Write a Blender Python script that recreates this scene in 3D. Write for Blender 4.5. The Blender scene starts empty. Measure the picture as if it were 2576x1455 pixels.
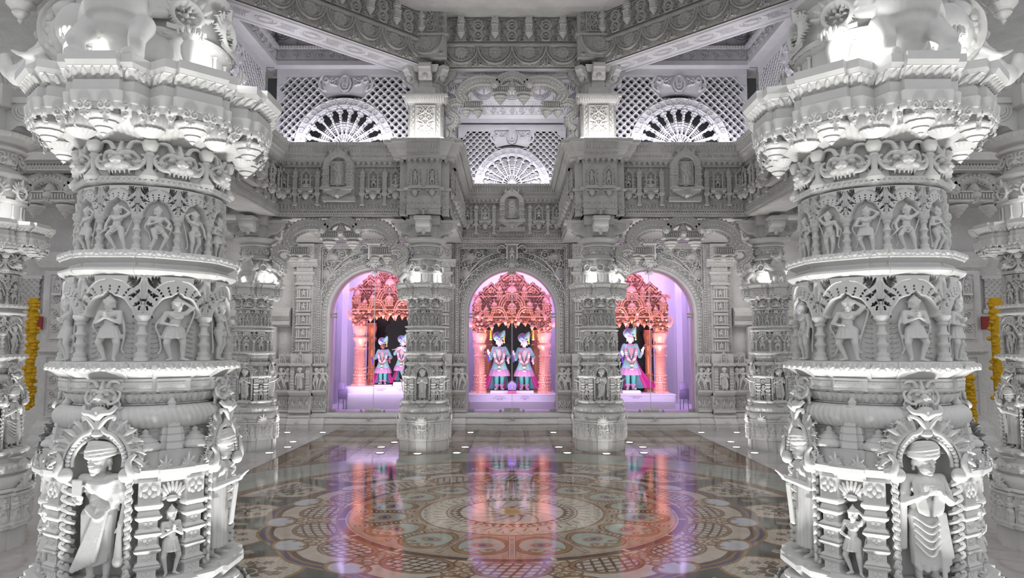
import bpy, math, random
import numpy as np
from mathutils import Vector, Matrix
PI = math.pi
S = bpy.context.scene
COL = S.collection
rnd = random.Random(7)
f32 = np.float32

# ------------------------------------------------------------------ materials
def nodes(name):
    m = bpy.data.materials.new(name); m.use_nodes = True
    nt = m.node_tree
    return m, nt, nt.nodes['Principled BSDF']

def setp(b, **k):
    for a, v in k.items():
        a = a.replace('_', ' ')
        if a in b.inputs: b.inputs[a].default_value = v

def marble(name, c1, c2, rough=.5, scale=3.0, bump=.0, bscale=40., carve=0.):
    m, nt, b = nodes(name)
    tc = nt.nodes.new('ShaderNodeTexCoord')
    n = nt.nodes.new('ShaderNodeTexNoise'); n.inputs['Scale'].default_value = scale
    n.inputs['Detail'].default_value = 5; n.inputs['Roughness'].default_value = .62
    r = nt.nodes.new('ShaderNodeValToRGB')
    r.color_ramp.elements[0].position = .35; r.color_ramp.elements[0].color = (*c1, 1)
    r.color_ramp.elements[1].position = .68; r.color_ramp.elements[1].color = (*c2, 1)
    nt.links.new(tc.outputs['Object'], n.inputs['Vector'])
    nt.links.new(n.outputs['Fac'], r.inputs['Fac'])
    nt.links.new(r.outputs['Color'], b.inputs['Base Color'])
    setp(b, Roughness=rough)
    if carve:
        v = nt.nodes.new('ShaderNodeTexVoronoi'); v.feature = 'F1'; v.inputs['Scale'].default_value = carve
        bp = nt.nodes.new('ShaderNodeBump'); bp.inputs['Strength'].default_value = .42; bp.inputs['Distance'].default_value = .35/carve
        nt.links.new(tc.outputs['Object'], v.inputs['Vector']); bp.invert = True; nt.links.new(v.outputs['Distance'], bp.inputs['Height']); nt.links.new(bp.outputs['Normal'], b.inputs['Normal'])
    if bump:
        n2 = nt.nodes.new('ShaderNodeTexNoise'); n2.inputs['Scale'].default_value = bscale
        n2.inputs['Detail'].default_value = 3
        bp = nt.nodes.new('ShaderNodeBump'); bp.inputs['Strength'].default_value = bump
        bp.inputs['Distance'].default_value = .01
        nt.links.new(tc.outputs['Object'], n2.inputs['Vector'])
        nt.links.new(n2.outputs['Fac'], bp.inputs['Height'])
        nt.links.new(bp.outputs['Normal'], b.inputs['Normal'])
    return m

def plain(name, c, rough=.5, metal=0., emit=None, es=0., var=.06, scale=30.):
    m, nt, b = nodes(name)
    tc = nt.nodes.new('ShaderNodeTexCoord')
    n = nt.nodes.new('ShaderNodeTexNoise'); n.inputs['Scale'].default_value = scale
    mx = nt.nodes.new('ShaderNodeMix'); mx.data_type = 'RGBA'
    mx.inputs['A'].default_value = (*[max(0, x*(1-var*2)) for x in c], 1)
    mx.inputs['B'].default_value = (*[min(1, x*(1+var)) for x in c], 1)
    nt.links.new(tc.outputs['Object'], n.inputs['Vector'])
    nt.links.new(n.outputs['Fac'], mx.inputs['Factor'])
    nt.links.new(mx.outputs['Result'], b.inputs['Base Color'])
    setp(b, Roughness=rough, Metallic=metal)
    if emit:
        setp(b, Emission_Color=(*emit, 1), Emission_Strength=es)
    return m

# ------------------------------------------------------------------ mesh helpers
class MB:
    def __init__(s): s.V = []; s.F = []; s.n = 0
    def add(s, V, F, M=None):
        V = np.asarray(V, float).reshape(-1, 3)
        if M is not None: V = V @ M[:3, :3].T + M[:3, 3]
        s.V.append(V)
        for f in F:
            f = np.asarray(f, np.int64)
            if len(f): s.F.append(f + s.n)
        s.n += len(V); return s
    def mb(s, o, M=None):
        V = np.concatenate(o.V)
        return s.add(V, o.F, M)
    def build(s, name, smooth=35):
        me = bpy.data.meshes.new(name)
        V = np.concatenate(s.V).astype(f32)
        me.vertices.add(len(V)); me.vertices.foreach_set('co', V.ravel())
        loops = np.concatenate([f.ravel() for f in s.F]).astype(np.int32)
        cnt = np.concatenate([np.full(len(f), f.shape[1]) for f in s.F]).astype(np.int32)
        st = np.concatenate([[0], np.cumsum(cnt)[:-1]]).astype(np.int32)
        me.loops.add(len(loops)); me.loops.foreach_set('vertex_index', loops)
        me.polygons.add(len(cnt)); me.polygons.foreach_set('loop_start', st)
        me.polygons.foreach_set('use_smooth', np.full(len(cnt), bool(smooth)))
        me.update(calc_edges=True)
        if smooth and smooth < 180: me.set_sharp_from_angle(angle=math.radians(smooth))
        return me

def T(x=0, y=0, z=0): return np.array(Matrix.Translation((x, y, z)))
def RZ(a): return np.array(Matrix.Rotation(a, 4, 'Z'))
def RX(a): return np.array(Matrix.Rotation(a, 4, 'X'))
def RY(a): return np.array(Matrix.Rotation(a, 4, 'Y'))
def SC(x, y=None, z=None):
    return np.diag([x, x if y is None else y, x if z is None else z, 1.])
def ATA(a, r=0., z=0.):
    """frame whose -Y faces outward along angle a at distance r"""
    return T(r*math.cos(a), r*math.sin(a), z) @ RZ(a + PI/2)

def grid(P, cu=False, mask=None):
    nu, nv = P.shape[:2]
    iu = np.arange(nu if cu else nu-1); jv = np.arange(nv-1)
    I, J = np.meshgrid(iu, jv, indexing='ij'); I2 = (I+1) % nu
    q = np.stack([I*nv+J, I2*nv+J, I2*nv+J+1, I*nv+J+1], -1)
    if mask is not None:
        k = mask[I, J] & mask[I2, J] & mask[I2, J+1] & mask[I, J+1]
        q = q[k]
        used = np.unique(q); mp = np.zeros(nu*nv, int); mp[used] = np.arange(len(used))
        return P.reshape(-1, 3)[used], [mp[q]]
    return P.reshape(-1, 3), [q.reshape(-1, 4)]

def lathe(prof, seg=32, fn=None, cap=True):
    pr = np.array(prof, float); a = np.arange(seg)/seg*2*PI
    R = np.repeat(pr[None, :, 0], seg, 0).copy()
    if fn is not None: R *= fn(a[:, None], pr[None, :, 1])
    P = np.stack([R*np.cos(a)[:, None], R*np.sin(a)[:, None], np.repeat(pr[None, :, 1], seg, 0)], -1)
    V, F = grid(P, True)
    if cap:
        nv = len(pr)
        if pr[-1, 0] > 1e-5: F.append(np.array([[i*nv+nv-1 for i in range(seg)]]))
        if pr[0, 0] > 1e-5: F.append(np.array([[i*nv for i in range(seg)][::-1]]))
    return V, F

def prism(plan, prof, cap=True):
    """plan (n,2) ccw, prof [(scale, z)] bottom to top"""
    pl = np.asarray(plan, float); pr = np.asarray(prof, float)
    P = np.zeros((len(pl), len(pr), 3))
    P[..., :2] = pl[:, None, :]*pr[None, :, :1]; P[..., 2] = pr[None, :, 1]
    V, F = grid(P, True)
    n, nv = len(pl), len(pr)
    if cap:
        F.append(np.array([[i*nv+nv-1 for i in range(n)]])); F.append(np.array([[i*nv for i in range(n)][::-1]]))
    return V, F

def rect(w, d=None):
    d = w if d is None else d
    return np.array([(-w/2, -d/2), (w/2, -d/2), (w/2, d/2), (-w/2, d/2)])
def rprism(w, d, prof):
    """prof [(grow, z)]: rectangle w x d grown by `grow` on every side"""
    P = np.zeros((4, len(prof), 3))
    for j, (g, z) in enumerate(prof):
        P[:, j, :2] = rect(w+2*g, d+2*g); P[:, j, 2] = z
    V, F = grid(P, True); nv = len(prof)
    F.append(np.array([[i*nv+nv-1 for i in range(4)]])); F.append(np.array([[i*nv for i in range(4)][::-1]]))
    return V, F
def box(cx, cy, cz, sx, sy, sz):
    V, F = prism(rect(sx, sy), [(1, -sz/2), (1, sz/2)])
    return V+np.array([cx, cy, cz]), F
def ngon(n, r=1., a0=0.):
    a = a0+np.arange(n)/n*2*PI
    return np.stack([r*np.cos(a), r*np.sin(a)], -1)

def tube(path, r, seg=8, cap=True, flat=1.):
    p = np.asarray(path, float); n = len(p)
    r = np.atleast_1d(np.asarray(r, float)); r = np.interp(np.linspace(0, 1, n), np.linspace(0, 1, len(r)), r)
    t = np.gradient(p, axis=0); t /= np.linalg.norm(t, axis=1)[:, None]+1e-12
    up = np.array([0, 0, 1.]) if abs(t[0, 2]) < .9 else np.array([0, 1., 0])
    n1 = np.cross(t[0], up); n1 /= np.linalg.norm(n1)
    a = np.arange(seg)/seg*2*PI; P = np.zeros((seg, n, 3))
    for i in range(n):
        n1 = n1-t[i]*np.dot(n1, t[i]); n1 /= np.linalg.norm(n1)+1e-12
        n2 = np.cross(t[i], n1)
        P[:, i] = p[i]+r[i]*(np.cos(a)[:, None]*n1+flat*np.sin(a)[:, None]*n2)
    V, F = grid(P, True)
    if cap:
        F.append(np.array([[i*n+n-1 for i in range(seg)]])); F.append(np.array([[i*n for i in range(seg)][::-1]]))
    return V, F

def caps(p0, r0, p1, r1, seg=10):
    p0, p1 = np.array(p0, float), np.array(p1, float); d = p1-p0; L = np.linalg.norm(d)+1e-9; d /= L
    pts, rs = [], []
    for a in (88, 60, 30): pts.append(p0-d*r0*math.sin(math.radians(a))); rs.append(r0*math.cos(math.radians(a)))
    for s in (0, .5, 1): pts.append(p0+(p1-p0)*s); rs.append(r0+(r1-r0)*s)
    for a in (30, 60, 88): pts.append(p1+d*r1*math.sin(math.radians(a))); rs.append(r1*math.cos(math.radians(a)))
    return tube(pts, rs, seg)

def ell(c, r, M=None, seg=14, rings=9):
    a = np.linspace(-PI/2, PI/2, rings)
    V, F = lathe([(max(1e-4, math.cos(t)), math.sin(t)) for t in a], seg)
    V = V*np.array(r if hasattr(r, '__len__') else (r, r, r))
    if M is not None: V = V @ M[:3, :3].T
    return V+np.array(c), F

def spline(pts, n=24):
    p = np.asarray(pts, float); k = len(p)
    q = np.vstack([2*p[0]-p[1], p, 2*p[-1]-p[-2]]); out = []
    for i in range(k-1):
        a, b, c, d = q[i:i+4]
        for t in np.linspace(0, 1, max(2, n//(k-1)), endpoint=False):
            out.append(.5*((2*b)+(c-a)*t+(2*a-5*b+4*c-d)*t*t+(3*b-a-3*c+d)*t**3))
    out.append(p[-1]); return np.array(out)

def extr(prof, x0, x1):
    """closed profile [(y,z)] extruded along x; ccw seen from +x"""
    pr = np.array(prof, float); n = len(pr)
    P = np.zeros((n, 2, 3)); P[:, :, 1] = pr[:, None, 0]; P[:, :, 2] = pr[:, None, 1]
    P[:, 0, 0] = x0; P[:, 1, 0] = x1
    V, F = grid(P, True)
    F = [f[:, ::-1] for f in F]
    F.append(np.array([[i*2 for i in range(n)]])); F.append(np.array([[i*2+1 for i in range(n)][::-1]]))
    return V, F
def molding(pts, x0, x1, back):
    """outer profile [(y,z)] bottom to top (y negative = forward), closed at y=back"""
    return extr([(back, pts[0][1])]+list(pts)+[(back, pts[-1][1])], x0, x1)

# ------------------------------------------------------------------ object helpers
def link(name, me, mat, parent=None, M=None):
    o = bpy.data.objects.new(name, me); COL.objects.link(o)
    if mat is not None and not me.materials: me.materials.append(mat)
    if parent is not None: o.parent = parent
    if M is not None: o.matrix_basis = Matrix(M.tolist())
    return o
def obj(name, mb, mat, parent=None, M=None, smooth=35):
    return link(name, mb.build(name, smooth), mat, parent, M)
def tag(o, label, cat, group=None, kind=None):
    o['label'] = label; o['category'] = cat
    if group: o['group'] = group
    if kind: o['kind'] = kind
    return o
def thing(name, label, cat, M=None, group=None):
    o = bpy.data.objects.new(name, None); COL.objects.link(o); o.empty_display_size = .2
    if M is not None: o.matrix_basis = Matrix(M.tolist())
    return tag(o, label, cat, group, 'thing')
def struct(o, label=None):
    o['kind'] = 'structure'
    if label: o['label'] = label
    return o
def dup(o, M=None, label=None, skip=()):
    c = o.copy(); COL.objects.link(c)
    if M is not None: c.matrix_basis = Matrix(M.tolist())
    if label: c['label'] = label
    for ch in list(o.children):
        if ch.name.split('.')[0] in skip: continue
        d = ch.copy(); COL.objects.link(d); d.parent = c
        for g in list(ch.children):
            e = g.copy(); COL.objects.link(e); e.parent = d
    return c

# ------------------------------------------------------------------ relief tiles (carved height fields)
class Tile:
    def __init__(s, w, h, res, wrap=True):
        s.w, s.h = w, h; s.nx = max(2, int(round(w/res)))+1; s.ny = max(2, int(round(h/res)))+1
        s.x = np.linspace(0, w, s.nx); s.y = np.linspace(0, h, s.ny)
        s.X, s.Y = np.meshgrid(s.x, s.y, indexing='ij')
        s.Z = np.zeros((s.nx, s.ny)); s.wrap = wrap
    def _ap(s, x0, x1, y0, y1, fn, mode):
        for dx in ((0, s.w, -s.w) if s.wrap else (0,)):
            i0, i1 = np.searchsorted(s.x, (x0+dx, x1+dx)); j0, j1 = np.searchsorted(s.y, (y0, y1))
            i1 = min(i1+1, s.nx); j1 = min(j1+1, s.ny); i0 = max(i0-1, 0); j0 = max(j0-1, 0)
            if i1 <= i0 or j1 <= j0: continue
            z = fn(s.X[i0:i1, j0:j1]-dx, s.Y[i0:i1, j0:j1])
            W = s.Z[i0:i1, j0:j1]
            if mode == 'max': np.maximum(W, z, out=W)
            elif mode == 'add': W += z
            elif mode == 'cut': np.minimum(W, np.where(z > 0, -z, 9), out=W)
            elif mode == 'set': W[z > 0] = z[z > 0]
    @staticmethod
    def prof(t, p):
        t = np.clip(t, 0, 1)
        if p == 'dome': return np.sqrt(np.clip(1-(1-t)**2, 0, 1))
        if p == 'flat': return np.clip(t*4, 0, 1)
        if p == 'step': return (t > 0).astype(float)
        return t
    def disk(s, x, y, r, h=1., p='dome', mode='max', ry=None, a=0.):
        ry = ry or r; R = max(r, ry); ca, sa = math.cos(a), math.sin(a)
        def fn(X, Y):
            u, v = X-x, Y-y
            d = np.hypot((u*ca+v*sa)/r, (v*ca-u*sa)/ry)
            return h*s.prof(1-d, p)
        s._ap(x-R, x+R, y-R, y+R, fn, mode); return s
    def ring(s, x, y, r, w, h=1., p='dome', mode='max', ry=None):
        ry = ry or r; R = max(r, ry)+w
        def fn(X, Y):
            d = np.abs(np.hypot((X-x)/r, (Y-y)/ry)-1)*min(r, ry)
            return h*s.prof(1-d/w, p)
        s._ap(x-R, x+R, y-R, y+R, fn, mode); return s
    def line(s, pts, w, h=1., p='dome', mode='max'):
        pts = np.asarray(pts, float); n = len(pts)
        w = np.atleast_1d(np.asarray(w, float)); w = np.interp(np.linspace(0, 1, n), np.linspace(0, 1, len(w)), w)
        for i in range(n-1):
            a, b = pts[i], pts[i+1]; m = max(w[i], w[i+1])
            def fn(X, Y, a=a, b=b, wa=w[i], wb=w[i+1]):
                d = b-a; L = d@d+1e-12
                t = np.clip(((X-a[0])*d[0]+(Y-a[1])*d[1])/L, 0, 1)
                dd = np.hypot(X-a[0]-t*d[0], Y-a[1]-t*d[1])
                return h*s.prof(1-dd/(wa+(wb-wa)*t), p)
            s._ap(min(a[0], b[0])-m, max(a[0], b[0])+m, min(a[1], b[1])-m, max(a[1], b[1])+m, fn, mode)
        return s
    def box(s, x0, x1, y0, y1, h=1., mode='max'):
        s._ap(x0, x1, y0, y1, lambda X, Y: h*((X >= x0) & (X <= x1) & (Y >= y0) & (Y <= y1)), mode); return s
    def poly(s, pts, h=1., mode='max'):
        p = np.asarray(pts, float)
        def fn(X, Y):
            c = np.zeros(X.shape, bool)
            for i in range(len(p)):
                a, b = p[i-1], p[i]
                if abs(a[1]-b[1]) < 1e-9: continue
                k = ((a[1] > Y) != (b[1] > Y)) & (X < (b[0]-a[0])*(Y-a[1])/(b[1]-a[1])+a[0])
                c ^= k
            return h*c
        s._ap(p[:, 0].min(), p[:, 0].max(), p[:, 1].min(), p[:, 1].max(), fn, mode); return s
    def leaf(s, x, y, a, L, w, h=1., mode='max', bend=0.):
        t = np.linspace(0, 1, 7); ang = a+bend*t
        px = x+np.concatenate([[0], np.cumsum(np.cos(ang[:-1]))])*L/6
        py = y+np.concatenate([[0], np.cumsum(np.sin(ang[:-1]))])*L/6
        return s.line(np.stack([px, py], -1), w*np.array([.45, .8, 1, .95, .75, .5, .2]), h, 'dome', mode)
    def spiral(s, x, y, r, a0=0., turns=1.5, d=1, w=.01, h=1., mode='max', bud=True, leaves=0):
        t = np.linspace(0, 1, int(14*turns)+3); rr = r*(1-.82*t); aa = a0+d*turns*2*PI*t
        pts = np.stack([x+rr*np.cos(aa), y+rr*np.sin(aa)], -1)
        s.line(pts, w*(1-.45*t), h, 'dome', mode)
        if bud: s.disk(x, y, r*.26, h, 'dome', mode)
        for k in range(leaves):
            q = a0+d*turns*2*PI*(k+.5)/leaves*.55; R = r*(1-.82*(k+.5)/leaves*.55)
            s.leaf(x+R*math.cos(q), y+R*math.sin(q), q+d*.7, r*.55, r*.17, h*.9, mode, bend=d*1.2)
        return s
    def flower(s, x, y, r, n=8, h=1., mode='max', a0=0.):
        for k in range(n):
            q = a0+k*2*PI/n
            s.disk(x+.62*r*math.cos(q), y+.62*r*math.sin(q), r*.36, h*.8, 'dome', mode, ry=r*.24, a=q)
        s.disk(x, y, r*.3, h, 'dome', mode); return s
    def rinceau(s, y0, y1, n, w=None, h=1., leaves=5):
        """running scroll along the whole tile"""
        p = s.w/n; r = min((y1-y0)*.46, p*.48); w = w or r*.16; ym = (y0+y1)/2
        for k in range(n):
            d = 1 if k % 2 else -1
            s.spiral((k+.5)*p, ym, r, PI/2*d, 1.6, -d, w, h, leaves=leaves)
            s.leaf(k*p, ym+d*(y1-y0)*.1, PI/2*d, (y1-y0)*.36, w*1.5, h, bend=.5)
        return s
    def human(s, x, y, H, h=1., k=0):
        """tiny standing figure in relief"""
        j = (k % 3-1)*.05*H
        s.disk(x+j, y+.88*H, .085*H, h, ry=.10*H); s.disk(x+j, y+.98*H, .05*H, h*.8)
        s.disk(x+j*.5, y+.66*H, .13*H, h, ry=.16*H); s.disk(x-j*.5, y+.45*H, .13*H, h, ry=.10*H)
        sg = 1 if k % 2 else -1
        s.line([(x-.13*H+j, y+.74*H), (x-.24*H, y+.58*H), (x-.10*H*sg, y+.60*H)], .04*H, h)
        s.line([(x+.13*H+j, y+.74*H), (x+.25*H, y+.62*H), (x+.2*H*sg, y+.9*H if k % 2 else y+.5*H)], .04*H, h)
        s.line([(x-.07*H, y+.42*H), (x-.12*H, y+.22*H), (x-.07*H-.06*H*sg, y)], [.08*H, .06*H, .04*H], h)
        s.line([(x+.07*H, y+.42*H), (x+.13*H, y+.22*H), (x+.05*H, y)], [.08*H, .06*H, .04*H], h)
        return s

def reps(t, n):
    return np.concatenate([t.Z[:-1]]*n+[t.Z[:1]], 0) if n > 1 else t.Z

def relief(mb, Z, fn, depth, mask=None, M=None):
    """Z (nu,nv) heights; fn(U,V)->P,N with U,V in 0..1"""
    nu, nv = Z.shape
    U, V = np.meshgrid(np.linspace(0, 1, nu), np.linspace(0, 1, nv), indexing='ij')
    P, N = fn(U, V); cu = bool(nu > 8 and np.abs(P[0]-P[-1]).max() < 1e-6); Q = P+N*(depth*Z)[..., None]
    if cu: Q = Q[:-1]; mask = mask[:-1] if mask is not None else None
    v, F = grid(Q, cu, mask)
    return mb.add(v, F, M)
def flat(w, h, x0=None, z0=0., y=0.):
    x0 = -w/2 if x0 is None else x0
    def fn(U, V):
        P = np.stack([x0+U*w, np.full(U.shape, y), z0+V*h], -1); N = np.zeros(P.shape); N[..., 1] = -1
        return P, N
    return fn
def slope(w, x0, a, b):
    """strip along x whose section runs from (y,z)=a to b"""
    (ya, za), (yb, zb) = a, b; L = math.hypot(yb-ya, zb-za)+1e-9
    def fn(U, V):
        P = np.stack([x0+U*w, ya+V*(yb-ya), za+V*(zb-za)], -1); N = np.zeros(P.shape)
        N[..., 1] = -(zb-za)/L; N[..., 2] = (yb-ya)/L
        return P, N
    return fn
def cyl(R, z0, z1, a0=-PI, a1=PI, R1=None):
    def fn(U, V):
        a = a0+U*(a1-a0); N = np.stack([np.cos(a), np.sin(a), np.zeros(a.shape)], -1)
        r = R if R1 is None else R+(R1-R)*V
        P = N*(r[..., None] if R1 is not None else R); P[..., 2] = z0+V*(z1-z0)
        return P, N
    return fn
def arcband(R0, R1, a0=PI, a1=0., y=0., cx=0., cz=0.):
    """band in the xz plane between radii; U from a0 to a1 (left to right over the top), V outward"""
    def fn(U, V):
        a = a0+U*(a1-a0); r = R0+V*(R1-R0)
        P = np.stack([cx+r*np.cos(a), np.full(U.shape, y), cz+r*np.sin(a)], -1); N = np.zeros(P.shape); N[..., 1] = -1
        return P, N
    return fn
def along(plan, z0, z1, closed=True):
    """vertical band along a plan polyline, U by arc length"""
    p = np.asarray(plan, float)
    if closed: p = np.vstack([p, p[:1]])
    d = np.diff(p, axis=0); L = np.hypot(d[:, 0], d[:, 1]); c = np.concatenate([[0], np.cumsum(L)])
    nrm = np.stack([d[:, 1], -d[:, 0]], -1)/L[:, None]
    def fn(U, V):
        u = np.clip(U[:, 0]*c[-1], 0, c[-1]-1e-9); k = np.searchsorted(c, u, side='right')-1
        t = (u-c[k])/L[k]; xy = p[k]+d[k]*t[:, None]
        P = np.zeros(U.shape+(3,)); P[..., :2] = xy[:, None]; P[..., 2] = z0+V*(z1-z0)
        N = np.zeros(P.shape); N[..., :2] = nrm[k][:, None]; return P, N
    fn.length = c[-1]
    return fn

# ------------------------------------------------------------------ figures: one continuous remeshed body
def remesh(mb, vox, name, smooth=3, dec=None):
    me = mb.build(name, 180); o = bpy.data.objects.new(name, me); COL.objects.link(o)
    r = o.modifiers.new('r', 'REMESH'); r.mode = 'VOXEL'; r.voxel_size = vox; r.use_smooth_shade = True
    if smooth:
        s = o.modifiers.new('s', 'SMOOTH'); s.factor = .5; s.iterations = smooth
    if dec:
        d = o.modifiers.new('d', 'DECIMATE'); d.ratio = dec
    dg = bpy.context.evaluated_depsgraph_get()
    out = bpy.data.meshes.new_from_object(o.evaluated_get(dg)); out.name = name
    out.materials.clear()
    bpy.data.objects.remove(o); bpy.data.meshes.remove(me)
    out.polygons.foreach_set('use_smooth', np.ones(len(out.polygons), bool))
    return out
# ------------------------------------------------------------------ human figures
def vv(*a): return np.array(a, float)
def hand(mb, wr, d, side, s=1., curl=.5, up=None):
    """palm, four unequal fingers and a thumb; wr wrist, d direction, side = thumb direction"""
    d = np.array(d, float); d /= np.linalg.norm(d)
    t = np.array(side, float); t -= d*(t@d); t /= np.linalg.norm(t)+1e-9
    nrm = np.cross(d, t) if up is None else np.array(up, float)
    wr = np.array(wr, float)
    M = np.eye(4); M[:3, 0] = t; M[:3, 1] = d; M[:3, 2] = np.cross(t, d)
    mb.add(*ell(wr+d*.030*s, (.021*s, .032*s, .011*s), M, 10, 7))
    for k, L in enumerate((.038, .044, .041, .032)):
        b = wr+d*.055*s+t*(.0165-.011*k)*s
        m = b+d*L*.55*s; e = m+(d*(1-curl)+nrm*curl)*L*.5*s
        mb.add(*caps(b, .0066*s, m, .006*s, 7)); mb.add(*caps(m, .006*s, e, .0048*s, 7))
    b = wr+d*.018*s+t*.018*s; m = b+(t*.6+d*.8)*.022*s; e = m+(d+t*.2)*.018*s
    mb.add(*caps(b, .008*s, m, .007*s, 7)); mb.add(*caps(m, .007*s, e, .0055*s, 7))

BASE = dict(hip=(0, 0, .515), chest=(0, -.005, .715), neck=(0, -.005, .815), head=(0, -.018, .893),
            ls=(-.118, 0, .775), rs=(.118, 0, .775), le=(-.165, .0, .62), re=(.165, 0, .62),
            lh=(-.15, -.07, .50), rh=(.15, -.07, .50), lhip=(-.058, 0, .50), rhip=(.058, 0, .50),
            lk=(-.065, -.02, .275), rk=(.065, -.02, .275), la=(-.055, 0, .05), ra=(.055, 0, .05),
            lfd=(-.3, -1, 0), rfd=(.3, -1, 0), lhd=(0, -.3, -1), rhd=(0, -.3, -1), face=0., curl=.4, hs=1., hsz=1.)

def head_geo(mb, c, face=0., s=1., ears=True):
    """skull, jaw, brow, nose, lips, eyes, ears; face turns about z"""
    c = np.array(c, float); R = RZ(face)
    def e(p, r, M=None, sg=10): mb.add(*ell(c+(R[:3, :3] @ np.array(p))*s, np.array(r)*s, R if M is None else R@M, sg, 7))
    e((0, .004, .012), (.052, .060, .058), sg=14); e((0, -.016, -.026), (.040, .044, .044), sg=12)
    e((0, -.044, -.058), (.015, .013, .012)); e((0, -.052, .024), (.038, .012, .007))
    mb.add(*caps(c+(R[:3, :3]@vv(0, -.056, .022))*s, .0055*s, c+(R[:3, :3]@vv(0, -.070, -.010))*s, .0095*s, 8))
    for k in (-1, 1):
        e((k*.020, -.050, .006), (.0125, .009, .0065)); e((k*.008, -.063, -.012), (.006, .006, .005))
        if ears:
            e((k*.053, .008, -.004), (.008, .016, .022)); e((k*.054, .006, -.034), (.009, .009, .012))
    e((0, -.058, -.030), (.017, .008, .0048)); e((0, -.056, -.039), (.014, .008, .005))

def body_geo(mb, p, fat=1., female=False):
    q = dict(BASE); q.update(p); P = {k: np.array(v, float) if hasattr(v, '__len__') else v for k, v in q.items()}
    hip, ch, nk = P['hip'], P['chest'], P['neck']
    wa = (hip*.45+ch*.55)+vv(0, -.005, -.01)
    ax = P['rs']-P['ls']; ang = math.atan2(ax[1], ax[0]); tilt = -math.atan2(ax[2], math.hypot(ax[0], ax[1]))
    R = RZ(ang) @ RY(tilt)
    mb.add(*ell(ch+vv(0, 0, .01), (.100*fat, .066*fat, .088), R)); mb.add(*ell(wa, (.078*fat, .060*fat, .080)))
    mb.add(*ell(hip+vv(0, .004, .01), (.094*fat, .070*fat, .066)))
    mb.add(*ell(wa+vv(0, -.022, -.03), (.060*fat, .048*fat, .052)))
    for s in (-1, 1):
        mb.add(*ell(ch+(R[:3, :3] @ vv(s*.047, -.048, .014)), (.042, .028, .034)))
    mb.add(*caps(ch+vv(0, 0, .05), .05, nk, .035)); mb.add(*caps(nk, .034, P['head']+vv(0, .012, -.01), .036))
    for a in 'lr':
        sh, el, h = P[a+'s'], P[a+'e'], P[a+'h']
        mb.add(*caps(ch+(sh-ch)*.45+vv(0, 0, .02), .052, sh, .042)); mb.add(*caps(sh, .041, el, .030))
        mb.add(*caps(el, .031, h, .020))
        mb.add(*caps(sh*.45+el*.55, .040, sh*.42+el*.58, .040)); mb.add(*caps(el*.12+h*.88, .026, el*.08+h*.92, .026))
        hd = P[a+'hd']; s = -1 if a == 'l' else 1
        sd = vv(-s, -.4, .3) if abs(hd[0]) < .8 else vv(0, -.3, 1)
        hand(mb, h, hd, sd, P['hs'], P['curl'])
        hp, k, an, fd = P[a+'hip'], P[a+'k'], P[a+'a'], P[a+'fd']
        mb.add(*caps(hp, .066*fat, k, .044)); 
        md = k*.6+an*.4+vv(0, .012, 0)
        mb.add(*caps(k, .043, md, .039)); mb.add(*caps(md, .038, an, .025))
        fd = fd/np.linalg.norm(fd)
        mb.add(*caps(an+vv(0, 0, -.02)-fd*.012, .026, an+fd*.055+vv(0, 0, -.032), .018))
        mb.add(*caps(an+fd*.05+vv(0, 0, -.034), .022, an+fd*.085+vv(0, 0, -.038), .013))
    head_geo(mb, P['head'], P['face'], P['hsz'])
    return P

def crown(mb, c, s=1.):
    c = np.array(c, float)
    mb.add(*lathe([(.060, .018), (.066, .030), (.060, .042), (.056, .048), (.061, .058), (.050, .074), (.040, .086), (.043, .094),
                   (.026, .112), (.012, .128), (.015, .134), (.002, .150)], 20), M=T(*c) @ SC(s))
    for k in range(7):
        a = -PI/2+(k-3)*.42
        mb.add(*ell(c+vv(.060*math.cos(a), .060*math.sin(a), .055)*s, vv(.012, .012, .022)*s, None, 8, 6))
    mb.add(*tube([c+vv(.055*math.sin(t), .055*math.cos(t)+.012, -.01+.06*math.cos(t*.5))*s for t in np.linspace(-1.2, 1.2, 9)], .02*s))
def turban(mb, c, s=1., tail=False):
    c = np.array(c, float)
    for k in range(5):
        t = np.linspace(0, 2*PI, 25); h = .042+.013*k
        r = .062-.007*max(0, k-2)
        pts = np.stack([r*np.cos(t), .006+r*1.05*np.sin(t), h+.012*np.sin(t+k*.7+.5)-.004*np.sin(t)], -1)*s+c
        mb.add(*tube(pts, .0145*s, 8, False))
    mb.add(*ell(c+vv(0, .008, .062)*s, vv(.056, .060, .046)*s))
def ringtube(mb, c, rx, ry, r, tilt=0., n=24):
    t = np.linspace(0, 2*PI, n+1)
    mb.add(*tube(np.stack([rx*np.cos(t), ry*np.sin(t), tilt*np.cos(t)], -1)+np.array(c, float), r, 8, False))
def jewels(mb, P, heavy=True):
    nk, ch, hip = P['neck'], P['chest'], P['hip']
    ringtube(mb, nk+vv(0, -.006, -.018), .062, .050, .011)
    t = np.linspace(0, PI, 15)
    mb.add(*tube(np.stack([.070*np.cos(t), -.030-.055*np.sin(t), -.045-.080*np.sin(t)], -1)+nk, .008))
    ringtube(mb, hip+vv(0, 0, .052), .092, .070, .014)
    for k in range(5):
        mb.add(*ell(hip+vv((k-2)*.03, -.070, .030-.006*abs(k-2)), (.011, .010, .017), None, 8, 6))
def skirt(mb, P, L=.16, flare=1.25, n=14, r=.020):
    hip = P['hip']
    for k in range(n):
        a = 2*PI*k/n
        p0 = hip+vv(.082*math.cos(a), .062*math.sin(a), .045); p1 = hip+vv(.092*flare*math.cos(a), .078*flare*math.sin(a), .04-L)
        mb.add(*caps(p0, r, p1, r*1.05, 8))
    mb.add(*lathe([(.07, .05), (.088, 0), (.095*flare, .04-L)], 16), M=T(*hip) @ SC(1, .8, 1))
def sash(mb, pts, r=.012, n=30): mb.add(*tube(spline(pts, n), r, 8, True))
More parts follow.
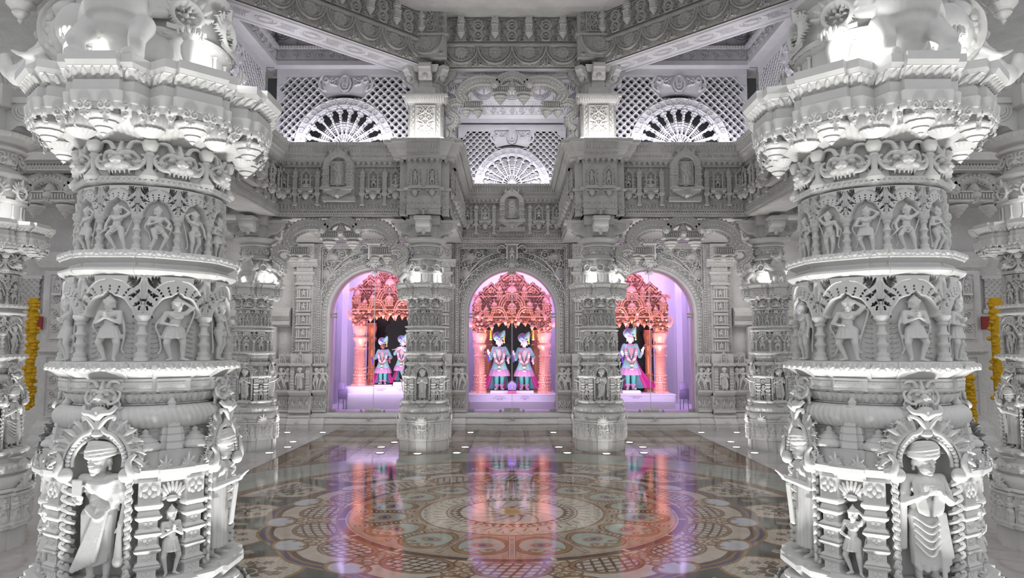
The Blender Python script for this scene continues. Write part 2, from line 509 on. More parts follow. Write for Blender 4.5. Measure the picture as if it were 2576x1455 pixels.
def pleats(mb, top, bot, w0, w1, n=5, r=.012, y=-.01):
    top, bot = np.array(top, float), np.array(bot, float)
    for k in range(n):
        s = (k/(n-1)-.5)
        mb.add(*caps(top+vv(s*w0, y*math.cos(s*2.5), 0), r, bot+vv(s*w1, y*math.cos(s*2.5), -.01*(k % 2)), r*1.15, 8))

POSES = {
 'pray': dict(lh=(-.012, -.125, .69), rh=(.012, -.125, .69), le=(-.150, -.055, .61), re=(.150, -.055, .61), lhd=(.1, -.25, 1), rhd=(-.1, -.25, 1),
              curl=.05, lk=(-.11, -.045, .29), rk=(.12, -.05, .29), la=(-.05, 0, .05), ra=(.075, -.01, .05), lfd=(-.8, -1, 0), rfd=(.8, -1, 0), hip=(.01, 0, .505)),
 'raise': dict(rh=(.065, -.02, .985), re=(.205, -.02, .875), rhd=(-1, 0, .3), lh=(-.075, -.10, .585), le=(-.185, -.02, .61), lhd=(1, -.4, -.1),
               hip=(-.025, 0, .505), head=(.012, -.02, .89), lk=(-.12, -.05, .285), rk=(.09, -.05, .28), la=(-.045, 0, .05), ra=(.10, -.01, .05), lfd=(-1, -.7, 0), rfd=(.9, -.8, 0), face=.25),
 'salute': dict(lh=(-.062, -.02, 1.0), le=(-.20, -.02, .90), lhd=(1, 0, .2), rh=(.20, -.05, .46), re=(.19, -.02, .62), rhd=(.4, -.2, -1),
                hip=(.02, 0, .51), lk=(-.05, -.04, .28), rk=(.09, -.03, .28), la=(-.045, 0, .05), ra=(.03, .01, .05), face=-.25, head=(-.008, -.02, .89)),
 'stride': dict(lh=(-.20, -.06, .44), le=(-.20, 0, .62), lhd=(-.8, -.2, -.7), rh=(.10, -.02, .98), re=(.225, 0, .86), rhd=(-1, 0, .35), hip=(-.02, 0, .50),
                lk=(-.15, -.06, .34), rk=(.11, -.03, .27), la=(-.035, .015, .07), ra=(.15, 0, .05), lfd=(-1, -.5, -.2), rfd=(.9, -.6, 0), face=.1),
 'spear': dict(lh=(-.02, -.10, .66), le=(-.16, -.04, .60), lhd=(1, -.3, .2), rh=(.16, -.08, .56), re=(.20, -.02, .66), rhd=(1, -.3, -.5), hip=(.03, 0, .50),
               lk=(-.03, -.05, .30), rk=(.16, -.05, .33), la=(-.10, 0, .05), ra=(.06, .01, .06), rfd=(1, -.6, -.2), face=.4),
}
def dancer(kind, vox=.011, crown_=True):
    mb = MB(); P = body_geo(mb, dict(POSES[kind], hsz=1.25), 1.0)
    if crown_: crown(mb, P['head'], 1.2)
    jewels(mb, P)
    if kind in ('pray', 'raise'):
        skirt(mb, P, .17, 1.45)
        ringtube(mb, P['hip']+vv(0, -.005, -.13), .135, .105, .017, 0)
    else:
        for s, k in ((-1, 'l'), (1, 'r')):
            for t in (.25, .5, .75):
                c = P[k+'hip']*(1-t)+P[k+'k']*t; mb.add(*ell(c, (.062-.014*t, .060-.012*t, .020)))
        sash(mb, [P['hip']+vv(-.08, -.06, .02), P['hip']+vv(-.02, -.10, -.10), P['hip']+vv(.09, -.06, .0)], .013)
    sash(mb, [P['ls']+vv(-.01, .02, .02), P['le']+vv(-.05, .04, -.04), P['hip']+vv(-.16, .04, -.10), P['hip']+vv(-.13, .04, -.30), P['hip']+vv(-.17, .03, -.40)], .017)
    sash(mb, [P['rs']+vv(.01, .02, .02), P['re']+vv(.04, .04, -.06), P['hip']+vv(.16, .04, -.12), P['hip']+vv(.13, .04, -.30), P['hip']+vv(.17, .03, -.38)], .017)
    if kind == 'spear': mb.add(*caps(P['lh']+vv(-.16, -.01, .12), .010, P['rh']+vv(.12, -.02, -.12), .010))
    if kind == 'stride': mb.add(*caps(P['lh']+vv(.08, 0, .10), .013, P['lh']+vv(-.13, -.03, -.13), .010))
    return remesh(mb, vox, 'carved_figure', 2)

def saint(kind, vox=.0075):
    """large robed niche statues"""
    mb = MB()
    if kind == 'shawl':
        P = body_geo(mb, dict(lh=(-.115, -.055, .60), le=(-.175, .0, .63), lhd=(0, -.3, 1), rh=(.165, -.03, .42), re=(.18, .02, .60), rhd=(.1, -.2, -1), hip=(.02, 0, .505), hsz=1.42,
                              lk=(-.05, -.05, .27), rk=(.075, -.02, .27), la=(-.04, -.01, .05), ra=(.06, .01, .05), face=-.25, head=(0, -.025, .905), curl=.6), 1.02)
        turban(mb, P['head'], 1.42)
        # shawl across the chest, knotted near the throat, folds fanning over the shoulder
        for k in range(11):
            t = k/10.
            sash(mb, [P['neck']+vv(-.045+.01*t, -.072, -.065-.010*t), P['chest']+vv(.02+.06*(1-t), -.098+.01*t, .035-.07*t), P['chest']+vv(.120-.02*t, -.045, .058-.17*t), P['chest']+vv(.125, .03, .01-.20*t)], .0125, 16)
        mb.add(*ell(P['neck']+vv(-.048, -.066, -.066), (.020, .016, .020)))
        mb.add(*ell(P['chest']+vv(.085, .0, -.05), (.070, .066, .150)))
        mb.add(*ell(P['chest']+vv(0, .03, -.02), (.125, .05, .14)))
        # book held at the raised hand
        mb.add(*box(-.125, -.075, .715, .062, .028, .13))
        for k in range(12):
            s = k/11.-.5
            mb.add(*caps(P['hip']+vv(.17*s, -.058*math.cos(s*2.6), .06), .017, vv(.16*s-.01, -.065*math.cos(s*2.2), .13+.05*abs(s)), .021, 8))
        for k in range(6):  # swinging front cloth
            mb.add(*caps(P['hip']+vv(.01+.012*k, -.085, .06-.004*k), .013, vv(-.115+.028*k, -.105, .10+.014*k), .021, 8))
        sash(mb, [P['hip']+vv(-.09, -.05, .05), P['hip']+vv(.02, -.10, -.02), P['hip']+vv(.08, -.07, .06)], .016)
        mb.add(*lathe([(.098, .57), (.105, .45), (.108, .30), (.098, .16)], 20), M=SC(1, .72, 1))
        mb.add(*caps((.17, -.06, .44), .012, (.175, -.075, .18), .030)); mb.add(*ell((.175, -.075, .16), (.036, .036, .05)))
    elif kind == 'letter':
        P = body_geo(mb, dict(lh=(-.052, -.145, .68), le=(-.160, -.05, .60), lhd=(.9, -.3, .25), rh=(.052, -.145, .68), re=(.160, -.05, .60), rhd=(-.9, -.3, .25), face=.15,
                              head=(0, -.025, .905), hsz=1.42, lk=(-.05, -.02, .27), rk=(.05, -.05, .27), curl=.3), 1.02)
        turban(mb, P['head'], 1.42)
        mb.add(*box(0, -.165, .715, .082, .016, .055))
        for k in range(7):
            t = k/6.
            for s in (-1, 1):
                sash(mb, [P['neck']+vv(s*.06, .0, -.01-.01*t), P['chest']+vv(s*(.10-.045*t), -.062-.006*t, .03), P['chest']+vv(s*(.085-.06*t), -.085, -.14), (s*(.07-.055*t), -.09, .53-.03*t)], .0115, 14)
        for k in range(14):
            s = k/13.-.5
            mb.add(*caps(P['hip']+vv(.17*s, -.060*math.cos(s*2.6), .09), .0165, vv(.185*s+.01, -.066*math.cos(s*2.2), .12-.03*math.sin(k*1.9)), .021, 8))
        for k in range(4): mb.add(*caps((.055+.014*k, -.085, .52), .012, (.075+.018*k, -.095, .05+.05*k), .017, 8))
        for k in range(5): sash(mb, [(-.10, -.05, .50-.05*k), (-.01, -.115, .43-.055*k), (.10, -.05, .50-.03*k)], .010, 12)
        for k in range(3): mb.add(*caps((-.145-.014*k, -.03, .63), .016, (-.15-.012*k, .0, .25), .020, 8))
        mb.add(*lathe([(.104, .60), (.110, .45), (.112, .28), (.105, .12)], 20), M=SC(1, .70, 1))
    else:  # 'devotee' : shawl and robe, both hands joined and held out
        P = body_geo(mb, dict(lh=(-.018, -.20, .655), rh=(.018, -.20, .655), le=(-.140, -.05, .60), re=(.140, -.05, .60), lhd=(.15, -.7, .6), rhd=(-.15, -.7, .6),
                              head=(0, -.035, .905), hsz=1.4, curl=.05), 1.04)
        turban(mb, P['head'], 1.4)
        for k in range(9):
            t = k/8.
            for s in (-1, 1):
                sash(mb, [P['neck']+vv(s*.045, -.045, -.03-.012*t), P['chest']+vv(s*(.125-.02*t), -.04, .05-.10*t), P['chest']+vv(s*.135, .02, -.02-.15*t), P['chest']+vv(s*.09, .07, -.06-.15*t)], .0125, 14)
        mb.add(*ell(P['chest']+vv(0, .03, -.03), (.130, .060, .16)))
        for k in range(16):
            a = 2*PI*k/16
            mb.add(*caps(P['hip']+vv(.09*math.cos(a), .068*math.sin(a), .08), .018, vv(.098*math.cos(a), .082*math.sin(a), .10), .023, 8))
        for k in range(4): mb.add(*caps((-.02+.015*k, -.17, .60), .011, (-.02+.012*k, -.135, .28), .016, 8))
        mb.add(*lathe([(.10, .58), (.104, .12)], 20), M=SC(1, .8, 1))
    return remesh(mb, vox, 'carved_figure', 1)

def seated(vox=.016):
    mb = MB()
    P = body_geo(mb, dict(hsz=1.2, hip=(0, 0, .22), chest=(0, -.01, .43), neck=(0, -.01, .535), head=(0, -.02, .615), ls=(-.118, 0, .50), rs=(.118, 0, .50), le=(-.17, -.03, .35),
                          re=(.17, -.03, .35), lh=(-.09, -.12, .29), rh=(.10, -.10, .47), rhd=(0, -.2, 1), lhip=(-.06, 0, .20), rhip=(.06, 0, .20), lk=(-.20, -.10, .17),
                          rk=(.20, -.10, .17), la=(.05, -.15, .13), ra=(-.05, -.15, .13), lfd=(1, -.3, 0), rfd=(-1, -.3, 0)))
    crown(mb, P['head']); mb.add(*lathe([(.20, 0), (.25, .04), (.2, .09)], 20), M=SC(1, .7, 1))
    return remesh(mb, vox, 'carved_figure', 1)

def lion_mask(vox=.012):
    """kirtimukha face, about 1 wide, back at y=0, facing -Y, z 0..1"""
    mb = MB()
    mb.add(*ell((0, 0, .52), (.36, .20, .42))); mb.add(*ell((0, -.16, .30), (.27, .22, .15)))
    mb.add(*ell((0, -.30, .36), (.10, .10, .08)))
    for s in (-1, 1):
        mb.add(*ell((s*.19, -.20, .53), (.09, .09, .075))); mb.add(*ell((s*.19, -.27, .525), (.042, .042, .036)))
        mb.add(*tube(spline([(s*.06, -.26, .62), (s*.2, -.26, .68), (s*.34, -.18, .62), (s*.42, -.08, .5)], 14), [.05]*13, 8))
        mb.add(*tube(spline([(s*.16, -.14, .75), (s*.26, -.16, .95), (s*.44, -.12, .98), (s*.52, -.06, .86)], 16), np.linspace(.075, .03, 16), 8))
        mb.add(*tube(spline([(s*.26, -.28, .20), (s*.42, -.24, .22), (s*.54, -.16, .36), (s*.56, -.10, .56), (s*.46, -.10, .64)], 16), np.linspace(.06, .04, 17), 8))
        for k in range(3):
            mb.add(*caps((s*(.05+.09*k), -.28+.04*k, .18), .035, (s*(.05+.09*k), -.26+.04*k, .08), .018))
        mb.add(*ell((s*.38, -.06, .36), (.12, .12, .18)))
        for k in range(3):
            mb.add(*tube(spline([(s*.30, -.02, .10+.05*k), (s*.5, -.06, .0+.08*k), (s*(.62-.06*k), -.06, .10+.12*k)], 10), np.linspace(.05, .025, 10), 8))
    for k in range(3):
        mb.add(*caps((0, -.18, .72+.07*k), .09-.02*k, (0, -.12, .84+.07*k), .05))
    mb.add(*ell((0, -.30, .44), (.14, .14, .10)))
    for s in (-1, 1): mb.add(*ell((s*.09, -.40, .40), (.055, .05, .045))); mb.add(*ell((s*.17, -.27, .30), (.15, .12, .075), RY(s*.35))); mb.add(*caps((s*.05, -.27, .60), .06, (s*.30, -.22, .66), .05))
    return remesh(mb, vox, 'lion_mask', 1)

def makara(vox=.012):
    """water beast: rearing body, back at y=+.3, snout toward -Y, 1 tall"""
    mb = MB()
    mb.add(*ell((0, .12, .30), (.26, .30, .28), RX(.35))); mb.add(*ell((0, -.10, .48), (.22, .20, .28), RX(-.3)))
    mb.add(*caps((0, -.10, .62), .17, (0, -.20, .86), .13)); mb.add(*ell((0, -.28, .90), (.13, .17, .12)))
    mb.add(*tube(spline([(0, -.38, .90), (0, -.54, .92), (0, -.60, 1.03), (0, -.52, 1.10)], 15), np.linspace(.08, .03, 16), 10))
    mb.add(*tube(spline([(0, -.36, .80), (0, -.48, .76), (0, -.52, .70)], 10), np.linspace(.06, .03, 11), 8))
    for s in (-1, 1):
        mb.add(*ell((s*.10, -.30, .96), (.04, .05, .04))); mb.add(*ell((s*.15, -.16, .98), (.04, .10, .07)))
        mb.add(*caps((s*.20, -.12, .36), .10, (s*.24, -.28, .18), .07)); mb.add(*caps((s*.24, -.28, .18), .065, (s*.22, -.24, .05), .06))
        mb.add(*caps((s*.22, -.24, .05), .06, (s*.22, -.36, .03), .05)); mb.add(*ell((s*.24, .20, .22), (.10, .2, .2)))
        for k in range(4):
            mb.add(*tube(spline([(s*.20, -.05, .52+.04*k), (s*.30, .12, .58+.07*k), (s*.26, .30-.03*k, .70+.08*k), (s*.16, .30, .80+.06*k)], 14), (.05, .02), 8))
    for k in range(15):
        q = (k-7)*.21; c_ = vv(.215*math.sin(q), -.13-.19*math.cos(q), .40+.03*math.cos(q)); mb.add(*ell(c_, .022, None, 8, 6))
        mb.add(*tube(spline([c_+vv(0, .0, .03), c_*vv(1.06, 1.05, 1)+vv(0, 0, .10), c_*vv(.95, .98, 1)+vv(.03*math.sin(q), .02, .19)], 8), (.026, .016), 6))
    for k in range(6):
        t = k/5.
        ringtube(mb, (0, -.14-.06*t, .60+.2*t), .185-.05*t, .18-.05*t, .02)
    return remesh(mb, vox, 'makara_beast', 1)

def elephant(vox=.012):
    """elephant head and fore body, facing -Y, ears, tusks and raised banded trunk, 1 tall"""
    mb = MB()
    mb.add(*ell((0, .15, .45), (.30, .38, .38))); mb.add(*ell((0, -.22, .62), (.24, .24, .28)))
    tr = spline([(0, -.40, .55), (0, -.56, .36), (0, -.70, .24), (0, -.86, .30), (0, -.90, .46)], 24)
    rr = np.linspace(.15, .055, len(tr)); mb.add(*tube(tr, rr, 12))
    for k in (5, 9, 13):
        d = tr[k+1]-tr[k-1]; d /= np.linalg.norm(d); mb.add(*caps(tr[k]-d*.02, rr[k]+.02, tr[k]+d*.02, rr[k]+.02, 12))
    for s in (-1, 1):
        mb.add(*tube(spline([(s*.13, -.40, .46), (s*.17, -.58, .38), (s*.16, -.74, .44)], 12), np.linspace(.05, .015, 13), 8))
        mb.add(*ell((s*.30, -.02, .60), (.05, .20, .26), RZ(s*.3))); mb.add(*ell((s*.17, -.38, .70), (.035, .03, .03)))
        mb.add(*ell((s*.11, -.24, .86), (.12, .14, .10))); mb.add(*caps((s*.18, -.10, .3), .13, (s*.19, -.14, .05), .11))
    return remesh(mb, vox, 'elephant_head', 1)
# ------------------------------------------------------------------ the carved column
MARBLE = marble('white_marble', (.70, .70, .685), (.80, .80, .79), .5, 2.5)
MARBLE2 = marble('warm_marble', (.66, .65, .625), (.76, .755, .74), .55, 3.)
rad = math.radians

def star(rf=.455, hw=.085, rs=.43, hw2=.125, rn=.385, n=8):
    out = []
    for k in range(n):
        a = k*2*PI/n-PI/2; er = np.array([math.cos(a), math.sin(a)]); et = np.array([-er[1], er[0]])
        for t, r in ((-hw2, rs), (-hw, rs), (-hw, rf), (hw, rf), (hw, rs), (hw2, rs)): out.append(er*r+et*t)
        b = a+PI/n; out.append(np.array([math.cos(b), math.sin(b)])*rn)
    return np.array(out)
def redent(r, n=8, step=.03, f=.5):
    """octagon-like plan with a stepped projection on every side"""
    out = []
    for k in range(n):
        a = k*2*PI/n-PI/2; er = np.array([math.cos(a), math.sin(a)]); et = np.array([-er[1], er[0]])
        hw = r*math.tan(PI/n)*f
        for t, q in ((-hw, r-step), (-hw, r), (hw, r), (hw, r-step)): out.append(er*q+et*t)
        b = a+PI/n; out.append(np.array([math.cos(b), math.sin(b)])*(r-step)/math.cos(PI/n)*.985)
    return np.array(out)
def scaled(fn, s0, s1):
    def g(U, V):
        P, N = fn(U, V); P[..., :2] *= (s0+(s1-s0)*V)[..., None]; return P, N
    return g
def arc_sector(steps, rin):
    """plan polygon: steps [(a0,a1,r)...] outer stepped arc, inner radius rin"""
    pts = []
    for a0, a1, r in steps:
        for a in np.linspace(a0, a1, 4): pts.append((r*math.cos(a), r*math.sin(a)))
    for a in np.linspace(steps[-1][1], steps[0][0], 6): pts.append((rin*math.cos(a), rin*math.sin(a)))
    return np.array(pts)

def leaf_border(w, h, n, res):
    t = Tile(w, h, res)
    p = w/n
    for k in range(n):
        x = (k+.5)*p
        t.leaf(x, h*.05, PI/2, h*.9, p*.20, 1.); t.leaf(x, h*.1, PI/2-.6, h*.6, p*.13, .8, bend=-.9); t.leaf(x, h*.1, PI/2+.6, h*.6, p*.13, .8, bend=.9)
        t.disk(k*p, h*.25, p*.13, .7)
    return t
def crest_tile(w, h, res):
    """one acanthus crest, with its outline as mask"""
    t = Tile(w, h, res, False); x = w/2
    for a, L, b in ((0, .95, 0), (.45, .8, -.7), (-.45, .8, .7), (.9, .62, -1.2), (-.9, .62, 1.2), (1.3, .45, -1.5), (-1.3, .45, 1.5)):
        t.leaf(x+math.sin(a)*w*.05, h*.06, PI/2-a, h*L*.98, w*.10, 1.-.25*abs(a)/1.3, bend=b)
    t.box(0, w, 0, h*.12, .6); return t

def colonette(h, r, seg=14):
    pr = [(1.5, 0), (1.5, .07), (1.15, .09), (1.3, .13), (1.3, .17), (.85, .20), (.95, .30), (1.3, .34), (1.3, .38), (.9, .41), (.8, .50), (1.1, .55), (1.35, .58), (1.1, .61),
          (.8, .66), (.75, .76), (1.0, .79), (1.3, .82), (1.0, .85), (1.2, .88), (1.7, .94), (1.75, 1.0)]
    return lathe([(a*r, b*h) for a, b in pr], seg)

def arcade_tile(w, h, res, yc, k=0, big=True):
    """one bay: cusped arch opening (height 0) in a foliate spandrel (height 1), rim and pierced leaves"""
    t = Tile(w, h, res); x = w/2; rw = w*.36
    t.Z[:] = .72
    # opening
    op = [(x-rw, -1), (x-rw, yc)]
    for a in np.linspace(PI, 0, 25):
        q = 1+.055*math.cos(6*a); op.append((x+rw*q*math.cos(a), yc+(h-yc)*.53*(math.sin(a)**.8)*(1+.10*(a > 1.35 and a < 1.8))))
    op += [(x+rw, yc), (x+rw, -1)]
    rim = np.array(op[1:-1])
    t.line(rim, w*.052, 1., 'dome')
    t.poly(op, 1e-6, 'set')
    t.line(rim+np.array([0, 0]), w*.030, .95, 'dome')
    t.box(-w, w*.001, 0, yc, .0, 'max')
    for s in (0, w): t._ap(s-w*.14-1e-4, s+w*.14, 0, yc, lambda X, Y: (np.abs(X-s) < w*.139)*1e-6, 'set')
    # pierced spandrel foliage
    top = h*.97
    for s in (-1, 1):
        sx = x+s*w*.5
        for j, (dx, y, a, L) in enumerate([(.06, .97, -1.9, .17), (.12, .985, -1.7, .13), (.17, .985, -1.5, .10), (.05, .84, -2.2, .14), (.215, .985, -1.45, .08), (.03, .72, -2.0, .11), (.10, .80, -2.1, .07)]):
            t.leaf(sx-s*dx*w, y*h, (-PI/2)+s*(a+PI/2), L*h, w*.022, .42, 'cut', bend=-s*.8)
        t.disk(sx-s*.085*w, h*.93, w*.022, .4, 'flat', 'cut')
        t.line(spline([(sx, h*.60), (sx-s*w*.06, h*.72), (sx-s*w*.16, h*.84), (sx-s*w*.30, h*.93), (sx-s*w*.44, h*.955)], 14), w*.016, .95)
        t.line(spline([(sx, h*.66), (sx-s*w*.035, h*.78), (sx-s*w*.05, h*.9), (sx-s*w*.02, h*.97)], 12), w*.018, 1.)
    for r0 in (.53, .60, .67):
        for a in np.linspace(.35, PI-.35, 11):
            t.disk(x+r0*w*math.cos(a)*.88, yc+(h-yc)*r0*1.16*math.sin(a)-.02*h, w*.012, .45, 'flat', 'cut', ry=w*.018)
    t.flower(0, yc+h*.05, w*.085, 6, 1.)
    t.leaf(0, yc+h*.06, PI/2, h*.12, w*.03, 1.); 
    if big:
        for s in (-1, 1):
            for k in range(8):
                t.leaf(x+s*rw*.98, (.04+.072*k)*h*.8, PI/2+s*1.0, h*.085, w*.018, .30, bend=s*.9)
    return t

def bud(r, h, seg=20, fl=10):
    """hanging lotus bud, top at z=0, pointing down"""
    pr = [(.001, -1), (.10, -.93), (.16, -.88), (.12, -.84), (.34, -.74), (.46, -.66), (.40, -.62), (.62, -.50), (.74, -.40), (.66, -.36), (.90, -.22), (1., -.12), (.96, -.04), (.6, 0)]
    f = lambda a, z: 1+.07*np.abs(np.sin(fl*a/2))*(z > -.5*h)
    return lathe([(a*r, b*h) for a, b in pr], seg*2, f)

def shikhara(w, h):
    """small tiered spire with grooves"""
    mb = MB(); n = 6
    pl = np.array([(-.5, -.3), (-.3, -.3), (-.3, -.5), (.3, -.5), (.3, -.3), (.5, -.3), (.5, .3), (.3, .3), (.3, .5), (-.3, .5), (-.3, .3), (-.5, .3)])*w
    pr = []
    for k in range(n):
        a, b = k/n, (k+1)/n; c = lambda s: 1-.50*s**1.7
        pr += [(c(a), a*h*.74), (c(b-.03), (b-.035)*h*.74), (c(b)-.07, (b-.03)*h*.74), (c(b)-.07, b*h*.74)]
    mb.add(*prism(pl, pr))
    mb.add(*lathe([(.20*w, .74*h), (.27*w, .78*h), (.27*w, .81*h), (.14*w, .84*h), (.17*w, .88*h), (.10*w, .93*h), (.001, h)], 14))
    return mb

def stacked_post(w, h, tiers=4):
    mb = MB(); th = h*.66/tiers
    pr = []
    for k in range(tiers):
        z = k*th
        pr += [(.10, z), (.14, z+.01*h), (.04, z+.03*h), (-.06, z+.04*h), (-.06, z+th*.66), (.02, z+th*.72), (.18, z+th*.86), (.20, z+th*.93), (.0, z+th)]
    z = tiers*th
    pr += [(.06, z), (.06, z+.02*h), (-.02, z+.05*h), (.22, z+.09*h), (.24, z+.11*h), (.04, z+.12*h), (.04, h)]
    mb.add(*rprism(w, w*.8, [(g*w*.8, q) for g, q in pr]))
    for k in range(tiers):   # small flower panel on each stage
        zc = k*th+th*.36
        for a in range(4):
            mb.add(*ell((math.cos(a*PI/2+.785)*w*.17, -w*.36, zc+math.sin(a*PI/2+.785)*w*.17), (w*.13, w*.05, w*.13), None, 8, 5))
        mb.add(*ell((0, -w*.37, zc), (w*.08, w*.06, w*.08), None, 8, 5))
    zc = h*.90
    for s in (-1, 1):
        for q in (-1, 1): mb.add(*ell((s*w*.22, -w*.45, zc+q*h*.035), (w*.2, w*.07, h*.022), RY(s*q*.7), 8, 5))
        mb.add(*ell((s*w*.42, -w*.45, zc), (w*.09, w*.06, h*.05), None, 8, 5))
    mb.add(*ell((0, -w*.45, zc), (w*.12, w*.08, h*.03), None, 8, 5))
    return mb

MESH = {}
def build_meshes():
    for k in POSES: MESH[k] = dancer(k)
    for k in ('shawl', 'letter', 'devotee'): MESH[k] = saint(k, .0062)
    MESH['small'] = dancer('pray', .016); MESH['small2'] = dancer('raise', .018)
    MESH['seated'] = seated(.02); MESH['lion'] = lion_mask(.016); MESH['makara'] = makara(.018); MESH['elephant'] = elephant(.02)
    for k, m in MESH.items():
        if not m.materials: m.materials.append(MARBLE)

def make_column():
    C = thing('carved_column', 'x', 'column')
    def P(name, mb, smooth=35, M=None, mat=MARBLE): return obj(name, mb, mat, C, M, smooth)
    card = [-PI/2+k*PI/2 for k in range(4)]; diag = [a+PI/4 for a in card]
    # --- plinth and base
    m = MB(); m.add(*prism(redent(.385, 8, .02), [(1, 0), (1, .17)])); P('plinth', m, 0)
    m = MB(); pl = redent(.405, 8, .025); fn = along(pl, .20, .465)
    t = Tile(fn.length/8, .265, .0062)
    w = t.w
    for q in (.04, .33, .67, .96): t.box(w*q-.008, w*q+.008, .02, .24, .55)
    t.box(0, w, 0, .02, .8); t.box(0, w, .235, .265, .9)
    for i, q in enumerate((.185, .5, .815)):
        t.disk(w*q, .05, .045, .8); t.human(w*q, .035, .19, 1., i)
    relief(m, reps(t, 8), fn, .022)
    m.add(*prism(pl, [(1.02, .17), (1.04, .18), (1.04, .198), (1., .205)], False)); m.add(*prism(pl, [(1., .46), (1.06, .472), (1.07, .485), (1.02, .50), (.9, .50)], False))
    P('base_frieze', m)
    m = MB(); m.add(*lathe([(.385, .49), (.402, .51), (.408, .545), (.40, .58), (.38, .60), (.365, .605), (.365, .615), (.378, .62), (.388, .65), (.385, .675), (.36, .70), (.335, .705), (.33, .745), (.335, .75)], 48, cap=False))
    for a in card+diag:
        c = MB(); ct = crest_tile(.17, .13, .006); relief(c, ct.Z, cyl(.412, .49, .62, -.20, .20), .03, ct.Z > .05); m.mb(c, RZ(a))
    t = leaf_border(.1, .06, 1, .006); relief(m, -reps(t, 24)[:, ::-1], cyl(.392, .625, .69), -.014)
    P('base_molding', m)
    m = MB(); m.add(*prism(redent(.365, 8, .02), [(.9, .735), (.95, .75), (1.0, .77), (1.03, .78), (1.03, .798), (.6, .800)])); P('lower_ledge', m, 0)
    for a in card:
        m = MB(); m.add(*bud(.06, .10), M=T(.325*math.cos(a), .325*math.sin(a), .75)); P('lotus_pendant', m)
    # --- statue tier
    m = MB(); m.add(*lathe([(.235, .76), (.235, 1.30), (.2, 1.3)], 48, cap=False)); P('niche_drum', m)
    for a in diag:
        st = [(a-.42, a-.17, .335), (a-.17, a+.17, .345), (a+.17, a+.42, .335)]
        m = MB(); m.add(*prism(arc_sector(st, .2), [(.95, 1.155), (.95, 1.170), (1., 1.178), (1.055, 1.19), (1.06, 1.205), (.98, 1.21), (.97, 1.262), (.98, 1.268)]))
        for q in (-.33, -.11, .11, .33):
            c = MB(); ct = crest_tile(.10, .062, .0028); relief(c, ct.Z, cyl(.328 if abs(q) > .2 else .338, 1.205, 1.266, -.098, .098), .020, ct.Z > .05); m.mb(c, RZ(a+q))
        P('leaf_cornice', m, 40)
        for s in (-1, 1):
            M_ = ATA(a+s*.245, .300, .798); P('stacked_post', stacked_post(.066, .36), 30, M_)
        m = MB()   # small arched niche with a shell crown
        t = np.linspace(0, PI, 15)
        for r_, d in ((.062, .010), (.050, .006)):
            m.add(*tube(np.stack([r_*np.cos(t), np.full(15, 0), r_*.9*np.sin(t)+.215], -1), d))
            for s in (-1, 1): m.add(*tube([(s*r_, 0, 0), (s*r_, 0, .215)], d))
        for k in range(14):
            for s in (-1, 1): m.add(*ell((s*.068, -.004, .01+.0155*k), (.012, .008, .009), RY(s*.6), 8, 5))
        for k in range(7): m.add(*ell(((k-3)*.011, -.012, .275+.013*math.cos((k-3)*.5)), (.007, .008, .022), RY((k-3)*.28), 8, 5))
        for s in (-1, 1): m.add(*tube(spline([(s*.02, -.01, .268), (s*.05, -.014, .285), (s*.072, -.008, .262), (s*.06, -.006, .25)], 12), (.009, .006)))
        m.add(*ell((0, -.014, .252), (.020, .012, .012))); m.add(*box(0, .02, .28, .15, .03, .07)); m.add(*box(0, .0, .003, .15, .08, .01))
        nb = P('small_niche', m, 40, ATA(a, .298, .798) @ SC(1, 1, 1.15))
        f = link('small_figure', MESH['pray'] if a in diag[::2] else MESH['raise'], None, nb, T(0, -.012, .008) @ SC(.225, .24, .212))
        m = shikhara(.092, .225); P('spire', m, 0, ATA(a, .272, 1.245))
        for s in (-1, 1):
            m = MB(); m.add(*lathe([(.046, 0), (.054, .008), (.052, .020), (.040, .032), (.042, .036), (.030, .044), (.022, .05), (.024, .054), (.010, .062), (.013, .07), (.001, .082)], 48, lambda a_, z: 1+.09*np.abs(np.cos(8*a_))*(z < .04)))
            P('small_dome', m, 60, ATA(a+s*.31, .285, 1.268))
    for i, a in enumerate(card):
        m = MB()   # leafy side borders and ledge of the large niche
        for s in (-1, 1):
            for k in range(11):
                z = .012+.029*k
                m.add(*tube(spline([(s*.092, .01, z), (s*.104, -.016, z+.012), (s*.118, -.020, z+.024), (s*.112, -.020, z+.033), (s*.105, -.018, z+.028)], 10), (.009, .006), 6))
                m.add(*ell((s*.106, -.006, z+.014), (.016, .012, .014), None, 8, 5))
        m.add(*box(0, .01, .005, .2, .12, .014)); m.add(*lathe([(.085, 0), (.085, .016)], 20), M=T(0, -.02, 0) @ SC(1, .7, 1))
        nb = P('large_niche', m, 50, ATA(a, .292, .798) @ SC(1, 1, 1.15))
        k = ('shawl', 'devotee', 'letter', 'devotee')[i]
        sc = .435 if k != 'shawl' else .425
        link('niche_statue', MESH[k], None, nb, T(0, .004, .012) @ SC(sc*1.18, sc*1.06, sc*.955))
        # torana arch over the statue
        m = MB(); nt = 150
        t = Tile(.60, .072, .0042, False)
        for q in range(15):
            x = .02+.04*q; t.leaf(x, .004, PI/2+(7-q)*.06, .068, .013, 1., bend=(7-q)*.09)
            t.spiral(x+(.010 if q < 7 else -.010), .05, .016, 0, 1.2, 1 if q < 7 else -1, .0055, .8)
        t.box(0, .6, 0, .048, .42); t.box(0, .6, 0, .010, .9); [t.box(.01+.012*q, .0135+.012*q, .012, .044, .75) for q in range(49)]
        relief(m, t.Z, arcband(.112, .182, PI+.25, -.25), .022, t.Z > .04)
        for r_, d in ((.110, .008), (.090, .007)):
            tt = np.linspace(-.2, PI+.2, 40); m.add(*tube(np.stack([r_*np.cos(tt), np.full(40, -.008), r_*np.sin(tt)], -1), d))
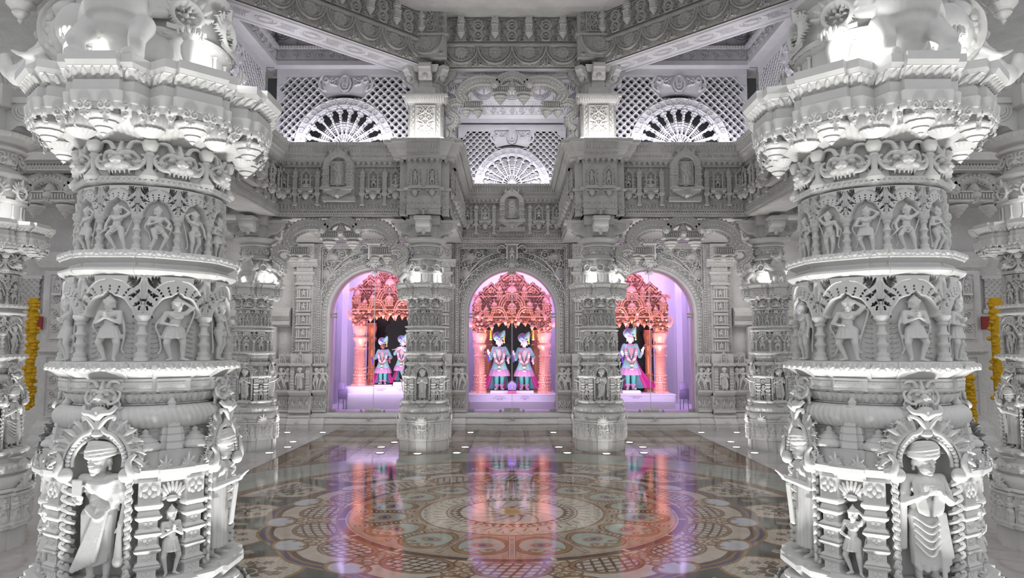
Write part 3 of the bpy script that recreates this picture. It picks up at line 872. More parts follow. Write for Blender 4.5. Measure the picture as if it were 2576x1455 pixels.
        for q in np.linspace(-.1, PI+.1, 23): m.add(*ell((.100*math.cos(q), -.018, .100*math.sin(q)), .0085, None, 8, 6))
        for s in (-1, 1):
            m.add(*tube(spline([(s*.01, -.03, .125), (s*.03, -.03, .105), (s*.05, -.026, .098), (s*.07, -.024, .078), (s*.088, -.02, .055)], 18), (.010, .006)))
            m.add(*tube(spline([(s*.0, -.034, .115), (s*.03, -.04, .155), (s*.055, -.03, .165), (s*.05, -.03, .150)], 14), (.009, .006)))
            m.add(*tube(spline([(s*.10, 0, -.03), (s*.125, -.02, -.045), (s*.118, -.03, .0), (s*.135, -.02, .03)], 14), (.020, .006)))
            m.add(*ell((s*.108, -.015, -.045), (.028, .022, .028)))
            m.add(*tube(spline([(0, -.03, .155), (s*.02, -.05, .175), (s*.045, -.045, .18), (s*.055, -.03, .20)], 12), (.014, .008)))
        m.add(*ell((0, -.03, .13), (.014, .014, .05))); m.add(*ell((0, -.028, .10), (.022, .018, .014)))
        m.add(*ell((0, -.035, .182), (.03, .02, .02)))
        P('niche_arch', m, 60, ATA(a, .305, 1.235) @ RX(-.10))
        P2 = link('lion_mask', MESH['lion'], None, C, ATA(a, .285, 1.425) @ SC(.105, .13, .105))
    # --- vase neck
    m = MB(); m.add(*lathe([(.30, 1.262), (.285, 1.28), (.262, 1.30), (.262, 1.33), (.27, 1.338), (.268, 1.35), (.255, 1.355)], 64, cap=False))
    t = leaf_border(.05, .05, 1, .004); relief(m, reps(t, 32), cyl(.264, 1.288, 1.335), .012)
    P('dentil_ring', m)
    m = MB(); a_ = np.linspace(-PI/2, PI/2, 11)
    m.add(*lathe([(.264+.042*math.cos(q), 1.390+.044*math.sin(q)) for q in a_], 384, lambda a, z: 1+.022*np.abs(np.sin(40*a+z*30))**.7, False)); P('ribbed_ring', m, 80)
    m = MB(); m.add(*lathe([(.252, 1.43), (.262, 1.436), (.25, 1.443), (.265, 1.475), (.285, 1.488), (.283, 1.493)], 64, cap=False))
    t = Tile(.05, .04, .0035); t.leaf(.025, .038, -PI/2, .036, .016, 1.); t.leaf(.0, .038, -PI/2, .03, .010, .7); relief(m, reps(t, 36), cyl(.255, 1.443, 1.478, R1=.27), .012)
    m.add(*prism(redent(.288, 8, .012), [(.98, 1.486), (1., 1.49), (1., 1.500), (.985, 1.503), (.985, 1.522), (1.01, 1.526), (1.01, 1.535), (.9, 1.54)], False))
    t = Tile(.11, .024, .003); t.box(.01, .1, .002, .022, .6); [t.disk(.02+.014*k, .012, .006, 1.) for k in range(6)]; relief(m, reps(t, 16), along(redent(.2885, 8, .012), 1.500, 1.524), .006)
    P('petal_neck', m)
    # --- ledge 2
    m = MB(); pl = redent(.316, 8, .010, .62)
    m.add(*prism(pl, [(.84, 1.525), (.88, 1.535), (.94, 1.548), (.97, 1.556), (1.02, 1.566), (1.035, 1.574), (1.035, 1.590), (1.0, 1.600), (.7, 1.604)]))
    fn = along(pl*1.043, 1.566, 1.594); t = leaf_border(.05, .028, 1, .003); relief(m, reps(t, 42), fn, .010)
    P('broad_ledge', m, 30)
    # --- band 2
    m = MB(); t = arcade_tile(2*PI*.285/8, .325, .0019, .17); relief(m, reps(t, 8), cyl(.262, 1.602, 1.925, -PI-PI/8, PI-PI/8), .040)
    P('large_arcade', m, 50)
    for k in range(8):
        a = -PI/2+k*PI/4
        m = MB(); m.add(*colonette(.172, .0165)); P('colonette', m, 40, ATA(a+PI/8, .288, 1.602))
        kind = ('pray', 'raise', 'salute', 'pray', 'raise', 'pray', 'salute', 'raise')[k]
        o = link('dancer_figure', MESH[kind], None, C, ATA(a, .280, 1.602) @ SC(.285, .25, .236))
    # --- double moulding and ledge 1
    m = MB(); pl = redent(.30, 8, .006, .7)
    m.add(*prism(pl, [(.90, 1.922), (.96, 1.928), (1.0, 1.936), (1.02, 1.944), (1.02, 1.952), (.94, 1.960), (.90, 1.968), (.90, 1.976), (.96, 1.984), (1.015, 1.994), (1.02, 2.004), (1.02, 2.014), (.98, 2.022), (.7, 2.024)]))
    t = leaf_border(.045, .020, 1, .003); relief(m, reps(t, 40), along(pl*1.026, 2.0, 2.02), .007)
    P('double_ledge', m, 30)
    # --- band 1
    m = MB(); t = arcade_tile(2*PI*.258/12, .255, .0018, .135, big=False); relief(m, reps(t, 12), cyl(.240, 2.022, 2.276, -PI-PI/12, PI-PI/12), .032)
    P('small_arcade', m, 50)
    for k in range(12):
        a = -PI/2+k*PI/6
        m = MB(); m.add(*colonette(.137, .0125, 12)); P('colonette', m, 40, ATA(a+PI/12, .260, 2.022))
        kind = ('stride', 'spear', 'salute', 'raise')[k % 4]
        link('dancer_figure', MESH[kind], None, C, ATA(a, .259, 2.022) @ SC(.20, .19, .170))
    # --- lion mask band
    m = MB(); m.add(*prism(ngon(8, .285, PI/8-PI/2), [(.90, 2.27), (.90, 2.276), (1., 2.285), (1.0, 2.312), (.93, 2.318), (.86, 2.325)], False)); m.add(*lathe([(.235, 2.27), (.235, 2.47)], 48, cap=False))
    t = Tile(.04, .026, .003); t.line([(0, .013), (.01, .024), (.02, .013), (.01, .002), (0, .013)], .003, 1.); t.line([(.02, .013), (.03, .024), (.04, .013), (.03, .002), (.02, .013)], .003, 1.)
    relief(m, reps(t, 44), along(ngon(8, .2855, PI/8-PI/2), 2.286, 2.311), .006); P('mask_drum', m, 30)
    for k in range(8):
        a = -PI/2+k*PI/4
        link('lion_mask', MESH['lion'], None, C, ATA(a, .235, 2.310) @ SC(.158, .15, .140))
        m = MB(); m.add(*lathe([(.030, 0), (.034, .012), (.022, .03), (.012, .045), (.013, .09), (.018, .10), (.012, .108), (.022, .115), (.027, .13), (.030, .145), (.018, .16), (.001, .165)], 16))
        for s in (-1, 1):
            for q in range(6): m.add(*ell((s*(.012+.0085*q), .0+.001*q*q*.4, .085-.018*math.sin(q*.45)), .007, None, 8, 5))
        P('lotus_baluster', m, 50, ATA(a+PI/8, .268, 2.298))
    # --- star shaped capital with hanging leaf fringe
    m = MB(); n = 576; a = np.arange(n)/n*2*PI
    pr = np.array([(.24, 2.452), (.27, 2.462), (.315, 2.485), (.355, 2.515), (.392, 2.56)])
    PP = np.zeros((n, 5, 3)); rip = .5+.5*np.cos(96*a)
    k8 = np.cos(8*(a+PI/2))
    for j, (r, z) in enumerate(pr):
        rr = r*(1+(.068*k8+.010*rip)*(j/4)); PP[:, j] = np.stack([rr*np.cos(a), rr*np.sin(a), z+.010*rip*(j/4)+.012*k8*np.sin(j*PI/4)], -1)
    v, F = grid(PP[::-1], True); m.add(v, F); P('fluted_soffit', m, 60)
    pl = star(); m = MB(); fn = scaled(along(pl, 2.455, 2.585), .915, .955); L = fn(np.array([[0, 0]]), np.array([[0, 0]]))
    nu = 8*180; t = Tile(along(pl, 0, 1).length/8, .130, along(pl, 0, 1).length/1600); t.Z[:] = 0
    w = t.w; t.box(0, w, .060, .130, .30); t.box(0, w, .088, .130, .55)
    for q in range(6):
        x = (q+.5)*w/6; L_ = .082-.022*(q % 2)
        t.spiral(x-.015, .074, .017, 1.2, 1.3, -1, .008, 1.); t.spiral(x+.015, .074, .017, PI-1.2, 1.3, 1, .008, 1.); t.spiral(x-.012, .048, .011, 1.2, 1.2, -1, .006, .9); t.spiral(x+.012, .048, .011, PI-1.2, 1.2, 1, .006, .9)
        t.leaf(x, .092, -PI/2, L_, .020, .8); t.disk(x, .090-L_+.006, .010, 1.); t.leaf(x-.024, .088, -PI/2+.3, .05, .013, .7); t.leaf(x+.024, .088, -PI/2-.3, .05, .013, .7)
    Z = reps(t, 8); relief(m, Z, scaled(along(pl, 2.455, 2.585), .915, .955), .018, Z > .03)
    P('leaf_fringe', m, 60)
    m = MB(); m.add(*prism(pl, [(.90, 2.575), (.955, 2.58), (.955, 2.625), (.93, 2.628), (.94, 2.634), (1.0, 2.662), (1.02, 2.666), (1.02, 2.668), (1.045, 2.684), (1.045, 2.715), (.5, 2.717)]))
    fn = along(pl, 2.634, 2.664); t = Tile(.032, .032, .0035); t.leaf(.006, .003, PI/2-.5, .03, .010, 1., bend=.3); relief(m, reps(t, 110), scaled(fn, .945, 1.005), .008)
    P('star_cornice', m, 0)
    for a in card+diag:
        m = MB(); m.add(*bud(.062, .085)); m.add(*lathe([(.05, 0), (.05, .05)], 16)); P('lotus_pendant', m, 60, T(.375*math.cos(a), .375*math.sin(a), 2.515))
        b = a+PI/8
        m = MB(); m.add(*lathe([(.001, -.04), (.03, -.032), (.052, -.012), (.045, -.006), (.062, .012), (.062, .05)], 60, lambda q, z: 1+.06*np.cos(20*q))); P('fluted_boss', m, 60, T(.325*math.cos(b), .325*math.sin(b), 2.487))
    # --- upper drum, niche ring, mask neck, abacus
    m = MB(); m.add(*lathe([(.27, 2.71), (.27, 2.735), (.25, 2.745), (.243, 2.76), (.243, 2.875), (.262, 2.885), (.275, 2.90), (.275, 2.915), (.24, 2.93)], 48, cap=False))
    t = Tile(.05, .02, .004); t.box(.005, .045, 0, .02, .8); relief(m, reps(t, 34), cyl(.264, 2.892, 2.912), .012)
    for k in range(16):
        q = k*PI/8+PI/16; m.add(*lathe([(.022, 0), (.022, .01), (.012, .028), (.008, .04), (.007, .12), (.012, .128)], 10), M=T(.250*math.cos(q), .250*math.sin(q), 2.745))
    P('panelled_drum', m)
    for i, a in enumerate(diag):
        m = MB(); m.add(*lathe([(.028, 0), (.036, .012), (.03, .03), (.02, .04), (.03, .06), (.05, .10), (.052, .13), (.035, .155), (.045, .165), (.05, .18)], 20))
        for q in range(7):
            e = (q-3)*.5; m.add(*tube(spline([(.03*math.sin(e), -.03*math.cos(e), .165), (.055*math.sin(e), -.055*math.cos(e), .20), (.075*math.sin(e), -.07*math.cos(e), .19), (.07*math.sin(e), -.066*math.cos(e), .175)], 10), (.012, .007)))
        P('vase', m, 60, ATA(a, .315, 2.717) @ SC(.62, .62, .95))
    m = MB(); m.add(*lathe([(.235, 2.91), (.235, 3.09), (.25, 3.10), (.27, 3.115), (.275, 3.135), (.262, 3.15), (.225, 3.165), (.212, 3.19), (.212, 3.37)], 48, cap=False)); P('upper_drum', m)
    for a in card+diag:
        m = MB(); t = Tile(.21, .20, .005, False)
        for q in np.linspace(-1.3, 1.3, 9): t.leaf(.105+.05*math.sin(q), .06+.05*math.cos(q), PI/2-q, .075, .016, .7)
        t.ring(.105, .075, .055, .014, 1.); t.leaf(.105, .12, PI/2, .078, .02, 1.); t.flower(.105, .075, .042, 6, .9); t.box(.03, .18, 0, .022, .8)
        relief(m, t.Z, flat(.21, .20), .05, t.Z > .05); P('arched_medallion', m, 60, ATA(a, .240, 2.912))
        link('lion_mask', MESH['lion'], None, C, ATA(a+(PI/8), .205, 3.195) @ SC(.135, .12, .125))
    m = MB(); m.add(*lathe([(.21, 3.335), (.25, 3.345), (.262, 3.36), (.245, 3.375), (.225, 3.385), (.24, 3.40), (.30, 3.425), (.335, 3.45), (.34, 3.475), (.31, 3.49), (.2, 3.49)], 48, cap=False))
    t = Tile(.05, .03, .005); t.leaf(.025, .03, -PI/2, .028, .014, 1.); relief(m, reps(t, 40), cyl(.315, 3.435, 3.470, R1=.335), .012); P('abacus_disk', m)
    m = MB(); m.add(*rprism(.38, .38, [(-.02, 3.485), (0, 3.50), (0, 3.68), (.05, 3.70), (.05, 3.875)]))
    P('capital_block', m, 0)
    # scrolled cross brackets
    pr = spline([(-.0, 0), (-.07, .01), (-.11, .045), (-.14, .05), (-.20, .075), (-.235, .13), (-.28, .14), (-.325, .19), (-.33, .24)], 30)
    prf = [(.1, 0)]+[tuple(q) for q in pr]+[(-.36, .245), (-.36, .30), (.1, .30)]
    for a in card:
        m = MB(); m.add(*extr(prf[::1], -.11, .11))
        for s in (-1, 1):
            for r_ in (.10, .07, .045):
                tt = np.linspace(-.3, PI+.6, 16); m.add(*tube(np.stack([np.full(16, s*.112), -.17+r_*np.cos(tt), .19-r_*np.sin(tt)], -1), .010, 6))
        m.add(*ell((0, -.20, .06), (.03, .03, .05))); m.add(*box(0, -.2, .27, .26, .36, .05))
        P('scroll_bracket', m, 40, ATA(a, .17, 3.50))
    return C
# ------------------------------------------------------------------ galleries, screens, toranas, ring beam
ZG, HG = 3.855, 1.20            # gallery frieze underside and height
CX, CO, YF, YN, YW = 1.453, 4.33, 12.0, 2.98, 15.0
CC = (0., 7.49)                # centre of the octagon
GREY = marble('gallery_marble', (.62, .615, .60), (.74, .735, .72), .6, 3., carve=22.)
RING_DIM = marble('ring_marble_dimmed', (.46, .455, .44), (.57, .565, .55), .6, 3., carve=20.)  # darker marble copy: weak light on the ring beams put into the colour
LAV = marble('screen_marble', (.72, .71, .74), (.82, .81, .84), .5, 3.)

def niche_mesh():
    m = MB(); t = Tile(.22, .37, .0055, False)
    t.box(0, .22, 0, .03, .8)
    for s in (-1, 1):
        t.line([(.11+s*.062, .03), (.11+s*.062, .20)], .016, .9); t.spiral(.11+s*.085, .10, .020, 0, 1.3, s, .008, .8); t.spiral(.11+s*.085, .16, .018, 0, 1.3, -s, .008, .8)
        t.line(spline([(.11+s*.062, .20), (.11+s*.066, .245), (.11+s*.03, .285), (.11, .325)], 12), .016, 1.); t.leaf(.11+s*.05, .26, PI/2-s*.5, .075, .014, .8, bend=-s*.8)
        t.spiral(.11+s*.085, .225, .018, 0, 1.2, s, .008, .8); t.disk(.11+s*.085, .05, .018, .9)
    t.leaf(.11, .30, PI/2, .07, .018, 1.)
    relief(m, t.Z, flat(.22, .37), .05, t.Z > .04)
    return m.build('frieze_niche', 60)
def mini_pillar_mesh():
    m = MB(); m.add(*rprism(.055, .04, [(.008, 0), (.008, .03), (0, .035), (0, .20), (.012, .21), (.012, .235), (0, .24)]))
    m.add(*lathe([(.03, .235), (.042, .25), (.044, .275), (.036, .31), (.018, .33), (.012, .34), (.014, .35), (.001, .375)], 14))
    m.add(*rprism(.05, .035, [(-.004, -.28), (.006, -.27), (.006, -.245), (-.006, -.24), (-.006, -.12), (.01, -.10), (.014, -.06), (.004, -.05), (.004, 0)]))
    return m.build('dome_pillar', 40)
def corbel_mesh():
    m = MB(); m.add(*lathe([(.012, 0), (.03, .02), (.045, .045), (.052, .07), (.04, .085), (.055, .10)], 16))
    for s in (-1, 1): m.add(*tube(spline([(s*.03, 0, .09), (s*.09, 0, .09), (s*.10, 0, .04), (s*.07, 0, .03), (s*.07, 0, .055)], 14), (.014, .007)))
    return m.build('niche_corbel', 60)

def strips(m, L, x0):
    """carved strips common to the gallery friezes and piers"""
    n = max(1, round(L/.12)); t = Tile(L/n, .10, .008)
    w = t.w; t.box(0, w, 0, .018, .6); t.box(0, w, .084, .10, .8)
    for q in range(3): t.line([(w*q/3, .03), (w*(q+.5)/3, .075), (w*(q+1)/3, .03)], .010, 1.); t.disk(w*(q+.5)/3, .045, .010, .9)
    relief(m, reps(t, n), flat(L, .10, x0, 0, -.012), .016)
    n = max(1, round(L/.38)); t = Tile(L/n, .26, .008); w = t.w
    t.box(0, w, 0, .02, .7); t.rinceau(.16, .25, 2, None, .8, 3); t.box(0, w, .14, .155, .6)
    for q in range(6): t.leaf(w*(q+.5)/6, .025, PI/2, .10, .016, .9); t.spiral(w*q/6, .08, .028, PI/2, 1.2, 1 if q % 2 else -1, .009, .8)
    relief(m, reps(t, n), flat(L, .26, x0, .10, .012), .028)
    n = max(1, round(L/.09)); t = Tile(L/n, .09, .006); w = t.w
    t.poly([(0, .09), (w, .09), (w/2, .005)], .6); t.line([(w*.12, .085), (w/2, .015), (w*.88, .085)], .008, 1.); t.disk(w/2, .055, .014, 1.)
    Z = reps(t, n); relief(m, Z, flat(L, .09, x0, .825, -.085), .015, Z > .03)
    n = max(1, round(L/.05)); t = Tile(L/n, .10, .006); w = t.w
    t.line([(w/2, 0), (w/2, .085)], w*.30, 1.); t.disk(w/2, .085, w*.33, 1.); relief(m, reps(t, n), slope(L, x0, (-.165, 1.055), (-.205, 1.145)), .030)
    n = max(1, round(L/.055)); t = Tile(L/n, .05, .005); w = t.w
    t.disk(w*.32, .032, .012, 1.); t.disk(w*.68, .032, .012, 1.); t.leaf(w/2, .034, -PI/2, .03, .014, 1.); relief(m, reps(t, n), flat(L, .05, x0, 1.155, -.238), .022)
    n = max(1, round(L/.10)); t = Tile(L/n, .06, .006); w = t.w
    t.spiral(w*.3, .03, .024, 0, 1.2, 1, .008, 1.); t.spiral(w*.78, .03, .02, PI, 1.2, -1, .007, 1.); relief(m, reps(t, n), slope(L, x0, (-.10, .955), (-.135, 1.02)), .014)
CORN = [(-.07, .905), (-.095, .92), (-.095, .95), (-.105, .955), (-.14, 1.025), (-.155, 1.03), (-.165, 1.05), (-.21, 1.145), (-.235, 1.15), (-.235, 1.2)]

def gallery_frieze(name, label, L, M, big=True, detail=True):
    G = thing(name, label, 'frieze', M, 'carved gallery friezes')
    x0 = -L/2
    m = MB(); m.add(*box(0, .26, .6, L, .48, 1.2)); m.add(*box(0, .0, .05, L, .024, .10)); m.add(*box(0, .01, .88, L, .10, .10))
    strips(m, L, x0); obj('frieze_body', m, GREY, G, None, 40)
    m = MB(); m.add(*molding(CORN, x0, -x0, .1)); obj('cornice', m, GREY, G, None, 0)
    p = .376/2; n = int((L/2-.10)//p)
    me, mp, mc = NM
    for i in range(-n, n+1):
        x = i*p
        if big and abs(x) < .33: continue
        if (i % 2 == 0) if big else (i % 2):
            o = link('dome_pillar', mp, GREY, G, T(x, -.022, .455) @ SC(1.3, 1.2, 1))
        else:
            m = MB(); m.add(*rprism(.23, .12, [(-.02, .395), (.0, .405), (.012, .415), (.012, .437), (-.01, .442)])); obj('niche_ledge', m, GREY, G, T(x, -.03, 0), 0)
            o = link('frieze_niche', me, GREY, G, T(x, -.025, .44) @ SC(1.18, 1.3, 1.04))
            f = link('niche_figure', MESH['seated'] if i % 4 in (1, 2) else MESH['small'], None, o, T(0, -.005, .03) @ (SC(.30, .28, .30) if i % 4 in (1, 2) else SC(.25, .22, .20)))
            link('niche_corbel', mc, GREY, G, T(x, -.06, .28) @ SC(1.25, 1.25, 1.15))
    if big:
        m = MB(); t = Tile(.56, .92, .0065, False); c = .28
        t.line([(c-.20, .20), (c-.20, .60)], .062, .8, 'flat'); t.line([(c+.20, .20), (c+.20, .60)], .062, .8, 'flat')
        a = np.linspace(PI, 0, 30); t.line(np.stack([c+.185*np.cos(a), .58+.165*np.sin(a)], -1), .06, .85, 'flat'); t.line(np.stack([c+.145*np.cos(a), .58+.13*np.sin(a)], -1), .016, 1.)
        for s in (-1, 1):
            for k in range(4): t.disk(c+s*.20, .25+.10*k, .028, 1.); t.box(c+s*.20-.065, c+s*.20+.065, .195+.1*k, .215+.1*k, 1.)
            t.leaf(c+s*.13, .74, PI/2-s*.2, .12, .04, .9, bend=s*1.); t.spiral(c+s*.16, .77, .035, 0, 1.3, s, .012, 1.)
            t.line([(c+s*.145, .26), (c+s*.145, .58)], .014, 1.)
        t.poly([(c-.16, .75), (c+.16, .75), (c+.05, .83), (c, .91), (c-.05, .83)], .8); t.disk(c, .80, .035, 1.); t.leaf(c, .82, PI/2, .09, .03, 1.)
        t.box(c-.28, c+.28, .145, .20, .95); t.box(c-.24, c+.24, .10, .145, .7); t.poly([(c-.2, .10), (c+.2, .10), (c+.06, .02), (c-.06, .02)], .7)
        t.disk(c, .065, .05, 1.); [t.leaf(c, .09, -PI/2+q, .08, .02, 1.) for q in (-1.1, -.6, .6, 1.1)]
        relief(m, t.Z, flat(.56, .92), .10, t.Z > .05)
        t2 = Tile(.26, .40, .0065, False); t2.Z[:] = .3
        for s in (-1, 1):
            for k in range(9):
                for r_ in (0, 1): t2.disk(.13+s*(.105-.028*r_), .02+.04*k+.02*r_, .013, .3, 'flat', 'cut')
        relief(m, t2.Z, flat(.26, .40, None, .24, -.02), .03)
        o = obj('central_niche', m, GREY, G, T(0, -.13, .26), 50)
        link('niche_figure', MESH['salute'], None, o, T(0, -.02, .22) @ SC(.40, .34, .36))
        m = MB(); m.add(*box(0, -.05, .28, .54, .14, .08)); m.add(*box(0, -.03, .62, .50, .10, .6)); obj('niche_block', m, GREY, G, None, 0)
    return G

def gallery_pier(label, M):
    G = thing('gallery_pier', label, 'pier', M, 'carved piers above the far columns')
    def wrap(w, d, nm):
        m = MB(); m.add(*box(0, 0, .6, w, d, 1.2))
        for k, (L, dd) in enumerate(((w, d), (d, w), (w, d), (d, w))):
            c = MB(); strips(c, L, -L/2); m.mb(c, RZ(k*PI/2) @ T(0, -dd/2, 0))
        m.add(*rprism(w, d, [(-y, z) for y, z in CORN])); obj(nm, m, GREY, G, None, 40)
    wrap(.82, .60, 'side_body'); wrap(.56, .78, 'front_body')
    m = MB(); m.add(*rprism(.56, .80, [(.0, .395), (.02, .405), (.05, .415), (.05, .437), (.0, .442)])); m.add(*rprism(.82, .62, [(.0, .395), (.02, .405), (.04, .415), (.04, .437), (.0, .442)])); obj('pier_ledge', m, GREY, G, None, 0)
    me, mp, mc = NM
    for k, R_ in ((0, 0), (1, PI/2), (2, -PI/2)):
        for x in ((-.14, .14) if k == 0 else (-.16, .16)):
            M_ = RZ(R_) @ T(x, -.40 if k == 0 else -.42, .44)
            o = link('frieze_niche', me, GREY, G, M_)
            link('niche_figure', MESH['salute'] if x < 0 else MESH['raise'], None, o, T(0, -.008, .03) @ SC(.26, .22, .235))
            link('niche_corbel', mc, GREY, G, RZ(R_) @ T(x, -.44, .29))
    m = MB(); t = Tile(.2, .16, .006, False)
    for q in (-1, 1):
        t.spiral(.1+q*.05, .07, .04, PI/2, 1.4, q, .014, 1.); t.leaf(.1+q*.03, .09, PI/2-q*.7, .08, .02, 1.); t.disk(.1+q*.035, .11, .018, 1.)
    t.disk(.1, .05, .035, 1.); t.disk(.1, .09, .03, .8); relief(m, t.Z, flat(.2, .16), .05, t.Z > .05); obj('mask_boss', m, GREY, G, T(0, -.395, -.04))
    return G

def scroll_panel(w, h, res=.006):
    t = Tile(w, h, res, False); c = w/2
    t.line([(0.0, 0), (w, 0), (w, h), (0, h), (0, 0)], w*.05, .9, 'flat')
    for s in (-1, 1):
        for k in range(4):
            y = h*(.16+.225*k); d = 1 if k % 2 else -1
            t.spiral(c+s*w*.20, y, w*.17, PI/2*(1 if s > 0 else 1), 1.5, s*d, w*.038, 1.); t.leaf(c+s*w*.05, y, PI/2-s*.9*d, w*.2, w*.035, .9, bend=s*d*.8)
            t.leaf(c+s*w*.40, y+h*.08, PI/2+s*1.9, w*.14, w*.03, .8)
    for k in range(4): t.leaf(c, h*(.10+.225*k), PI/2, h*.12, w*.045, 1.); t.disk(c, h*(.26+.225*k), w*.045, 1.)
    return t

def upper_column(label, M):
    U = thing('upper_column', label, 'column', M, 'short upper columns')
    m = MB(); m.add(*rprism(.66, .66, [(0, 0), (0, .08), (-.02, .09), (-.02, .10)])); m.add(*box(0, 0, .36, .54, .54, .56)); m.add(*box(0, 0, .36, .60, .46, .52))
    obj('shaft', m, MARBLE2, U, None, 0)
    for k in range(4):
        m = MB(); t = scroll_panel(.34, .50); relief(m, t.Z, flat(.34, .50), .03)
        for s in (-1, 1):
            t2 = Tile(.07, .50, .006, False); [t2.leaf(.035, .02+.042*q, PI/2+(.7 if q % 2 else -.7), .045, .010, 1.) for q in range(11)]; t2.box(0, .008, 0, .5, .9); t2.box(.062, .07, 0, .5, .9)
            relief(m, t2.Z, flat(.07, .50, s*.215-.035), .02)
        obj('scroll_panel', m, MARBLE2, U, RZ(k*PI/2) @ T(0, -.272, .11))
    m = MB(); m.add(*rprism(.56, .56, [(0, .63), (0, .65), (.03, .66), (.08, .73), (.10, .735), (.10, .77), (.02, .78)]))
    for k in range(4):
        c = MB(); t = Tile(.7/16, .09, .006); t.leaf(t.w/2, .085, -PI/2, .08, t.w*.45, 1.); relief(c, reps(t, 16), slope(.66, -.33, (-.315, .655), (-.365, .735)), .02); m.mb(c, RZ(k*PI/2))
    obj('leaf_cornice', m, MARBLE2, U, None, 40)
    m = MB(); m.add(*rprism(.44, .44, [(0, .76), (0, .92), (-.06, .94), (-.06, 1.12), (.02, 1.16), (.05, 1.25)])); m.add(*rprism(.34, .62, [(0, .78), (0, .90), (-.06, .92), (-.06, 1.14), (.02, 1.16), (.05, 1.25)])); obj('capital_block', m, MARBLE2, U, None, 0)
    pr = spline([(-.0, 0), (-.07, .02), (-.10, .06), (-.18, .08), (-.22, .14), (-.28, .16), (-.31, .22)], 24); prf = [(.1, 0)]+[tuple(q) for q in pr]+[(-.34, .24), (-.34, .30), (.1, .30)]
    for k in range(8):
        m = MB(); w = .10 if k % 2 == 0 else .07; m.add(*extr(prf, -w, w))
        for s in (-1, 1):
            for r_ in (.085, .055, .03):
                tt = np.linspace(-.3, PI+.6, 14); m.add(*tube(np.stack([np.full(14, s*(w+.002)), -.15+r_*np.cos(tt), .17-r_*np.sin(tt)], -1), .011, 6))
        m.add(*ell((0, -.24, .12), (.05, .05, .06))); obj('scroll_bracket', m, MARBLE2, U, ATA(k*PI/4, .15, .93), 40)
    return U

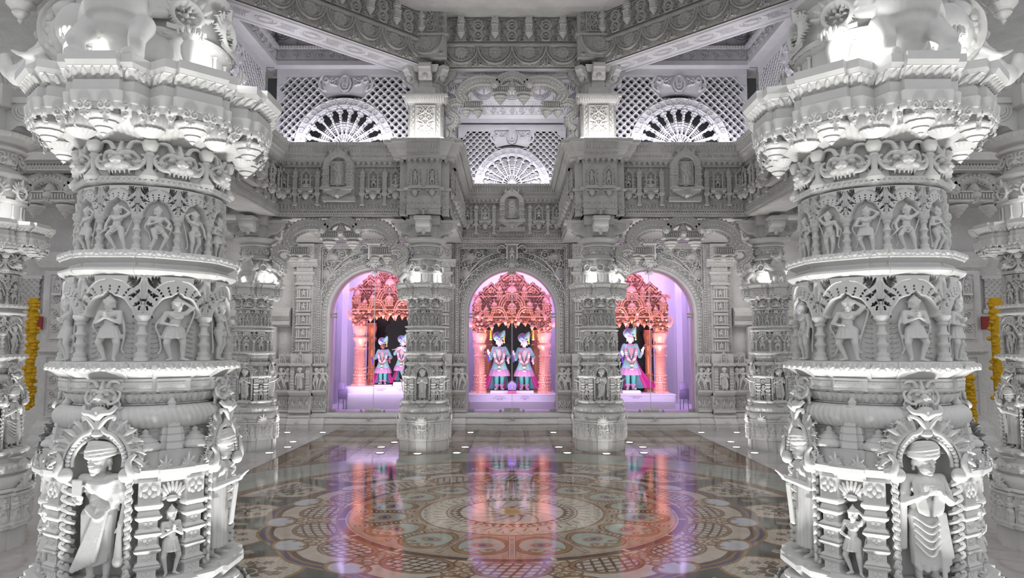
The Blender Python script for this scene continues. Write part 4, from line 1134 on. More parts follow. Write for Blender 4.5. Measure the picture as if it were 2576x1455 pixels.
def lattice_screen(name, label, W, H, M, R=.86):
    """pierced stone screen: diamond lattice, fan arch and oval medallion"""
    J = thing(name, label, 'screen', M, 'pierced stone screens')
    res = .0062; nx, ny = int(W/res), int(H/res)
    x = np.linspace(-W/2, W/2, nx); y = np.linspace(0, H, ny); X, Y = np.meshgrid(x, y, indexing='ij')
    r = np.hypot(X, Y-.0); th = np.arctan2(Y, X)
    s = .136; p = (X+Y)/s; q = (X-Y)/s; fp = np.abs(p-np.floor(p)-.5); fq = np.abs(q-np.floor(q)-.5)
    star_ = (np.maximum(fp, fq) < .34) & ((np.minimum(fp, fq) < .17) | (np.hypot(fp, fq) < .24))
    Z = np.where(star_, 0, .55+.45*np.clip((np.minimum(.5-fp, .5-fq))*-8+1, 0, 1)); m_ = ~star_
    # frame edges
    e = (np.abs(X) > W/2-.05) | (Y > H-.045); Z[e] = .8; m_ |= e
    # rounded shoulders of the outer frame
    sh = (np.hypot(np.abs(X)-W/2, Y-H) < .20) | ((np.abs(X) > W/2-.13) & (Y > H-.50) & (np.abs(np.hypot(np.abs(X)-W/2+.02, Y-H+.38)-.06) < .045)); Z[sh] = .7; m_ |= sh
    # centre top field with scrolls around the medallion
    ctr = (np.abs(X) < .42-.10*np.clip((H-Y-.25)*6, 0, 1)*(np.abs(X) > .3)) & (Y > R+.0) & (r > R)
    t = Tile(W, H, res, False)
    for sg in (-1, 1):
        cx = W/2
        t.line(spline([(cx+sg*.13, H-.06), (cx+sg*.24, H-.12), (cx+sg*.36, H-.05)], 12), .014, 1.); t.spiral(cx+sg*.22, H-.135, .06, PI/2, 1.5, -sg, .016, 1., leaves=4)
        t.spiral(cx+sg*.345, H-.10, .05, PI/2, 1.4, sg, .014, 1., leaves=3); t.leaf(cx+sg*.15, H-.20, PI/2-sg*1.2, .10, .016, 1.)
        t.line(spline([(cx+sg*.40, H-.02), (cx+sg*.455, H-.13), (cx+sg*.44, H-.24), (cx+sg*.36, H-.29), (cx+sg*.37, H-.22)], 22), .026, 1.)
    tz = t.Z[:nx, :ny]; tz = np.pad(tz, ((0, max(0, nx-tz.shape[0])), (0, max(0, ny-tz.shape[1]))))
    Z = np.where(ctr, np.maximum(tz, .12), np.maximum(Z, tz)); m_ = np.where(ctr, (tz > .08) | (r > R+.07), m_ | (tz > .08))
    # ring of rosettes
    ring = (r < R) & (r > R-.135); rosr = R-.068; n = 13; tt = th/PI*n; ft = (tt-np.floor(tt)-.5)*PI/n*rosr; fr = r-rosr
    d = np.hypot(ft, fr); ros = d < .05; pet = np.cos(8*np.arctan2(fr, ft))
    Z[ring] = .55; m_ |= ring
    Z = np.where(ring & ros, .75+.25*pet*(d > .015), Z); Z = np.where(ring & (np.abs(d-.05) < .007), 1., Z)
    Z = np.where(ring & ((R-r < .016) | (r-(R-.135) < .02)), 1., Z)
    # fan
    fan = r <= R-.135; Ri = R-.135
    sp = 11; fs = (th/PI*sp); df = np.abs(fs-np.round(fs))*PI/sp*r
    scal = Ri-.05-.05*np.abs(np.sin(th/PI*sp*PI))**.7*0 - .055*np.abs(np.cos((th/PI*sp)*PI))
    keep = (df < .016) | (r > Ri-.028) | (np.abs(r-(Ri-.075+.045*np.abs(np.sin(th*sp)))) < .014) | (r < .20)
    keep |= df < .062*np.clip((r-(Ri-.27))/.27, 0, 1)**1.1*(1+.45*np.sin(r*62))
    ra = .36; lob = .055*np.abs(np.cos(th*sp)); band = np.abs(r-ra-lob*.5) < .085
    tr = np.sin(th*sp*4)*np.sin((r-ra)*80); keep |= band & (np.abs(tr) > .16)
    inner = (r < .225); keep = np.where(inner, (r > .19) | (r < .10) | (np.abs(np.sin(th*11)) > .45), keep)
    Z = np.where(fan, np.where(keep, .5+.4*(df < .016)+.3*np.abs(np.sin(r*60)), 0), Z); m_ = np.where(fan, keep, m_)
    # medallion
    cy = H-.155; md = np.hypot(X/.100, (Y-cy)/.145)
    md2 = md < 1.18; m_ |= md2
    u_ = (np.abs(np.abs(X)-.038) < .013) & (Y > cy-.045) & (Y < cy+.095) | ((np.abs(np.hypot(X, Y-(cy-.045))-.038) < .013) & (Y <= cy-.045))
    dot = np.abs(np.hypot(X, Y-(cy-.015))-.017) < .010
    Zm = np.where(md > 1.0, .7+.3*np.cos(np.arctan2(Y-cy, X)*30), np.where(np.abs(md-.93) < .07, 1., np.where(u_ | dot, .9, .35)))
    Z = np.where(md2, Zm, Z)
    P, N = flat(W, H)(*np.meshgrid(np.linspace(0, 1, nx), np.linspace(0, 1, ny), indexing='ij'))
    f_ = (r <= R) & ~md2
    for nm, sel in (('diamond_lattice', ~f_ & ~md2), ('fan_arch', f_), ('oval_medallion', md2)):
        mm = m_ & sel; g = mm.copy()
        if nm != 'oval_medallion': g |= m_ & np.roll(sel, 1, 0) | m_ & np.roll(sel, 1, 1)
        mb = MB(); v, F = grid(P+N*(.045*Z+(.02 if nm == 'oval_medallion' else 0))[..., None], mask=g); mb.add(v, F)
        v, F = grid((P+np.array([0, .05, 0])), mask=g); mb.add(v, [f[:, ::-1] for f in F])
        obj(nm, mb, LAV, J, None, 50)
    m = MB(); m.add(*box(0, .02, -.03, W, .12, .06)); obj('screen_sill', m, LAV, J, None, 0); m = MB(); m.add(*box(0, .03, H+.05, W, .14, .12)); obj('screen_lintel', m, LAV, J, None, 0)
    return J

def ribbon(m, path, w, depth, relief_h=.02, ornament=True, y=0.):
    """flat carved band along a path in the xz plane, thickness `depth` in y"""
    p = np.asarray(path, float); t = np.gradient(p, axis=0); t /= np.linalg.norm(t, axis=1)[:, None]; n = np.stack([-t[:, 1], t[:, 0]], -1)
    w = np.interp(np.linspace(0, 1, len(p)), np.linspace(0, 1, np.size(w)), np.atleast_1d(w)); k = len(p)
    sec = [(-.5, depth/2), (-.5, -depth/2), (-.38, -depth/2-relief_h), (-.30, -depth/2), (.30, -depth/2), (.38, -depth/2-relief_h), (.5, -depth/2), (.5, depth/2)]
    P = np.zeros((len(sec), k, 3))
    for i, (a, d) in enumerate(sec):
        q = p+n*(a*w)[:, None]; P[i, :, 0] = q[:, 0]; P[i, :, 2] = q[:, 1]; P[i, :, 1] = y+d
    V, F = grid(P, True); F = [f[:, ::-1] for f in F]
    F.append(np.array([[i*k for i in range(len(sec))]])); F.append(np.array([[i*k+k-1 for i in range(len(sec))][::-1]])); m.add(V, F)
    if ornament:
        L = np.concatenate([[0], np.cumsum(np.linalg.norm(np.diff(p, axis=0), axis=1))]); c = 0
        for s_ in np.arange(.03, L[-1], .055):
            q = np.array([np.interp(s_, L, p[:, 0]), np.interp(s_, L, p[:, 1])]); ww = np.interp(s_, L, w)
            m.add(*ell((q[0], y-depth/2-.004, q[1]), (ww*.17, .016, ww*.17), None, 12, 7)); c += 1
            ti = min(len(p)-1, int(np.searchsorted(L, s_)))
            for e in (-.52, .52):
                z_ = q+n[ti]*ww*e; m.add(*ell((z_[0], y-.02, z_[1]), (.026, depth*.40, .026), None, 8, 5))
def torana(label, M, W=1.16, H=.98, group='carved arches between the columns'):
    """serpentine arch: S scroll from the beast's mouth, pendant shelf, cusped crown"""
    G = thing('torana_arch', label, 'arch', M, group)
    for s in (-1, 1):
        m = MB(); pth = spline([(-W-.02, .05), (-W+.09, .13), (-W+.10, .25), (-W-.03, .36), (-W-.02, .50), (-W+.12, .55), (-W+.26, .52)], 40)
        ribbon(m, pth*[[s*-1 if False else (1 if s < 0 else -1), 1]][0], (.10, .13), .13)
        obj('scroll_bracket', m, GREY, G)
        m = MB(); x = -s*(-W+.38) if False else s*(W-.38)
        m.add(*rprism(.36, .16, [(-.02, .42), (0, .43), (0, .45), (-.03, .46), (-.03, .55), (.0, .56), (.0, .58)]))
        for q in range(9): m.add(*box((q-4)*.036, -.085, .505, .016, .02, .07))
        m.mb(m) if False else None
        o = obj('arch_shelf', m, GREY, G, T(x, 0, -.02), 0)
        for q in (-1, 1):
            b = MB(); b.add(*bud(.075, .15)); b.add(*lathe([(.05, 0), (.085, .02), (.085, .04)], 20)); obj('lotus_pendant', b, GREY, G, T(x+q*.10, 0, .39), 60)
        m = MB(); pth = spline([(-W+.26, .54), (-W+.18, .66), (-W+.26, .82), (-W+.48, .92), (-W+.78, .90), (-.26, .86)], 50)
        ribbon(m, pth*([1, 1] if s < 0 else [-1, 1]), (.16, .20, .17), .15)
        for q in range(9):
            a = .4+q*.19; m.add(*ell((s*(W-.50+.30*math.cos(a)), -.02, .64+.26*math.sin(a)), (.05, .06, .05), None, 8, 6))
        obj('arch_limb', m, GREY, G)
        b = MB(); b.add(*rprism(.32, .17, [(-.03, -.02), (0, -.005), (0, .015), (-.03, .025), (-.03, .10), (0, .11), (0, .13)]))
        for q in range(8): b.add(*box((q-3.5)*.036, -.085, .062, .016, .02, .06))
        o = obj('crown_shelf', b, GREY, G, T(s*.20, 0, .70), 0)
        b = MB(); b.add(*bud(.11, .17)); b.add(*lathe([(.07, 0), (.13, .02), (.13, .045)], 20)); obj('lotus_pendant', b, GREY, G, T(s*.20, 0, .66), 60)
    m = MB(); pth = spline([(-.30, .82), (-.20, .95), (0, 1.03), (.20, .95), (.30, .82)], 30); ribbon(m, pth, .14, .15)
    m.add(*lathe([(.05, .80), (.09, .84), (.07, .88), (.04, .94), (.06, .98), (.03, 1.02), (.05, 1.05)], 16)); m.add(*ell((0, -.06, .78), (.07, .05, .05)))
    for s in (-1, 1): m.add(*ell((s*.29, -.09, .84), (.075, .05, .075))); m.add(*ell((s*.29, -.13, .84), (.035, .03, .035)))
    obj('arch_crown', m, GREY, G)
    return G

def ring_beam(name, label, L, M, depth=.55, n=4, pend=4, lean=0.):
    """octagon beam: engraved soffit, lotus half discs, scroll tier with paired pendant brackets. front y=0, z=0 soffit"""
    B = thing(name, label, 'beam', M, 'beams of the octagonal ring'); x0 = -L/2; R_ = random.Random(2)
    m = MB(); m.add(*box(0, depth/2, .42, L, depth, .84)); m.add(*molding([(0, .335), (-.03, .345), (-.05, .37), (-.05, .385), (-.02, .395), (-.02, .41), (.03, .42)], x0, -x0, .2)); obj('beam_body', m, RING_DIM, B, None, 0)
    w = L/n; t = Tile(w, .335, .0075); c = w/2; R = min(w*.485, .31)
    for r_, d in ((R, .018), (R*.86, .012), (R*.80, .010)):
        a = np.linspace(PI, 2*PI, 30); t.line(np.stack([c+r_*w*.5/R*.97*np.cos(a), .335+r_*np.sin(a)], -1), d, 1.)
    for k in range(22): a = PI+(k+.5)*PI/22; t.disk(c+R*.93*w*.5/R*.97*math.cos(a), .335+R*.93*math.sin(a), .012, .8)
    t.flower(c, .25, .13, 12, 1.); t.flower(c, .25, .075, 10, 1.); t.disk(c, .25, .03, 1.)
    for s in (-1, 1):
        t.spiral(c+s*w*.42, .06, .035, 0, 1.3, s, .012, .9); t.leaf(c+s*w*.47, .02, PI/2, .14, .018, .9); t.spiral(c+s*w*.34, .03, .024, 0, 1.2, -s, .009, .9)
    [t.disk(R_.uniform(0, w), R_.uniform(.01, .33), .011, .35) for _ in range(160)]
    relief(m := MB(), reps(t, n), flat(L, .335, x0, 0, -.003), .05); obj('lotus_frieze', m, RING_DIM, B)
    w = L/(pend+1e-9); k = pend
    t = Tile(L/k, .40, .0075); w = t.w; t.box(w*.5-.10, w*.5+.10, 0, .40, .35)
    for s in (-1, 1):
        t.spiral(w*(0 if s < 0 else 1)-s*0+s*-.0, .27, min(.10, w*.2), PI/2, 1.6, s, .022, 1., leaves=6); t.spiral(w*(0 if s < 0 else 1), .11, min(.095, w*.2), -PI/2, 1.6, -s, .020, 1., leaves=6)
    t.box(0, w, 0, .015, .8); t.box(0, w, .385, .4, .8)
    for z_ in np.arange(.04, .39, .065):
        for q in (.30, .70): t.spiral(w*q, z_, .030, PI*z_*20, 1.3, 1 if q < .5 else -1, .010, .75, leaves=3)
    relief(m := MB(), reps(t, k), flat(L, .40, x0, .43, -.003), .06); obj('scroll_frieze', m, RING_DIM, B)
    for i in range(k):
        m = MB(); x = x0+(i+.5)*L/k
        for z in (.60, .80):
            m.add(*rprism(.10, .12, [(-.01, 0), (0, .01), (0, .10), (.01, .11), (.01, .13)]), M=T(0, -.05, z)); m.add(*bud(.068, .12, 12), M=T(0, -.06, z)); m.add(*lathe([(.05, 0), (.072, .01), (.072, .025)], 16), M=T(0, -.06, z-.005))
            for q in (-1, 0, 1):
                for e in (0, 1): m.add(*ell((q*.03, -.113, z+.04+.045*e), (.009, .008, .016), None, 6, 5))
        obj('pendant_bracket', m, MARBLE2, B, T(x, 0, -.02), 50)
    # engraved soffit
    t = Tile(L, depth-.02, .008, False); a = depth-.02; t.Z[:] = 1.
    for q in (.05, .075): t.line([(q, q), (L-q, q), (L-q, a-q), (q, a-q), (q, q)], .007, .35, 'flat', 'cut')
    for cx_ in np.arange(.45, L-.3, .75):
        t.ring(cx_, a/2, .16, .012, .35, 'flat', 'cut', ry=.09); t.ring(cx_, a/2, .11, .010, .35, 'flat', 'cut', ry=.06)
        for q in range(6):
            t.line([(cx_+.22+.035*q, a/2-.09), (cx_+.22+.035*q+.1, a/2+.09)], .006, .35, 'flat', 'cut'); t.line([(cx_+.22+.035*q, a/2+.09), (cx_+.22+.035*q+.1, a/2-.09)], .006, .35, 'flat', 'cut')
    def fs(U, V):
        P = np.stack([x0+U*L, .01+V*a, np.zeros(U.shape)-.006], -1); N = np.zeros(P.shape); N[..., 2] = -1; return P, N
    m = MB(); Zs = t.Z[:, :]; P_, N_ = fs(*np.meshgrid(np.linspace(0, 1, Zs.shape[0]), np.linspace(0, 1, Zs.shape[1]), indexing='ij')); v, F = grid(P_+N_*(.012*Zs)[..., None]); m.add(v, [f[:, ::-1] for f in F]); obj('engraved_soffit', m, LAV, B)
    return B

def fan_panel(name, L, h, res=.011, n=None):
    """row of lotus-fan semicircles for the coffered ceiling"""
    n = n or max(1, round(L/.55)); w = L/n; t = Tile(w, h, res); c = w/2
    for r_ in (.47, .42, .38):
        a = np.linspace(PI, 2*PI, 26); t.line(np.stack([c+r_*w*np.cos(a), h*.98+h*1.9*r_*np.sin(a)], -1), .012, 1.)
    for s in (-1, 1):
        t.spiral(c+s*.16*w, h*.72, .13*w, PI/2, 1.5, s, .018, 1.)
        for q in range(4): t.leaf(c+s*w*.03, h*.25, PI/2-s*(.15+.3*q), h*(.5-.06*q), .020, 1., bend=s*.5)
        t.leaf(c+s*w*.45, .02, PI/2, h*.22, .016, .8)
    return reps(t, n), L, h
# ------------------------------------------------------------------ back wall, arches, shrines
AR, ASP, SILL = .917, 2.37, .33
WALLM = marble('wall_marble', (.64, .635, .62), (.76, .755, .74), .6, 3., carve=24.)
JAMB = marble('jamb_marble_pink_lit', (.74, .70, .72), (.82, .78, .80), .5, 3.)  # pinkish shrine light on the jamb is put into this marble colour
SHR = plain('shrine_white', (.80, .78, .82), .5, var=.02)
PINKG = plain('rose_gilt', (1.0, .47, .36), .38, .2, var=.10, scale=18.)
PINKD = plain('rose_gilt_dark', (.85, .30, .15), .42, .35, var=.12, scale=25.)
STEEL = plain('steel', (.50, .48, .47), .35, .9)
BLACK = plain('black_cloth', (.012, .009, .012), .8, var=.5, scale=120.)

def glass_mat():
    m = bpy.data.materials.new('clear_glass'); m.use_nodes = True; nt = m.node_tree; nt.nodes.clear()
    o = nt.nodes.new('ShaderNodeOutputMaterial'); mx = nt.nodes.new('ShaderNodeMixShader'); t = nt.nodes.new('ShaderNodeBsdfTransparent'); g = nt.nodes.new('ShaderNodeBsdfGlossy')
    f = nt.nodes.new('ShaderNodeFresnel'); f.inputs['IOR'].default_value = 1.35; g.inputs['Roughness'].default_value = .02
    n = nt.nodes.new('ShaderNodeTexNoise'); n.inputs['Scale'].default_value = 2.; r = nt.nodes.new('ShaderNodeValToRGB')
    r.color_ramp.elements[0].color = (.97, .96, .98, 1); r.color_ramp.elements[1].color = (1, 1, 1, 1)
    nt.links.new(n.outputs['Fac'], r.inputs['Fac']); nt.links.new(r.outputs['Color'], t.inputs['Color'])
    nt.links.new(f.outputs['Fac'], mx.inputs['Fac']); nt.links.new(t.outputs[0], mx.inputs[1]); nt.links.new(g.outputs[0], mx.inputs[2]); nt.links.new(mx.outputs[0], o.inputs['Surface'])
    return m
GLASS = glass_mat()

def arch_path(R, n=40, zb=SILL):
    a = np.linspace(PI, 0, n)
    return np.array([(-R, zb)]+[(-R, zb+(ASP-zb)*k/8) for k in range(1, 8)]+list(zip(R*np.cos(a), ASP+R*np.sin(a)))+[(R, ASP-(ASP-zb)*k/8) for k in range(1, 8)]+[(R, zb)])

def make_surround():
    A = thing('arch_surround', 'x', 'arch', None, 'carved arch surrounds of the three shrines')
    W_, z0, z1 = 1.19, 1.50, 3.84; t = Tile(2*W_, z1-z0, .0072, False)
    X = t.X-W_; Zz = t.Y+z0; up = Zz > ASP
    d = np.where(up, np.hypot(X, Zz-ASP), np.abs(X))-AR
    s_ = np.where(up, np.arctan2(Zz-ASP, np.abs(X))*(AR+.13), Zz-ASP)
    H = np.zeros(X.shape)
    # spandrel foliage
    for s in (-1, 1):
        c = W_
        f = lambda x, z: (c+s*x, z-z0)
        L = lambda pts, w: t.line([f(*p) for p in spline(pts, 26)], w, 1.)
        L([(1.06, 2.62), (1.02, 2.85), (.98, 3.05), (.86, 3.28), (.66, 3.50), (.44, 3.62), (.24, 3.66)], (.012, .028, .014)); L([(.90, 3.22), (1.00, 3.40), (1.02, 3.58)], (.018, .009)); L([(.60, 3.52), (.62, 3.64), (.74, 3.70)], (.016, .008))
        for (x, z, r, q) in ((1.00, 2.98, .125, 1), (.98, 3.42, .10, -1), (.70, 3.62, .10, 1), (.40, 3.56, .085, -1), (1.05, 3.66, .07, 1), (.80, 3.40, .07, -1), (.24, 3.70, .06, 1), (.86, 3.68, .05, -1), (1.06, 2.72, .05, -1), (.56, 3.70, .05, 1)):
            t.spiral(*f(x, z), r, 1.2, 1.6, s*q, r*.17, 1., leaves=7)
            for e in range(6): t.leaf(*f(x+r*1.05*math.cos(e*1.05), z+r*1.05*math.sin(e*1.05)), (PI-(e*1.05+.6) if s < 0 else e*1.05+.6), r*.55, r*.15, .8, bend=s*.9)
    H = t.Z*.95
    band = d < .30; H = np.where(band, .45, H)
    bead = np.hypot((np.mod(s_, .074)-.037)/.031, (d-.112)/.031); H = np.where(band & (bead < 1), .45+.5*np.sqrt(np.clip(1-(bead-.55)**2*5, 0, 1)), H)
    w = .225+.035*np.sin(s_*2*PI/.13); H = np.where(band & (d > .165), np.where(np.abs(d-w) < .013, .95, np.where(np.abs(np.sin(s_*2*PI/.0433)*np.sin((d-.16)*90)) > .55, .85, .35)), H)
    for c_, ww in ((.072, .010), (.155, .010), (.290, .012)): H = np.where(np.abs(d-c_) < ww, 1., H)
    ed = np.minimum(W_-np.abs(X), z1-Zz); brd = ed < .085
    u = np.where(W_-np.abs(X) < z1-Zz, Zz, X); H = np.where(brd, .5+.45*(np.hypot((np.mod(u, .052)-.026), (ed-.042)*.8) < .017), H); H = np.where(np.abs(ed-.085) < .009, 1., H); H = np.where(ed < .012, 1., H)
    P, N = flat(2*W_, z1-z0, None, z0)(*np.meshgrid(np.linspace(0, 1, t.nx), np.linspace(0, 1, t.ny), indexing='ij'))
    step = np.where(band & (d > .16), .03, np.where(band, .0, .05))   # bands step outwards
    m = MB(); mk = d > .055; v, F = grid(P+N*(.06*H+.03-step*.6+.03*brd)[..., None], mask=mk & (band | (ed < .085))); m.add(v, F); obj('archivolt', m, WALLM, A, None, 60)
    m = MB(); sel = mk & ~(band | brd); sel2 = sel | np.roll(sel, 1, 0) | np.roll(sel, -1, 0) | np.roll(sel, 1, 1) | np.roll(sel, -1, 1)
    v, F = grid(P+N*(.085*H-.035)[..., None], mask=sel2 & mk); m.add(v, F); obj('spandrel_foliage', m, WALLM, A, None, 60)
    # jamb
    pth = arch_path(AR); n = len(pth); prof = [(.07, -.055), (.045, -.06), (.02, -.045), (.0, -.02), (.0, .30)]
    ctr = np.array([(0, z) if z <= ASP else (0, ASP) for x, z in pth]); dr = pth-np.stack([np.zeros(n), np.minimum(pth[:, 1], ASP)], -1); dr /= np.linalg.norm(dr, axis=1)[:, None]
    Pj = np.zeros((n, len(prof), 3))
    for j, (o, y) in enumerate(prof): q = pth+dr*o; Pj[:, j] = np.stack([q[:, 0], np.full(n, y), q[:, 1]], -1)
    m = MB(); m.add(*grid(Pj)); obj('jamb', m, JAMB, A, None, 50)
    # keystone figure with canopy and scroll arms
    m = MB(); t = Tile(.66, .86, .0075, False); c = .33
    t.poly([(c-.10, .60), (c+.10, .60), (c+.06, .85), (c-.06, .85)], .5); [t.leaf(c+q*.03, .58, PI/2-q*.22, .26-.015*abs(q), .022, .9, bend=-q*.12) for q in range(-4, 5)]
    t.box(c-.15, c+.15, .56, .60, 1.); t.box(c-.12, c-.085, .26, .56, .9); t.box(c+.085, c+.12, .26, .56, .9); t.box(c-.10, c+.10, .2, .56, .3)
    for s in (-1, 1):
        t.line([(c+s*q[0], q[1]) for q in spline([(.12, .50), (.20, .56), (.28, .52), (.30, .45), (.25, .42), (.23, .46)], 20)], (.026, .014), .9); [t.leaf(c+s*(.15+.03*k), .53+.01*k, PI/2-s*.3, .06, .012, .8) for k in range(5)]
        t.spiral(c+s*.17, .34, .06, 0, 1.4, s, .018, .9, leaves=5); t.spiral(c+s*.16, .20, .05, 0, 1.4, -s, .016, .9, leaves=4)
    for q in range(-3, 4): t.leaf(c+q*.03, .20, -PI/2+q*.3, .17-.02*abs(q), .03, .9)
    t.disk(c, .14, .075, 1.); t.disk(c, .05, .04, .8)
    relief(m, t.Z, flat(.66, .86, None, 3.24, -.05), .13, t.Z > .05); o = obj('keystone', m, WALLM, A, None, 60)
    link('keystone_figure', MESH['small'], None, o, T(0, -.13, 3.47) @ SC(.30, .26, .28))
    return A

def make_pilaster():
    A = thing('wall_pilaster', 'x', 'pilaster', None, 'niched pilasters of the shrine wall')
    m = MB(); m.add(*box(0, .03, 2.68, .50, .2, 2.30)); m.add(*box(0, -.06, 2.25, .26, .16, 1.42)); m.add(*box(0, -.03, 2.25, .34, .16, 1.42)); obj('pilaster_body', m, WALLM, A, None, 0)
    m = MB()
    for s in (-1, 1):
        t = Tile(.075, 2.2, .0065, False)
        for k in range(36): t.ring(.037, .03+.061*k, .018, .009, 1.); t.disk(.037, .03+.061*k, .007, .8)
        t.box(0, .010, 0, 2.2, .9); t.box(.065, .075, 0, 2.2, .9); relief(m, t.Z, flat(.075, 2.2, s*.205-.0375, 1.56, -.075), .022)
    obj('beaded_border', m, WALLM, A)
    for k in range(5):
        z = 1.58+.275*k
        m = MB(); m.add(*rprism(.27, .18, [(0, z), (.02, z+.01), (.02, z+.025), (0, z+.03)])); m.add(*rprism(.25, .16, [(.0, z+.195), (.02, z+.205), (.035, z+.215), (.035, z+.225), (.01, z+.24), (.02, z+.25), (-.03, z+.272)]))
        for s in (-1, 1): m.add(*box(s*.085, -.01, z+.11, .025, .17, .17)); m.add(*box(s*.125, -.0, z+.11, .025, .15, .17))
        nb = obj('tier_niche', m, WALLM, A, T(0, -.09, 0), 0)
        link('niche_figure', MESH['small2'] if k % 2 else MESH['small'], None, nb, T(0, -.085, z+.03) @ SC(.20, .18, .155))
    m = MB(); m.add(*rprism(.34, .20, [(0, 2.95), (.03, 2.97), (.03, 3.0), (0, 3.02), (0, 3.16), (.05, 3.20), (.05, 3.24), (.0, 3.26), (0, 3.34), (.08, 3.42), (.12, 3.44), (.12, 3.50), (.02, 3.52), (.02, 3.84)]), M=T(0, -.04, 0))
    t = leaf_border(.34, .12, 4, .007); relief(m, t.Z, flat(.34, .12, None, 3.03, -.14), .03); t = leaf_border(.56, .10, 6, .007); relief(m, t.Z, slope(.56, -.28, (-.16, 3.34), (-.24, 3.43)), .02); t = Tile(.38, .28, .007, False); t.rinceau(.02, .26, 2, None, 1., 5); relief(m, t.Z, flat(.38, .28, None, 3.54, -.168), .03)
    obj('pilaster_capital', m, WALLM, A, None, 40)
    return A

def make_pedestal():
    """dado under a pilaster: figures between stacked posts, ledge, frieze of small figures, stepped plinth"""
    A = thing('figure_pedestal', 'x', 'pedestal', None, 'figure pedestals along the shrine wall')
    Wd = 1.02
    def both(prof, w=Wd, cw=.44, dy=.14):
        m = MB(); m.add(*molding([(y, z) for y, z in prof], -w/2, w/2, .15)); m.add(*molding([(y-dy, z) for y, z in prof], -cw/2, cw/2, .15)); return m
    obj('pedestal_core', both([(-.10, .30), (-.10, 1.54)]), WALLM, A, None, 0)
    m = both([(-.12, 1.275), (-.15, 1.285), (-.20, 1.30), (-.21, 1.315), (-.21, 1.33), (-.14, 1.34)]); t = leaf_border(.06, .045, 1, .006)
    relief(m, reps(t, 7), flat(.46, .05, None, 1.285, -.34), .015); relief(m, reps(t, 5), flat(.30, .05, -.52, 1.285, -.20), .015); relief(m, reps(t, 5), flat(.30, .05, .22, 1.285, -.20), .015); obj('leaf_cornice', m, MARBLE2, A, None, 0)
    for x, y, h in [(-.42, -.14, .20), (-.30, -.14, .20), (.30, -.14, .20), (.42, -.14, .20), (0, -.28, .26)]:
        m = MB()
        t = Tile(.13, h, .006, False); a = np.linspace(PI, 0, 16)
        t.line(np.stack([.065+.045*np.cos(a), h*.55+h*.3*np.sin(a)], -1), .014, 1.); t.line([(.02, 0), (.02, h*.55)], .014, 1.); t.line([(.11, 0), (.11, h*.55)], .014, 1.); t.leaf(.065, h*.8, PI/2, h*.2, .02, 1.); t.box(0, .13, 0, h*.1, .7); t.human(.065, h*.12, h*.6, .9); t.box(.02, .11, 0, h*.7, .25)
        relief(m, t.Z, flat(.13, h, x-.065, 1.335, y), .05, t.Z > .05)
        obj('crest_niche', m, WALLM, A, None, 60)
    for x, k in ((-.43, 'stride'), (-.29, 'raise'), (.29, 'salute'), (.43, 'stride')): link('dancer_figure', MESH[k], None, A, T(x, -.16, .80) @ SC(.50*(1 if x < 0 else -1), .40, .44))
    link('standing_figure', MESH['letter'] , None, A, T(0, -.31, .80) @ SC(.50, .40, .43))
    for s in (-1, 1): obj('stacked_post', stacked_post(.075, .47, 5), WALLM, A, T(s*.155, -.27, .80), 30)
    m = both([(-.10, .68), (-.13, .70), (-.20, .735), (-.23, .75), (-.24, .77), (-.24, .79), (-.12, .80)]); obj('ledge', m, MARBLE2, A, None, 0)
    m = MB()
    for x0, w, n, y in ((-.51, .29, 3, -.11), (.22, .29, 3, -.11), (-.22, .44, 3, -.25)):
        t = Tile(w, .25, .0065, False); t.box(0, w, 0, .02, .9); t.box(0, w, .235, .25, .9)
        for k in range(n): t.human((k+.5)*w/n, .02, .205, 1., k); t.box(k*w/n-.008, k*w/n+.008, 0, .25, .8)
        relief(m, t.Z, flat(w, .25, x0, .40, y), .035)
    obj('figure_frieze', m, WALLM, A)
    m = both([(-.12, .33), (-.18, .345), (-.20, .37), (-.20, .385), (-.12, .40)]); obj('torus_ledge', m, WALLM, A, None, 0)
    m = both([(-.36, 0), (-.36, .09), (-.33, .10), (-.345, .13), (-.33, .165), (-.30, .175), (-.29, .20), (-.24, .24), (-.26, .255), (-.26, .28), (-.20, .30), (-.16, .335)], dy=.08); obj('stepped_plinth', m, WALLM, A, None, 0)
    lotus_scroll(A, T(0, -.435, .10), .30)
    return A
def lotus_scroll(par, M, w):
    m = MB(); t = Tile(w, w*.42, w*.02, False); c = w/2
    t.leaf(c, .02, PI/2, w*.34, w*.05, 1.)
    for s in (-1, 1):
        t.spiral(c+s*w*.10, w*.13, w*.085, PI/2, 1.3, -s, w*.028, 1.); t.spiral(c+s*w*.27, w*.10, w*.07, PI/2, 1.3, s, w*.024, 1.); t.leaf(c+s*w*.38, w*.04, PI/2-s*1.2, w*.12, w*.025, .9); t.leaf(c+s*w*.04, w*.18, PI/2-s*.6, w*.18, w*.03, .9)
    relief(m, t.Z, flat(w, w*.42), w*.13, t.Z > .05); obj('lotus_scroll', m, WALLM, par, M, 60)

def make_sill():
    A = thing('arch_sill', 'x', 'sill', None, 'moulded sills under the shrine arches')
    n = 40; x = np.linspace(-.98, .98, n); b = -.30-.10*np.exp(-(x/.55)**4)
    prof = [(.02, 0), (.02, .09), (-.01, .10), (.015, .13), (.0, .165), (-.03, .175), (-.05, .20), (-.10, .235), (-.07, .25), (-.07, .275), (-.12, .30), (-.14, .33)]
    P = np.zeros((n, len(prof)+1, 3))
    for j, (d, z) in enumerate(prof): P[:, j] = np.stack([x, b-d, np.full(n, z)], -1)
    P[:, -1] = np.stack([x, np.full(n, .25), np.full(n, .335)], -1)
    m = MB(); m.add(*grid(P)); obj('sill_steps', m, WALLM, A, None, 40); lotus_scroll(A, T(0, -.37, .17), .28)
    return A

